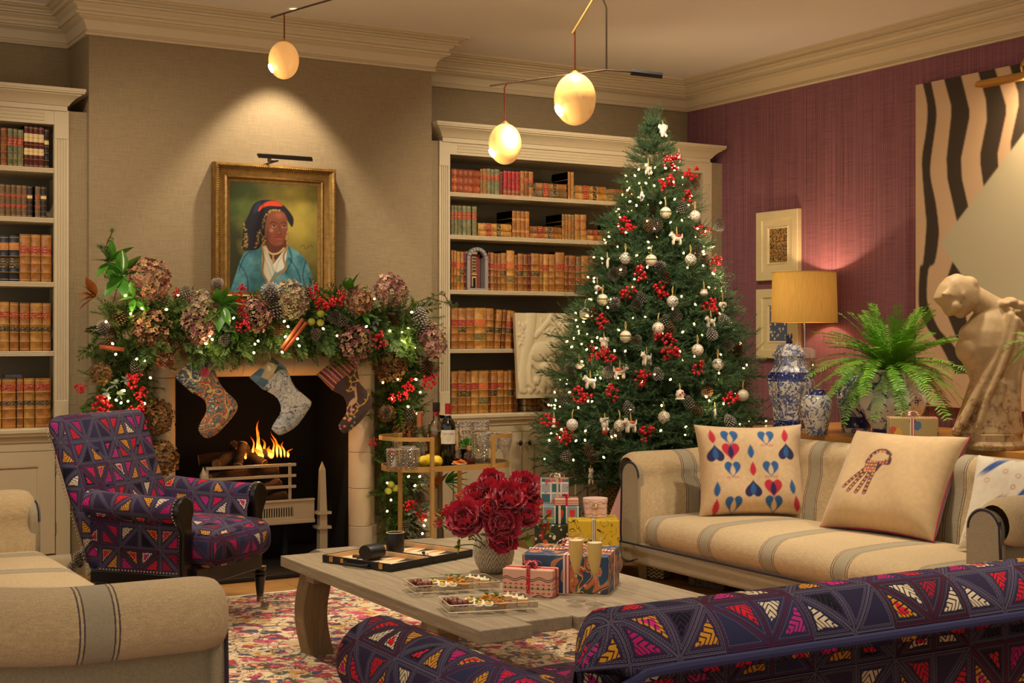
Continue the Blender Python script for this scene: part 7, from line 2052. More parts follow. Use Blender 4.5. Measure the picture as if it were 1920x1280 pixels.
def dflor_fn(nd, c):
 v = nd.co()
 col = nd.mix(nd.noise(v, 18, 3), L(24, 36, 24), L(60, 64, 36))
 col = nd.mix(nd.step(nd.voro(v, 34), .30, .24), col, L(222, 206, 178)); return nd.mix(nd.step(nd.voro(nd.map(v, loc=(3, 3, 1)), 14), .26, .2), col, L(196, 96, 50))
def yel_fn(nd, c):
 v = nd.co(); n = nd.noise(v, 9, 2, .5, dist=1.2)
 return nd.mix(nd.step(nd.abs(nd.fract(n * 5.0) - .5), .045, .025), L(206, 170, 36), L(40, 34, 20))
def stripe_fn(nd, c):
 x, y, z = nd.sep(nd.co())
 return nd.mix(nd.step(nd.abs(nd.fract(z / .0085) - .5), .22, .3), L(186, 60, 60), L(232, 212, 184))
def zig_fn(nd, c):
 x, y, z = nd.sep(nd.co()); t = z / .018 + nd.abs(nd.fract((x + y) / .03) - .5) * 1.6
 return nd.mix(nd.step(nd.abs(nd.fract(t) - .5), .2, .26), L(52, 60, 36), L(224, 204, 170))
def shape_fn(nd, c):
 v = nd.co(); x, y, z = nd.sep(v)
 n = nd.new('ShaderNodeTexVoronoi', feature='F1'); nd.put(n.inputs['Vector'], v); nd.put(n.inputs['Scale'], 17.0)
 d = V(nd, n.outputs['Distance']); cc = nd.sep(V(nd, n.outputs['Color']))[0]
 pal = nd.ramp(cc, [(0, (84, 120, 160)), (.25, (206, 92, 60)), (.45, (96, 140, 84)), (.6, (226, 178, 60)), (.78, (70, 66, 70)), (.9, (214, 60, 60))], True)
 return nd.mix(nd.step(d + (nd.noise(v, 60, 1) - .5) * .2, .42, .36), L(186, 164, 104), pal)
CR = -YAW
def gift(px0, px1, ybot, dd, dep, h, label, m_, rib=None, z=0.0, rz=None, **kw):
 """front face spans the two picture columns at depth dd, standing at height z"""
 a, b = PD(px0, 700, dd), PD(px1, 700, dd)
 a.z = z
 return present(label, a, CR if rz is None else rz, (b - Vector((0, 0, b.z)) - (a - Vector((0, 0, a.z)))).length, dep, h, m_, rib, **kw)
zt = lambda y, d: EYE - (y - HORIZON) / F_PX * d
Z1 = zt(984, 6.95)
gift(1003, 1072, 0, 6.95, .22, Z1, 'dark green floral present at the bottom of the pile by the peonies', paper('dark_floral_paper', dflor_fn))
Z2 = zt(950, 6.98) - Z1
gift(1019, 1091, 0, 6.98, .16, Z2, 'teal and grey present printed with red hearts, on the dark floral one', paper('heart_paper', heart_fn), M_RIBC, z=Z1 + .001, rw=.012, bows=0, rx=.42, cross=False)
Z3 = Z1 + Z2 + .002
gift(1040, 1085, 0, 7.0, .09, .036, 'small flat red-striped present tied with red ribbon', paper('striped_paper', stripe_fn), M_RIBRED, z=Z3, rw=.010, bs=.03, bows=4)
gift(1014, 1066, 0, 7.12, .05, zt(897, 7.12) - Z3, 'blue and white tile-patterned present with cream ribbon', paper('tile_paper', tile_fn), M_RIBC, z=Z3, rw=.010, bs=.04, bows=4, rx=.6)
ZY = zt(976, 6.86)
gift(1066, 1161, 0, 6.86, .24, ZY, 'mustard yellow present with black swirls beside the sofa arm', paper('yellow_swirl_paper', yel_fn), M_RIBB, rw=.018, bows=3, bs=.03)
p_ = PD(1116, 700, 7.02); p_.z = ZY + .0025
hb = thing('hat_box_present', 'round pale pink present with raffia bow on the yellow one', 'present', p_, 0, 'wrapped presents')
hbm = paper('pale_pink_paper', lambda nd, c: nd.mix(nd.step(nd.abs(nd.fract(nd.sep(nd.co())[2] / .03 + nd.sin(nd.math('ARCTAN2', nd.sep(nd.co())[1], nd.sep(nd.co())[0]) * 8.0) * .12) - .5), .06, .03), L(232, 196, 180), L(150, 90, 90)))
MB().lathe([(0, 0), (.060, 0), (.0605, .002), (.0605, .085), (0, .085)], 28).build('box_drum', hbm, hb, smooth=True, sharp=40)
MB().lathe([(.0608, .070), (.063, .070), (.063, .092), (0, .092)], 28).build('lid', hbm, hb, smooth=True, sharp=40)
bow(hb, (-.03, -.055, .05), .035, mat('raffia', (206, 174, 120), .8), 5)
for k, (x0, x1, dd, hh, lb, cc) in enumerate(((1134, 1158, 7.25, .48, 'tall flat pink present leaning against the basket', (206, 150, 140)), (1146, 1164, 7.15, .36, 'flat cream and crimson present leaning beside the sofa arm', (214, 186, 150)))):
 a = PD(x0, 700, dd); a.z = .0
 t = thing('wrapped_present', lb, 'present', a, CR + R(12), 'wrapped presents')
 M = rotM((0, 0, 0), (0, R(22), 0))
 MB().box(0, .035, 0, .3, .012, hh, M).build('wrapped_box', mat('leaning_paper_%d' % k, cc, .5, fn=noisy(.12, 30)), t, bevel=.003)
 MB().box(.034, .037, .0, .3, .02, hh - .01, M).build('spine_band', mat('crimson_band', (130, 34, 34), .5), t)
# under the sofa
a = PZ(1222, 1086, .0)
present('cream present with green zigzags tucked under the striped sofa', (a.x, a.y + .05, .001), R(-60), .10, .12, .085, paper('zigzag_paper', zig_fn), None)
a = PZ(1268, 1098, .0)
present('dark embroidered box pushed under the striped sofa', (a.x + .06, a.y - .02, .001), R(-75), .22, .2, .082, paper('dark_embroidered', lambda nd, c: nd.mix(nd.step(nd.abs(nd.fract(nd.noise(nd.co(), 12, 2, dist=1.0) * 6.0) - .5), .2, .1), L(96, 80, 60), L(44, 34, 26))), None)
# ------------------------------------------------------------------ drinks trolley
KX0, KX1, KY0, KY1, KT = 2.97, 3.30, 5.81, 6.14, .625
cart = thing('bar_cart', 'satin gold oval drinks trolley between the garland and the peonies', 'trolley')
rc, cyy = (KY1 - KY0) / 2, (KY0 + KY1) / 2
def oval(z0, z1, th, n=14):
 P = []
 for k in range(2 * n + 2):
  i = k % (n + 1); s = -1 if k <= n else 1
  a = PI / 2 + PI * i / n if s < 0 else -PI / 2 + PI * i / n
  cx = KX0 if s < 0 else KX1
  o = (cx + rc * math.cos(a), cyy + rc * math.sin(a)); q = (cx + (rc - th) * math.cos(a), cyy + (rc - th) * math.sin(a))
  P.append([(*o, z0), (*o, z1), (*q, z1), (*q, z0)])
 return MB().grid(P, closeu=True, closev=True, uv=False)
for z in (KT, .20):
 tr = oval(z - .014, z + .012, .005).build('tray_rim', M_GOLDP, cart)
 pts = [p[0] for p in ()]
 poly = [(KX0 + (rc - .004) * math.cos(PI / 2 + PI * i / 14), cyy + (rc - .004) * math.sin(PI / 2 + PI * i / 14)) for i in range(15)] + [(KX1 + (rc - .004) * math.cos(-PI / 2 + PI * i / 14), cyy + (rc - .004) * math.sin(-PI / 2 + PI * i / 14)) for i in range(15)]
 MB().prism(poly, z - .006, z - .001).build('mirror_shelf', mat('smoked_mirror', (120, 104, 80), .08, .9), tr)
for x in (KX0, KX1):
 for y in (KY0, KY1):
  p_ = MB().box(x - .009, x + .009, y - .009 - (.006 if y == KY0 else -.006), y + .009 - (.006 if y == KY0 else -.006), .05, .775).build('post', M_GOLDP, cart, bevel=.002)
  MB().lathe([(0, -.009), (.022, -.009), (.022, .009), (0, .009)], 18, rotM((x, y, .034), (R(90), 0, 0))).build('wheel', M_EBONY, cart, smooth=True, sharp=40)
  MB().ell((x, y + (-.017 if y == KY0 else .017), KT), .003, 8, 5).build('screw', M_BRASS, p_)
for s, cx in ((-1, KX0), (1, KX1)):
 P = []
 for i in range(17):
  a = PI / 2 + PI * i / 16 if s < 0 else -PI / 2 + PI * i / 16
  o = [(cx + q * math.cos(a), cyy + q * math.sin(a)) for q in (rc + .012, rc + .004)]
  P.append([(*o[0], .757), (*o[0], .775), (*o[1], .775), (*o[1], .757)])
 MB().grid(P, closev=True, uv=False).build('end_rail', M_GOLDP, cart)
def onk(px, y): return Vector((PY(px, 800, y).x, y, KT + .0005))
def bottle(name, label, px, y, prof, m_, parts=(), rot=0):
 t = thing(name, label, 'bottle', onk(px, y), rot, 'bottles on the trolley')
 MB().lathe(prof, 28, cap=False).build('glass', m_, t, smooth=True, sharp=60)
 for nm, pr, mm in parts: MB().lathe(pr, 24).build(nm, mm, t, smooth=True, sharp=50)
 return t
M_WINE = mat('dark_wine_glass', (8, 10, 8), .06, coat=.6); M_FOIL = mat('red_foil', (176, 34, 40), .35, .3); M_PAP = mat('label_paper', (228, 214, 186), .7); M_INK = mat('label_ink', (38, 30, 30), .6)
M_AMB = mat('amber_spirit', (150, 74, 22), .1, trans=.5, ior=1.1); M_COP = mat('copper_foil', (196, 112, 66), .35, .5); M_PALE = mat('pale_spirit', (196, 150, 70), .1, trans=.7, ior=1.1)
wb = bottle('wine_bottle', 'red wine bottle with cream label and red capsule', 840, 5.95, [(0, 0), (.036, 0), (.0375, .004), (.0375, .185), (.034, .205), (.018, .228), (.014, .245), (.0135, .298)], M_WINE, (('capsule', [(.0145, .243), (.0148, .299), (0, .300)], M_FOIL), ('capsule_band', [(.015, .241), (.0152, .245), (.0148, .246)], M_PAP)))
P = [[(.0380 * math.sin(a), -.0380 * math.cos(a), z) for z in (.105, .172)] for a in np.linspace(-1.55, .75, 14)]
lbm = MB().grid(P).build('paper_label', M_PAP, wb, smooth=True)
tc = bpy.data.curves.new('label_text', 'FONT'); tc.body = 'LE COM'; tc.size = .0145; tc.extrude = .0001; tc.align_x = 'CENTER'
to = bpy.data.objects.new('label_text', tc); COL.objects.link(to)
bpy.context.view_layer.update()
me = bpy.data.meshes.new_from_object(to.evaluated_get(bpy.context.evaluated_depsgraph_get())); bpy.data.objects.remove(to)
co_ = np.zeros(len(me.vertices) * 3); me.vertices.foreach_get('co', co_); co_ = co_.reshape(-1, 3)
ang = co_[:, 0] / .0383 - .42; co_ = np.stack([.0383 * np.sin(ang), -.0383 * np.cos(ang), .148 + co_[:, 1]], 1); me.vertices.foreach_set('co', co_.ravel()); me.materials.append(M_INK)
lt = bpy.data.objects.new('label_lettering', me); COL.objects.link(lt); lt.parent = lbm
for z, w in ((.138, .6), (.128, .8), (.120, .5)):
 MB().grid([[(.0383 * math.sin(a), -.0383 * math.cos(a), zz) for zz in (z, z + .0016)] for a in np.linspace(-.42 - w / 2, -.42 + w / 2, 6)]).build('label_line', mat('faint_ink', (150, 130, 104), .7), lbm)
bottle('decanter', 'conical glass brandy bottle with a copper foil neck', 787, 6.04, [(0, 0), (.058, 0), (.062, .006), (.062, .07), (.05, .11), (.024, .155), (.0135, .18), (.0125, .255), (.0145, .26)], G_CLEAR, (('neck_foil', [(.014, .185), (.014, .255), (0, .256)], M_COP), ('brandy', [(0, .003), (.058, .004), (.059, .068), (0, .07)], M_AMB)))
bottle('whisky_bottle', 'clear whisky bottle with a dark stopper behind the wine', 818, 6.05, [(0, 0), (.040, 0), (.042, .004), (.042, .175), (.038, .195), (.017, .215), (.015, .265)], G_CLEAR, (('stopper', [(.0165, .255), (.018, .258), (.018, .30), (0, .302)], mat('dark_stopper', (46, 34, 28), .35)), ('neck_seal', [(.0158, .232), (.0158, .254), (0, .254)], M_FOIL), ('whisky', [(0, .003), (.039, .004), (.039, .16), (0, .162)], M_PALE)))
def glass(name, label, px, y, prof, m_=G_CUT, grp='glasses on the trolley', sc=1.0):
 t = thing(name, label, 'glass', onk(px, y), 0, grp)
 MB().lathe([(r * sc, z * sc) for r, z in prof], 26, cap=False).build('bowl', m_, t, smooth=True, sharp=60)
 MB().tube([(prof[-1][0] * sc * math.cos(a), prof[-1][0] * sc * math.sin(a), prof[-1][1] * sc) for a in np.linspace(0, 2 * PI, 25)], .0009, 5).build('rim', mat('glass_rim', (236, 226, 206), .1), t, smooth=True)
 return t
TUM = [(0, .008), (.034, .008), (.035, 0), (.038, .001), (.0395, .095)]
for px, y, lb in ((740, 5.89, 'cut crystal tumbler nearest the oval end of the trolley'), (772, 5.86, 'cut crystal tumbler in front, beside the lemons'), (764, 5.98, 'cut crystal tumbler behind the two front tumblers')):
 t = glass('tumbler', lb, px, y, TUM); MB().lathe([(0, .001), (.034, .001), (.034, .010), (0, .012)], 20).build('heavy_base', G_CUT, t, smooth=True)
HIB = [(0, .01), (.028, .01), (.03, 0), (.031, .001), (.035, .165)]
GOB = [(0, .002), (.034, 0), (.034, .003), (.008, .012), (.006, .03), (.009, .05), (.026, .07), (.037, .105), (.038, .15)]
for px, y, lb in ((874, 6.09, 'tall cut highball glass behind the mint'), (902, 6.09, 'tall cut highball glass behind the goblets')): glass('highball_glass', lb, px, y, HIB, sc=1.2)
for px, y, lb in ((905, 5.93, 'cut crystal goblet next to the syrup bottles'), (926, 5.97, 'cut crystal goblet in the middle of the three'), (946, 5.90, 'cut crystal goblet at the peony end of the trolley')): glass('goblet', lb, px, y, GOB)
M_PEWT = mat('pewter', (186, 180, 170), .25, 1.0)
tag(MB().lathe([(0, 0), (.017, 0), (.019, .002), (.007, .03), (.006, .035), (.008, .04), (.02, .078), (.019, .078), (.006, .042)], 20, cap=False).build('jigger', M_PEWT, None, smooth=True, loc=onk(742, 5.99) + Vector((0, 0, .045))), 'steel jigger standing behind the crystal tumblers', 'jigger')
bpy.data.objects['jigger'].location.z = KT + .0005
bpy.data.objects['jigger'].scale = (1, 1, 1.55)
M_LEM = mat('lemon_peel', (240, 200, 30), .45, fn=noisy(.1, 20, 3, .25, 260))
for px, y, lb in ((795, 5.90, 'lemon half hidden behind the trolley post'), (819, 5.875, 'lemon between the trolley post and the wine bottle'), (806, 5.97, 'lemon slice wedge behind the two lemons')):
 t = thing('lemon', lb, 'lemon', onk(px, y), rnd.uniform(0, 3), 'lemons on the trolley')
 MB().lathe([(0, -.042), (.006, -.039), (.018, -.03), (.0275, -.012), (.029, .002), (.026, .016), (.016, .03), (.006, .038), (0, .04)], 18, rotM((0, 0, .028), (0, R(90), 0))).build('peel', M_LEM, t, smooth=True, sharp=180)
 MB().ell((.041, 0, .028), .003, 6, 4).build('stem_end', M_OGRN, t)
SY = [(0, 0), (.026, 0), (.0275, .003), (.0275, .05), (.024, .058), (.012, .066), (.011, .08)]
for px, y, lb, cc in ((855, 5.93, 'square syrup bottle with cork and dark syrup', (60, 30, 22)), (880, 5.90, 'syrup bottle with cork and red syrup', (130, 24, 30))):
 bottle('syrup_bottle', lb, px, y, SY, G_CUT, (('syrup', [(0, .002), (.024, .003), (.024, .034), (0, .035)], mat('syrup_' + str(cc[0]), cc, .1)), ('cork', [(.0115, .074), (.014, .092), (0, .094)], mat('cork', (196, 140, 86), .9, fn=noisy(.3, 120))), ('spout', [(.003, .09), (.002, .118), (0, .119)], M_PEWT)))
ds = thing('small_dish', 'white saucer of dried orange slices at the trolley front', 'dish', onk(861, 5.855))
MB().lathe([(0, .002), (.016, 0), (.030, .008), (.038, .014), (.037, .016), (.028, .011), (0, .006)], 26).build('saucer', M_PORC, ds, smooth=True, sharp=60)
for k in range(4):
 t = tag(MB().lathe([(0, -.002), (.019, -.002), (.0195, .002), (0, .002)], 16, rotM((0, 0, 0), (rnd.uniform(-.4, .4), rnd.uniform(-.4, .4), 0))).build('orange_slice', mat('dried_orange', (224, 116, 24), .5, fn=noisy(.35, 60)), None, loc=onk(861, 5.855) + Vector((-.02 + k * .013, rnd.uniform(-.01, .01), .019 + .002 * k))), 'dried orange slice on the white saucer, %s of four' % ordw(k + 1), 'orange slice', 'dried orange slices')
mt = thing('potted_mint', 'bushy green mint plant between the bottles and goblets', 'plant', onk(874, 6.0))
MB().lathe([(0, 0), (.024, 0), (.03, .07), (.028, .07), (0, .06)], 20).build('pot', M_EBONY, mt, smooth=True, sharp=50)
MLf = leaf_mesh('leaf', mat('mint_leaf', (84, 140, 40), .5, fn=noisy(.4, 9)), 1, .7, .2, .4, 5)
for k in range(70):
 a, e = rnd.uniform(0, 6.28), rnd.uniform(.1, 1.5); d = Vector((math.cos(a) * math.cos(e), math.sin(a) * math.cos(e), math.sin(e)))
 inst(MLf, mt, orient(Vector((0, 0, .072)) + d * rnd.uniform(.01, .038), d + Vector((rnd.uniform(-.6, .6), rnd.uniform(-.6, .6), 0)), rnd.uniform(.017, .026), rnd.uniform(0, 6)))
hide_proto(MLf)
# ------------------------------------------------------------------ cushions
def cushion(label, M, w, h, th, front, back=(150, 110, 110), cord=None, n=90):
 t = thing('cushion', label, 'cushion', group='cushions on the striped sofa'); t.matrix_world = M
 p = Paint(w, h, n, int(n * h / w)); front(p)
 nz = p.noise(60, 2); p.c *= (.9 + .2 * nz)[..., None]
 def mp(sg):
  def f(x, y):
   u, v = x / w * 2 - 1, y / h * 2 - 1
   X = w / 2 * u * (1 - .085 * (1 - v * v)); Z = h / 2 * v * (1 - .085 * (1 - u * u))
   b = th * np.clip((1 - u ** 4) * (1 - v ** 4), 0, 1) ** .5 * (1 + .06 * np.sin(u * 5 + v * 3))
   return X, sg * b, Z + h / 2
  return f
 p.sheet('front_cover', M_CUSH, t, mp(-1)); c0 = p.c; p.bg(back)
 s_ = (np.sin(p.x * 260) > .2) * .5 + (np.sin(p.y * 260) > .2) * .5; p.put(s_ * .5, (90, 84, 120))
 p.sheet('back_cover', M_CUSH, t, mp(1)); p.c = c0
 if cord:
  ed = [(s, -1) for s in np.linspace(-1, 1, 14)] + [(1, s) for s in np.linspace(-1, 1, 14)] + [(s, 1) for s in np.linspace(1, -1, 14)] + [(-1, s) for s in np.linspace(1, -1, 14)]
  MB().tube([(w / 2 * u * (1 - .085 * (1 - v * v)), 0, h / 2 + h / 2 * v * (1 - .085 * (1 - u * u))) for u, v in ed], .004, 6).build('piped_edge', mat('cushion_cord', cord, .8), t, smooth=True)
 return t
M_CUSH = vcol('cushion_cloth', .9, bump=.25, bs=600, sheen=.3)
def leafp(cx, cy, s, up=1):
 o = []
 for k in range(13):
  f = k / 12; o.append((cx + s * .32 * math.sin(PI * f ** .8) * (1 if k % 2 else .72), cy + up * s * (f - .5) * 1.25))
 return o + [(2 * cx - x, y) for x, y in o[::-1]]
def heartp(cx, cy, s, up=1):
 return [(cx + s * .62 * math.sin(a) ** 3, cy + up * s * .70 * (.8125 * math.cos(a) - .3125 * math.cos(2 * a) - .125 * math.cos(3 * a) - .0625 * math.cos(4 * a) + .1)) for a in np.linspace(0, 2 * PI, 36)]
def hearts(p):
 p.bg((216, 184, 140)); RD, BLU, NV = (196, 36, 62), (40, 92, 150), (36, 34, 84)
 T_ = lambda x, y: ((x - 150) / 1180 * p.w, (1 - (y - 140) / 970) * p.h)
 for k in range(16):
  x, y = T_(300 + 205 * (k % 5), 330 + 200 * (k // 5)); p.put(p.sd(np.abs(np.hypot(p.x - x, p.y - y) - .036) - .0006) * .35, (150, 120, 90))
 for x, y in ((480, 300), (890, 300), (480, 655), (920, 655), (490, 1035), (935, 1030)):
  a, b = T_(x, y); p.poly(heartp(a, b, .072), BLU); p.poly(leafp(a, b - .004, .05), (216, 184, 140))
  for s in (-1, 1): p.put(p.sd(np.abs(np.hypot((p.x - a - s * .022) / 1.9, p.y - b + .044) - .005) - .0009), RD)
 for x, y in ((475, 455), (935, 865)):
  a, b = T_(x, y); p.poly(heartp(a, b, .076), RD); p.poly(leafp(a, b, .058), NV)
 for x, y in ((300, 475), (1120, 460), (710, 870)):
  a, b = T_(x, y); p.poly(heartp(a, b, .074, -1), NV); p.poly(leafp(a, b, .056), BLU)
 for x, y, c in ((290, 285, RD), (1110, 275, RD), (715, 650, RD), (305, 1040, RD), (1190, 1010, RD), (700, 455, BLU), (300, 860, BLU), (1160, 840, BLU)):
  a, b = T_(x, y); p.poly(leafp(a, b, .062), c)
def goat(p):
 p.bg((204, 172, 126)); D = (70, 30, 34)
 T_ = lambda x, y: (((x - 60) / 1200 + .02) * p.w, (.955 - (y - 120) / 900) * p.h)
 cv = lambda q, w: p.line(p.curve([T_(*v) for v in q]), w, D)
 cv([(655, 355), (600, 332), (520, 335), (450, 380), (420, 440)], .010)
 p.poly(p.curve([T_(*v) for v in ((412, 420), (520, 430), (600, 430), (690, 390), (715, 430), (700, 465), (620, 470), (560, 540), (480, 545), (412, 520))]), D)
 for q in ([(420, 510), (340, 600), (270, 690)], [(440, 530), (380, 640), (340, 725)], [(500, 530), (460, 640), (430, 735)], [(540, 520), (525, 620), (517, 735)]): cv(q, .0105)
 cv([(680, 385), (682, 365)], .006)
 dots = [(430, 400), (470, 372), (510, 345), (545, 338), (575, 335), (602, 342)] + [(x, y) for y in (438, 468, 498, 525) for x in range(432, 570, 28)] + [(590, 445), (625, 425), (625, 455), (660, 412), (665, 442)]
 for q in ([(420, 510), (340, 600), (270, 690)], [(440, 530), (380, 640), (340, 725)], [(500, 530), (460, 640), (430, 735)], [(540, 520), (525, 620), (517, 735)]):
  cc = p.curve([T_(*v) for v in q], 6)
  for i, v in enumerate(cc[::2]): p.ell(*v, .0062, .0062, (214, 160, 60) if i % 2 else (206, 110, 110))
 for i, v in enumerate(dots): p.ell(*T_(*v), .0066, .0066, (214, 160, 60) if i % 2 else (206, 110, 110))
def flor(p):
 p.bg((226, 214, 190)); g = p.rng
 for i in range(9):
  x, y, a = g.rand() * p.w, g.rand() * p.h, g.uniform(.6, 1.2)
  for k in range(2): p.ell(x + k * .02, y, .07, .009, ((40, 80, 150), (190, 50, 60), (60, 50, 110))[i % 3], ang=a)
 for i in range(16): x, y = g.rand() * p.w, g.rand() * p.h; p.put(p.sd(np.abs(np.hypot(p.x - x, p.y - y) - .01) - .0012), (190, 70, 60))
def lean(loc, rz, tilt): return Matrix.Translation(Vector(loc)) @ Matrix.Rotation(rz, 4, 'Z') @ Matrix.Rotation(-tilt, 4, 'X')
cushion('square cushion embroidered with red and blue hearts and leaves', lean((4.545, 5.36, .347), R(-27), R(17)), .555, .475, .10, hearts, n=150)
cushion('plain oatmeal cushion with a spotted goat and crimson piping', lean((4.55, 4.54, .362), R(-80), R(33)), .60, .52, .11, goat, cord=(176, 50, 74), n=170)
cushion('white cushion with blue and red embroidery behind the near sofa arm', lean((4.58, 3.84, .365), R(-75), R(25)), .42, .42, .07, flor, n=80)
# ------------------------------------------------------------------ blue and white porcelain on the console
def porc(name, sc, seed, bands=(), dense=.5):
 def f(nd, c):
  v = nd.co(); z = nd.sep(v)[2]
  n = nd.noise(nd.map(v, loc=(seed, 2, 1)), sc, 3, .55, dist=1.5); n2 = nd.noise(nd.map(v, loc=(1, seed, 5)), sc * 2.3, 2)
  wht, bl, md = L(222, 214, 196), L(30, 42, 104), L(92, 112, 160)
  col = nd.mix(nd.step(n, dense, dense + .06) * .8, wht, md)
  col = nd.mix(nd.step(nd.abs(n - dense - .09), .03, .015), col, bl)
  col = nd.mix(nd.step(n2, .64, .70), col, bl)
  for z0, z1 in bands: col = nd.mix((z > z0) * (z < z1) * nd.step(nd.noise(v, sc * 2.5, 1), .68, .56), col, bl)
  return col
 return mat(name, (220, 212, 196), .18, fn=f, coat=.5)
def jar(name, label, loc, prof, m_, n=36, rot=0):
 t = thing(name, label, 'jar', loc, rot, 'blue and white porcelain on the console')
 MB().lathe(prof, n).build('jar_body', m_, t, smooth=True, sharp=50 if n > 8 else 28)
 return t
q = PZ(1480, 806, KZ) + Vector((.0, .0, .0005))
sj = q.dot(Vector((_S, _C, 0))) / 7.41
P1 = porc('jar_scroll_glaze', 34, 3, ((.01, .055), (.265, .315)), .46)
j1 = jar('ginger_jar', 'tall six-sided blue and white lidded jar with a lion-dog finial', q, [(0, 0), (.086, 0), (.088, .01), (.083, .06), (.088, .12), (.108, .2), (.118, .255), (.116, .29), (.098, .325), (.082, .345), (.080, .40), (0, .40)], P1, 6, R(20))
ld = MB().lathe([(.09, .4), (.094, .404), (.094, .414), (.08, .418), (.055, .468), (0, .47)], 6).build('lid', P1, j1, smooth=True, sharp=28)
m = MB()
for c, r in (((0, 0, .022), (.022, .011, .012)), ((-.02, 0, .042), (.012, .011, .013)), ((-.014, .006, .008), (.006, .006, .012)), ((-.014, -.006, .008), (.006, .006, .012)), ((.014, .006, .008), (.006, .006, .012)), ((.014, -.006, .008), (.006, .006, .012)), ((.024, 0, .042), (.006, .006, .016))): m.ell((c[0], c[1], c[2] + .468), r, 9, 6)
m.build('lion_dog_finial', mat('cobalt_glaze', (30, 32, 70), .25, coat=.4, fn=noisy(.4, 60)), ld, smooth=True)
jar('porcelain_jar', 'small ovoid blue and white jar beside the tall lidded jar', PZ(1531, 815, KZ) + Vector((0, 0, .0005)), [(0, 0), (.052, 0), (.053, .006), (.062, .05), (.078, .11), (.083, .15), (.077, .185), (.056, .207), (.045, .212), (.045, .235), (.043, .235), (0, .20)], porc('jar_figure_glaze', 26, 8, ((.205, .235),), .5))
jar('porcelain_jar', 'blue and white phoenix jar half hidden behind the fern pot', PZ(1597, 812, KZ) + Vector((.08, .05, .0005)), [(0, 0), (.075, 0), (.077, .02), (.084, .08), (.1, .16), (.105, .22), (.095, .27), (.07, .30), (.06, .305), (.06, .33), (0, .33)], porc('jar_phoenix_glaze', 14, 5, ((.025, .085),), .44))
FPp = PZ(1668, 820, KZ) + Vector((.02, .0, .0005))
fpot = jar('fern_pot', 'large blue and white crane-painted pot holding the fern', FPp, [(0, 0), (.098, 0), (.10, .015), (.098, .045), (.13, .09), (.162, .15), (.170, .19), (.162, .225), (.135, .262), (.128, .30), (.136, .335), (.140, .342), (.132, .342), (.12, .30), (0, .29)], porc('pot_crane_glaze', 17, 12, ((.012, .045),), .53))
# boston fern
M_FERN = mat('fern_green', (104, 158, 34), .5, fn=lambda nd, c: nd.mix(nd.noise(nd.co(), 4, 2), sc3(c, .5), sc3(c, 1.45)))
def frond(seed, arch):
 r = np.random.RandomState(seed); m = MB(); n = 36
 pt = lambda s: Vector((.04 * math.sin(s * 3 + seed), -arch * s * s * .55, s * (1 - .25 * arch * s)))
 m.tube([pt(i / 10) for i in range(11)], [.006 * (1 - .08 * i) for i in range(11)], 4, cap=False)
 for i in range(n):
  s = .08 + .92 * i / n; p = pt(s); t = (pt(s + .02) - pt(s - .02)).normalized()
  l = .078 * math.sin(PI * min(1, .18 + .82 * (1 - s) ** .75)) + .012
  for sd in (-1, 1):
   d = (Vector((sd, -.12 + .15 * r.randn(), 0)) + t * .35).normalized(); w = t * .0076
   m.add([p - w * .6, p + w * .6, p + d * l * .55 + w, p + d * l, p + d * l * .55 - w], [(0, 1, 2, 4), (4, 2, 3)])
 return m.build('frond', M_FERN, None)
FR = [frond(k, a) for k, a in ((1, .35), (2, .7), (3, 1.0), (4, 1.3))]
def fern(label, org, n, ln, seed, amin=0, amax=6.283):
 t = thing('fern', label, 'fern', org); r = random.Random(seed)
 for k in range(n):
  a = r.uniform(amin, amax); e = .22 + 1.15 * r.random() ** 1.15
  d = Vector((math.cos(a) * math.cos(e), math.sin(a) * math.cos(e), math.sin(e))); L0 = ln * r.uniform(.6, 1.1) * (1.0 if e < .9 else .85)
  if org.x + d.x * L0 > 6.0: L0 *= max(.3, (6.0 - org.x) / max(.05, d.x * L0))
  yx = (Vector((0, 0, 1)) - d * d.z).normalized(); xx = yx.cross(d)
  M = Matrix(((xx.x, yx.x, d.x, 0), (xx.y, yx.y, d.y, 0), (xx.z, yx.z, d.z, 0), (0, 0, 0, 1))) @ Matrix.Rotation(r.uniform(-.3, .3), 4, 'Z') @ Matrix.Scale(L0, 4)
  o = inst(FR[min(3, int((1.4 - e) / .35))], t, M)
 return t
fern('lush green fern spilling from the blue and white pot', FPp + Vector((-.01, 0, .33)), 190, .46, 4)
g2 = PD(1955, 650, 5.9)
fern('few green fern fronds reaching in beside the statue', g2, 16, .20, 9, 1.6, 4.4)
hide_proto(*FR)
pz_ = thing('plant_stand', 'slim dark plant stand beside the statue', 'stand', (g2.x, g2.y, KZ + .0005))
MB().lathe([(0, 0), (.06, 0), (.06, .01), (.012, .02), (.012, g2.z - KZ - .09), (.05, g2.z - KZ - .08), (.062, g2.z - KZ + .02), (.055, g2.z - KZ + .02), (0, g2.z - KZ - .03)], 20).build('stand_bowl', M_EBONY, pz_, smooth=True, sharp=50)
# present on the console
a = PZ(1668, 833, KZ); b = PZ(1760, 834, KZ)
present('olive present printed with coloured stars on the console', (a.x, a.y, KZ + .001), math.atan2(b.y - a.y, b.x - a.x), (b - a).length, .13, .125, paper('star_paper', shape_fn), M_RIBR, rw=.02, rx=.46, bows=6, bs=.045)
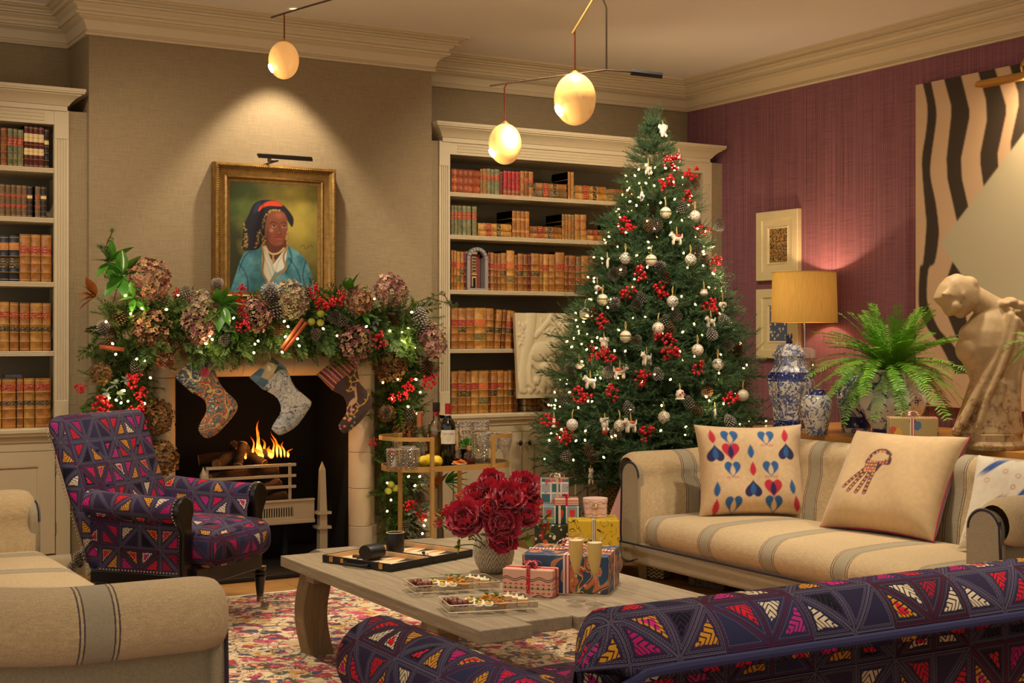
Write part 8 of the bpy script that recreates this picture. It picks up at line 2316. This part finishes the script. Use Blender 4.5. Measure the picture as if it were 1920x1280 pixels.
# ------------------------------------------------------------------ table lamp
LP = Vector((5.815, 6.20, KZ)); LP.y = PX(1508, 600, 5.815).y
lm = thing('table_lamp', 'crystal table lamp with a gold silk drum shade', 'lamp', (LP.x, LP.y, KZ + .0005))
def shade_fn(nd, c):
 x, y, z = nd.sep(nd.co()); w = nd.noise(nd.comb(x * 300.0, y * 300.0, z * 8.0), 1.0, 2)
 df = nd.new('ShaderNodeBsdfDiffuse'); tl = nd.new('ShaderNodeBsdfTranslucent'); mx = nd.new('ShaderNodeMixShader'); mx.inputs[0].default_value = .035
 cc = nd.mix(w, L(176, 132, 62), L(222, 178, 98)); nd.put(df.inputs[0], cc); nd.put(tl.inputs[0], cc)
 nd.nt.links.new(df.outputs[0], mx.inputs[1]); nd.nt.links.new(tl.outputs[0], mx.inputs[2]); nd.nt.links.new(mx.outputs[0], nd.nt.nodes['Material Output'].inputs[0])
M_SHADE = mat('gold_silk_shade', fn=shade_fn)
sz0, sz1 = PX(1508, 604, 5.815).z - KZ, PX(1508, 511, 5.815).z - KZ
MB().lathe([(.2, sz0), (.192, sz1)], 44, cap=False).build('shade', M_SHADE, lm, smooth=True)
for z, r in ((sz0, .2), (sz1, .192)): MB().tube([(r * math.cos(a), r * math.sin(a), z) for a in np.linspace(0, 2 * PI, 45)], .003, 6).build('shade_trim', mat('shade_trim', (190, 146, 74), .7), lm, smooth=True)
G_BLOCK = mat('crystal_block', (250, 244, 232), .02, trans=.9, ior=1.5)
for k, (z0, z1, s, rr) in enumerate(((.0, .035, .085, 0), (.035, .14, .05, .3), (.145, .25, .062, .9), (.255, .36, .05, .2), (.365, .44, .06, .7))):
 MB().box(-s, s, -s, s, z0, z1, rotM(rot=(0, 0, rr))).build('crystal_block', G_BLOCK, lm, bevel=.012, seg=1)
MB().tube([(0, 0, .44), (0, 0, sz0 + .12)], .007, 8).build('lamp_stem', M_PEWT, lm, smooth=True)
MB().ell((0, 0, sz0 + .15), (.03, .03, .04), 12, 8).build('bulb', no_mis(mat('lamp_bulb', (255, 240, 220), .3, emit=(255, 200, 130), estr=12)), lm, smooth=True)
l = bpy.data.lights.new('lamp_glow', 'POINT'); l.energy = 17; l.color = (1, .74, .48); l.shadow_soft_size = .035
o = bpy.data.objects.new('lamp_glow', l); o.location = (0, 0, sz0 + .15); COL.objects.link(o); o.parent = lm
o.location = (0, 0, sz0 + .17)
# ------------------------------------------------------------------ marble statue
def marble_fn(nd, c):
 v = nd.co(); z = nd.sep(v)[2]; n = nd.noise(v, 9, 5, .7); n2 = nd.noise(nd.map(v, loc=(3, 1, 4)), 22, 4, .7)
 col = nd.mix(n, L(150, 118, 74), L(196, 166, 120))
 dirt = nd.step(n2, .46, .66) * nd.step(z, 1.25, .86)
 return {'Base Color': nd.mix(dirt, col, L(112, 74, 34)), 'Normal': nd.bump(n2, .25, .006)}
M_MARB = mat('aged_marble', (210, 182, 138), .55, fn=marble_fn)
st = thing('marble_statue', 'aged marble torso of a woman with bowed head on the console', 'statue')
D0 = 6.30
s1 = lambda r: r / F_PX * D0
m = MB()
def sp(px, py, r, dd=0.0, ry=None, rz=None, rd=None, tilt=0.0):
 c = PD(px, py, D0 + dd)
 M = Matrix(((RGT.x, FWD.x, 0, c.x), (RGT.y, FWD.y, 0, c.y), (0, 0, 1, c.z), (0, 0, 0, 1))) @ Matrix.Rotation(tilt, 4, 'Y')
 m.ell((0, 0, 0), (s1(r), s1(rd or r), s1(rz or r)), 20, 14, M)
rings = []
for cx, cy, hw, dp_, tl in ((1852, 812, 66, 56, 0), (1854, 790, 60, 52, 0), (1860, 750, 52, 46, 0), (1866, 712, 46, 38, 0), (1864, 680, 58, 42, 0), (1858, 650, 62, 44, 0), (1862, 622, 58, 42, -4), (1870, 600, 48, 36, -8), (1872, 584, 34, 28, -10), (1866, 574, 22, 20, -10)):
 c = PD(cx, cy, D0); rings.append([c + RGT * s1(hw) * math.cos(a) + FWD * s1(dp_) * math.sin(a) + Vector((0, 0, s1(tl) * math.cos(a))) for a in np.linspace(0, 2 * PI, 25)[:-1]])
m.grid(rings, closev=True, uv=False, flip=True); n_ = len(m.v); m.f.append(tuple(range(n_ - 24, n_))); m.f.append(tuple(range(n_ - 240 + 23, n_ - 241, -1)))
sp(1814, 655, 21, .0, rd=34, rz=26); sp(1832, 628, 34, 0, rz=26); sp(1893, 606, 34, 0, rz=30); sp(1905, 640, 26, .0, rz=40)
for i in range(9):
 f = i / 8; sp(1876 - 56 * f, 590 - 38 * f, 27 - 6 * f + (3 if i == 0 else 0))
PF = [(1793, 512), (1776, 519), (1762, 534), (1755, 549), (1751, 560), (1758, 568), (1766, 575), (1771, 584), (1777, 593), (1782, 593), (1784, 590), (1789, 592), (1793, 591), (1797, 596), (1803, 597), (1810, 592), (1818, 586), (1830, 575), (1835, 557), (1832, 543), (1824, 530), (1812, 519)]
hr = []
for i in range(15):                                        # bowed head: the profile, narrowing to both sides
 t = -1 + i / 7; k = max(.05, (1 - abs(t) ** 2.6)) ** .45
 hr.append([PD(1795 + (x - 1795) * k, 553 + (y - 553) * k, D0) + FWD * s1(33) * t for x, y in PF])
m.grid(hr, closev=True, uv=False); n_ = len(m.v); m.f.append(tuple(range(n_ - 22, n_))); m.f.append(tuple(range(n_ - 330 + 21, n_ - 331, -1)))
sp(1814, 534, 20, 0, rz=17, rd=24); sp(1826, 543, 10, 0, rd=18); sp(1806, 553, 5, -.078, rz=9); sp(1790, 574, 13, -.055)
for cx, cy, r in ((1880, 570, 12), (1893, 566, 14), (1907, 572, 14), (1916, 580, 12), (1888, 580, 11), (1902, 584, 10)): sp(cx, cy, r, -.03, rz=r * .7, rd=26)
def roll(pts, r, dd):
 for (x0, y0), (x1, y1) in zip(pts, pts[1:]):
  k = int(math.hypot(x1 - x0, y1 - y0) / 5) + 1
  for i in range(k): sp(x0 + (x1 - x0) * i / k, y0 + (y1 - y0) * i / k, r, dd, rd=r * 1.2)
for i in range(7):                                         # waved hair
 a0 = (1768 + i * 4.5, 551 - i * 4.6)
 roll([(a0[0] + 6 * j, a0[1] + .8 * j - .6 * i * j / 6 + 2.4 * math.sin(j * 2.2 + i)) for j in range(6 - i // 2)], 3.4, -.068 + .005 * i)
roll([(1895, 592), (1880, 640), (1858, 690), (1838, 725), (1815, 770), (1796, 806)], 9, -.085)
roll([(1905, 600), (1892, 650), (1872, 700), (1850, 745), (1832, 806)], 8, -.1)
roll([(1912, 640), (1908, 700), (1900, 806)], 9, -.07); roll([(1880, 720), (1872, 760), (1866, 806)], 8, -.1); roll([(1797, 806), (1790, 812)], 10, -.04)
o = m.build('torso', M_MARB, st, smooth=True)
rm = o.modifiers.new('remesh', 'REMESH'); rm.mode = 'VOXEL'; rm.voxel_size = .0058; rm.use_smooth_shade = True
sm = o.modifiers.new('smooth', 'SMOOTH'); sm.factor = .5; sm.iterations = 6
bp = PD(1852, 812, D0); zb = bp.z
MB().lathe([(.158, KZ + .0005), (.163, KZ + .02), (.156, KZ + .03), (.15, KZ + .04), (.15, zb + .004)], 8, rotM((bp.x, bp.y, 0), (0, 0, R(-8)))).build('plinth', M_MARB, st, bevel=.004)
# ------------------------------------------------------------------ pictures on the plum wall
M_LIMEF = mat('limed_white_frame', (222, 200, 152), .6, fn=noisy(.1, 8, stretch=(1, 1, 6)))
PW = RW - .003
def xframe(y0, y1, z0, z1, prof, name, m_, parent):
 P = [[(PW - d, cy + sy * p, cz + sz * p) for p, d in prof] for cy, sy, cz, sz in ((y0, 1, z0, 1), (y1, -1, z0, 1), (y1, -1, z1, -1), (y0, 1, z1, -1))]
 return MB().grid(P, closeu=True, uv=False, flip=True).build(name, m_, parent, smooth=True, sharp=30)
def txt_fn(nd, c):
 x, y, z = nd.sep(nd.co()); b = nd.new('ShaderNodeTexBrick'); nd.put(b.inputs['Vector'], nd.comb(z, y, 0.0)); b.inputs['Scale'].default_value = 26; b.inputs['Mortar Size'].default_value = .03
 k = nd.step(nd.abs(nd.fract(nd.noise(nd.co(), 70, 2) * 4.0) - .5), .3, .2)
 return nd.mix(k, nd.mix(nd.fract(y * 30.0) > .5, L(52, 36, 30), L(60, 50, 70)), L(196, 150, 66))
def blot_fn(nd, c): return nd.mix(nd.step(nd.voro(nd.co(), 34), .36, .28), L(84, 92, 118), L(206, 196, 160))
for z0, z1, y0, y1, fn, nm, lb in ((1.612, 2.060, 6.66, 7.062, txt_fn, 'gold_script_print', 'limed frame with a small gold and black print, the upper of two'), (1.104, 1.556, 6.66, 7.062, blot_fn, 'blue_spot_print', 'limed frame with a small blue spotted print, half behind the lamp')):
 t = thing('framed_picture', lb, 'picture', group='framed pictures by the lamp')
 xframe(y0, y1, z0, z1, [(0, 0), (0, .03), (.004, .034), (.055, .034), (.06, .024), (.066, .024), (.10, .022), (.105, .026), (.115, .014)], 'frame', M_LIMEF, t)
 c0, c1 = (y0 + y1) / 2, (z0 + z1) / 2; hy, hz = (y1 - y0) / 2 - .113, (z1 - z0) / 2 - .113
 MB().box(PW - .012, PW - .006, c0 - hy, c0 + hy, c1 - hz, c1 + hz).build('print', mat(nm, fn=fn, rough=.6), t)
# large striped painting
bp_ = thing('abstract_painting', 'large unframed canvas of black and pink wavy stripes with a grey diamond', 'painting')
y0, y1, z0, z1 = 4.30, 5.665, .855, 2.683
p = Paint(y1 - y0, z1 - z0, 190, 250); p.bg((212, 178, 142))
p.put(p.noise(6, 2) * .35, (196, 156, 118))
W_ = lambda x, y: (lambda v: (v.y - y0, v.z - z0))(PX(x, y, PW - .04))
c8 = lambda X, Y: (1400 + X / 2.91, 60 + Y / 2.91)
DK = (62, 50, 38)
st1l = [c8(*v) for v in ((958, 270), (985, 400), (980, 530), (957, 680), (960, 800), (975, 980), (980, 1060), (962, 1260))] + [(1725, 500), (1722, 560), (1727, 590), (1742, 620), (1765, 650), (1790, 700)]
st1r = [c8(*v) for v in ((1005, 265), (1035, 420), (1030, 520), (1005, 700), (1005, 800), (1030, 920), (1048, 1060), (1045, 1150), (1025, 1260))] + [(1741, 505), (1738, 560), (1748, 590), (1763, 620), (1790, 650), (1815, 700)]
p.poly(p.curve([W_(*v) for v in st1l], 3) + p.curve([W_(*v) for v in st1r[::-1]], 3), DK)
p.poly([W_(*c8(*v)) for v in ((1072, 240), (1115, 400), (1115, 460), (1090, 690), (1095, 800), (1145, 1025), (1230, 1300), (1330, 1300), (1260, 1100), (1208, 945), (1175, 800), (1170, 690), (1215, 470), (1215, 420), (1168, 230))], DK)
p.poly([W_(*v) for v in ((1803, 440), (1776, 520), (1772, 580), (1800, 650), (1830, 690), (1850, 660), (1812, 600), (1806, 540), (1830, 470))], DK)
p.poly([W_(*c8(*v)) for v in ((1258, 200), (1305, 370), (1310, 480), (1275, 660), (1275, 720), (1300, 900), (1400, 900), (1372, 720), (1370, 660), (1415, 450), (1415, 400), (1352, 190))], DK)
p.poly([W_(*c8(*v)) for v in ((1430, 170), (1480, 330), (1483, 400), (1440, 600), (1440, 700), (1560, 700), (1550, 600), (1590, 400), (1590, 330), (1530, 160))], DK)
dv = [W_(1762.5, 457), W_(1919, 251)]; dl = [W_(1762.5, 457), W_(1804, 516)]
sl_ = (dv[1][1] - dv[0][1]) / (dv[1][0] - dv[0][0]); s2_ = (dl[1][1] - dl[0][1]) / (dl[1][0] - dl[0][0]); dx = -.66
p.poly([dv[0], (dv[0][0] + dx, dv[0][1] + sl_ * dx), (dv[0][0] + 2 * dx, dv[0][1]), (dv[0][0] + dx, dv[0][1] + s2_ * dx)], (196, 184, 152))
p.sheet('canvas', vcol('matt_canvas', .85, bump=.2, bs=700), bp_, lambda x, y: (np.full_like(x, PW - .04), y0 + x, z0 + y))
MB().box(PW - .039, PW, y0, y1, z0, z1).build('stretcher', mat('canvas_edge', (200, 160, 116), .85), bp_)
# brass picture light
bl_ = thing('picture_light', 'brass picture light on a curved arm over the striped painting', 'lamp')
e0 = PX(1836, 162, PW - .22); zz_ = e0.z
P = [[(PW - .22 + .035 * math.cos(a), y, zz_ + .03 * math.sin(a)) for a in np.linspace(-.2, PI + .2, 10)] for y in (e0.y, e0.y - .55)]
mm_ = MB().grid(P); mm_.f.append(tuple(range(10))); mm_.f.append(tuple(range(19, 9, -1)))
mm_.build('shade_trough', M_BRASS, bl_, smooth=True, sharp=50)
ay = e0.y - .275
MB().tube(smooth_path([(PW - .22, ay, zz_ + .03), (PW - .22, ay, zz_ + .07), (PW - .15, ay, zz_ + .13), (PW - .045, ay, zz_ + .11), (PW, ay, zz_ + .05)], 6), .007, 8).build('arm', M_BRASS, bl_, smooth=True)
la = bpy.data.lights.new('picture_lamp', 'AREA'); la.shape = 'RECTANGLE'; la.size = .45; la.size_y = .03; la.energy = 5; la.color = (1, .72, .42)
o = bpy.data.objects.new('picture_lamp', la); o.location = (PW - .21, ay, zz_ - .002); o.rotation_euler = (0, R(-40), 0) ; o.rotation_euler = (R(0), R(35), R(180)); COL.objects.link(o); o.parent = bl_
o.rotation_euler = Vector((.45, 0, -1)).to_track_quat('-Z', 'X').to_euler()
# ------------------------------------------------------------------ relief plaque leaning on the shelves
M_PLAST = mat('ivory_plaster', (206, 186, 146), .6, fn=noisy(.1, 12))
rp = thing('relief_plaque', 'ivory plaster relief of a beast and figures under a tree, leaning among the books', 'relief')
YP = 7.365
a, b = PY(972, 587, YP), PY(978, 742, YP)
wR, hR = .46, a.z - b.z + .02
p = Paint(wR, hR, 130, int(130 * hR / wR)); H = np.zeros_like(p.x)
K_ = lambda X, Y: ((X - 75) / 870 * wR * 1.06, (1 - (Y - 105) / 1080) * hR)
def bump(cx, cy, rx, ry, h, ang=0.0):
 global H
 x, y = K_(cx, cy); ca, sa = math.cos(ang), math.sin(ang); dx, dy = p.x - x, p.y - y
 k = 1 - ((dx * ca + dy * sa) / rx) ** 2 - ((-dx * sa + dy * ca) / ry) ** 2
 H = np.maximum(H, h * np.sqrt(np.clip(k, 0, 1)))
def limb(pts, r, h):
 for (x0, y0), (x1, y1) in zip(pts, pts[1:]):
  for i in range(9): bump(x0 + (x1 - x0) * i / 8, y0 + (y1 - y0) * i / 8, r, r, h)
limb([(290, 140), (250, 400), (180, 700), (120, 1060)], .035, .012); limb([(330, 400), (520, 200), (560, 120)], .018, .010); limb([(520, 220), (650, 300)], .012, .008)
rg_ = np.random.RandomState(4)
for i in range(46): bump(*((rg_.uniform(380, 700), rg_.uniform(160, 420)) if i % 2 else (rg_.uniform(110, 220), rg_.uniform(230, 520))), .018, .009, .007, rg_.uniform(0, 3))
bump(380, 600, .085, .06, .024, .3); bump(500, 560, .06, .045, .022); bump(640, 520, .07, .05, .02); bump(760, 300, .045, .04, .018); limb([(250, 650), (215, 820), (220, 1000), (260, 1060)], .02, .02); limb([(640, 600), (700, 800), (690, 960)], .02, .018)
bump(430, 800, .035, .03, .02); bump(470, 760, .022, .02, .018); limb([(260, 730), (330, 830), (340, 950)], .016, .022); limb([(440, 850), (470, 930)], .02, .018); bump(470, 990, .055, .05, .026); bump(400, 1020, .03, .04, .024); limb([(560, 720), (610, 830), (590, 940)], .018, .022); bump(310, 970, .025, .03, .02); limb([(150, 1090), (800, 1100)], .022, .012)
for _ in range(2): H[1:-1, 1:-1] = (H[1:-1, 1:-1] * 4 + H[2:, 1:-1] + H[:-2, 1:-1] + H[1:-1, 2:] + H[1:-1, :-2]) / 8
p.bg((206, 186, 146))
RM = Matrix.Translation((a.x + .002, YP, b.z - .015)) @ Matrix.Rotation(R(-5), 4, 'X')
o = p.sheet('relief_face', M_PLAST, rp, lambda x, y: (x, -H, y)); o.matrix_local = RM
MB().box(0, wR, .0005, .03, 0, hR, RM).build('slab', M_PLAST, rp, bevel=.002)
# ------------------------------------------------------------------ mobile pendant lights
def ala_fn(nd, c):
 v = nd.co(); n = nd.noise(v, 14, 3, .6, dist=.6); n2 = nd.noise(nd.map(v, loc=(2, 2, 2)), 6, 2)
 col = nd.mix(nd.step(n, .5, .72), L(240, 176, 96), L(206, 132, 62)); col = nd.mix(n2 * .3, col, L(250, 204, 140))
 return {'Base Color': col, 'Emission Color': col, 'Emission Strength': .26}
M_ALA = no_mis(mat('glowing_alabaster', (240, 200, 140), .35, fn=ala_fn)); M_HOLE = no_mis(mat('lamp_opening', (255, 246, 230), .4, emit=(255, 236, 205), estr=7))
M_RODC = mat('aged_copper_rod', (120, 58, 36), .35, .8); M_RODB = mat('bronze_rod', (88, 72, 54), .35, .9)
def egg(t, c, r, watts):
 c = Vector(c)
 hd = (-RGT * .80 - FWD * .35 + Vector((0, 0, -.5))).normalized()
 M = Matrix.Translation(c)
 e = MB().ell((0, 0, 0), (r, r, r * 1.24), 28, 20, M).build('alabaster_globe', M_ALA, t, smooth=True, sharp=180)
 q = c + Vector((hd.x * r * .93, hd.y * r * .93, hd.z * r * 1.15))
 MB().lathe([(0, .0), (r * .30, 0), (r * .33, -.006)], 22, Matrix.Translation(q + hd * .006) @ aim(hd)).build('light_opening', M_HOLE, e, smooth=True)
 MB().lathe([(.0, r * 1.24 + .012), (.006, r * 1.24 + .01), (r * .28, r * 1.2), (r * .3, r * 1.185)], 14, M).build('cap', M_BRASS, e, smooth=True)
 l = bpy.data.lights.new('globe_glow', 'POINT'); l.energy = watts; l.color = (1, .78, .5); l.shadow_soft_size = .03
 o = bpy.data.objects.new('globe_glow', l); o.location = q + hd * .22; COL.objects.link(o); o.parent = t
 return e
DM = 5.6
m1 = thing('pendant_mobile', 'mobile light with two alabaster globes and a black counterweight', 'lamp')
pd = lambda x, y, d=DM: PD(x, y, d)
def rod(t, pts, r, m_, nm='rod'): return MB().tube(pts, r, 8).build(nm, m_, t, smooth=True)
egg(m1, pd(947, 270), 31 / 2600 * DM, 3); egg(m1, pd(1078, 186), 39.5 / 2600 * DM, 3)
rod(m1, [pd(918, 161), pd(1050, 142), pd(1137, 131), pd(1185, 135)], .0035, M_RODB, 'balance_rod'); rod(m1, [pd(947, 228), pd(946, 165), pd(950, 157)], .0032, M_RODC, 'drop_rod'); rod(m1, [pd(1078, 136), pd(1078, 52)], .0032, M_RODC, 'drop_rod')
rod(m1, [pd(1073, 63), pd(1110, 2), pd(1128, -40)], .005, M_BRASS, 'upper_rod'); cz_ = pd(1137, 130); rod(m1, [pd(1137, 131), pd(1137, 15), pd(1128, -10), pd(1128, -40)], .0035, M_RODB, 'hanger'); tp = pd(1128, -40)
rod(m1, [tp, Vector((tp.x, tp.y, CEIL))], .0045, M_RODB, 'ceiling_rod'); MB().lathe([(.05, CEIL - .02), (.05, CEIL), (0, CEIL)], 20, rotM((tp.x, tp.y, 0))).build('ceiling_rose', M_BRASS, m1)
rod(m1, [pd(1183, 135), pd(1242, 142)], .013, mat('black_weight', (30, 26, 24), .5), 'counterweight')
m2 = thing('pendant_mobile', 'mobile light with a single alabaster globe above the portrait', 'lamp')
D2 = 5.9
egg(m2, pd(532, 113, D2), 28.5 / 2600 * D2, 3); rod(m2, [pd(533, 78, D2), pd(533, 27, D2)], .0032, M_RODC, 'drop_rod')
e1 = pd(640, -6, D2); rod(m2, [pd(508, 33, D2), pd(533, 25, D2), pd(590, 8, D2), e1], .004, M_RODB, 'balance_rod'); rod(m2, [e1, Vector((e1.x, e1.y, CEIL))], .004, M_RODB, 'ceiling_rod')
MB().lathe([(.05, CEIL - .02), (.05, CEIL), (0, CEIL)], 20, rotM((e1.x, e1.y, 0))).build('ceiling_rose', M_BRASS, m2)
# ------------------------------------------------------------------ remove the templates the copies were made from
for o in list(PCF) + list(BE) + [LF]:
 bpy.data.objects.remove(o)
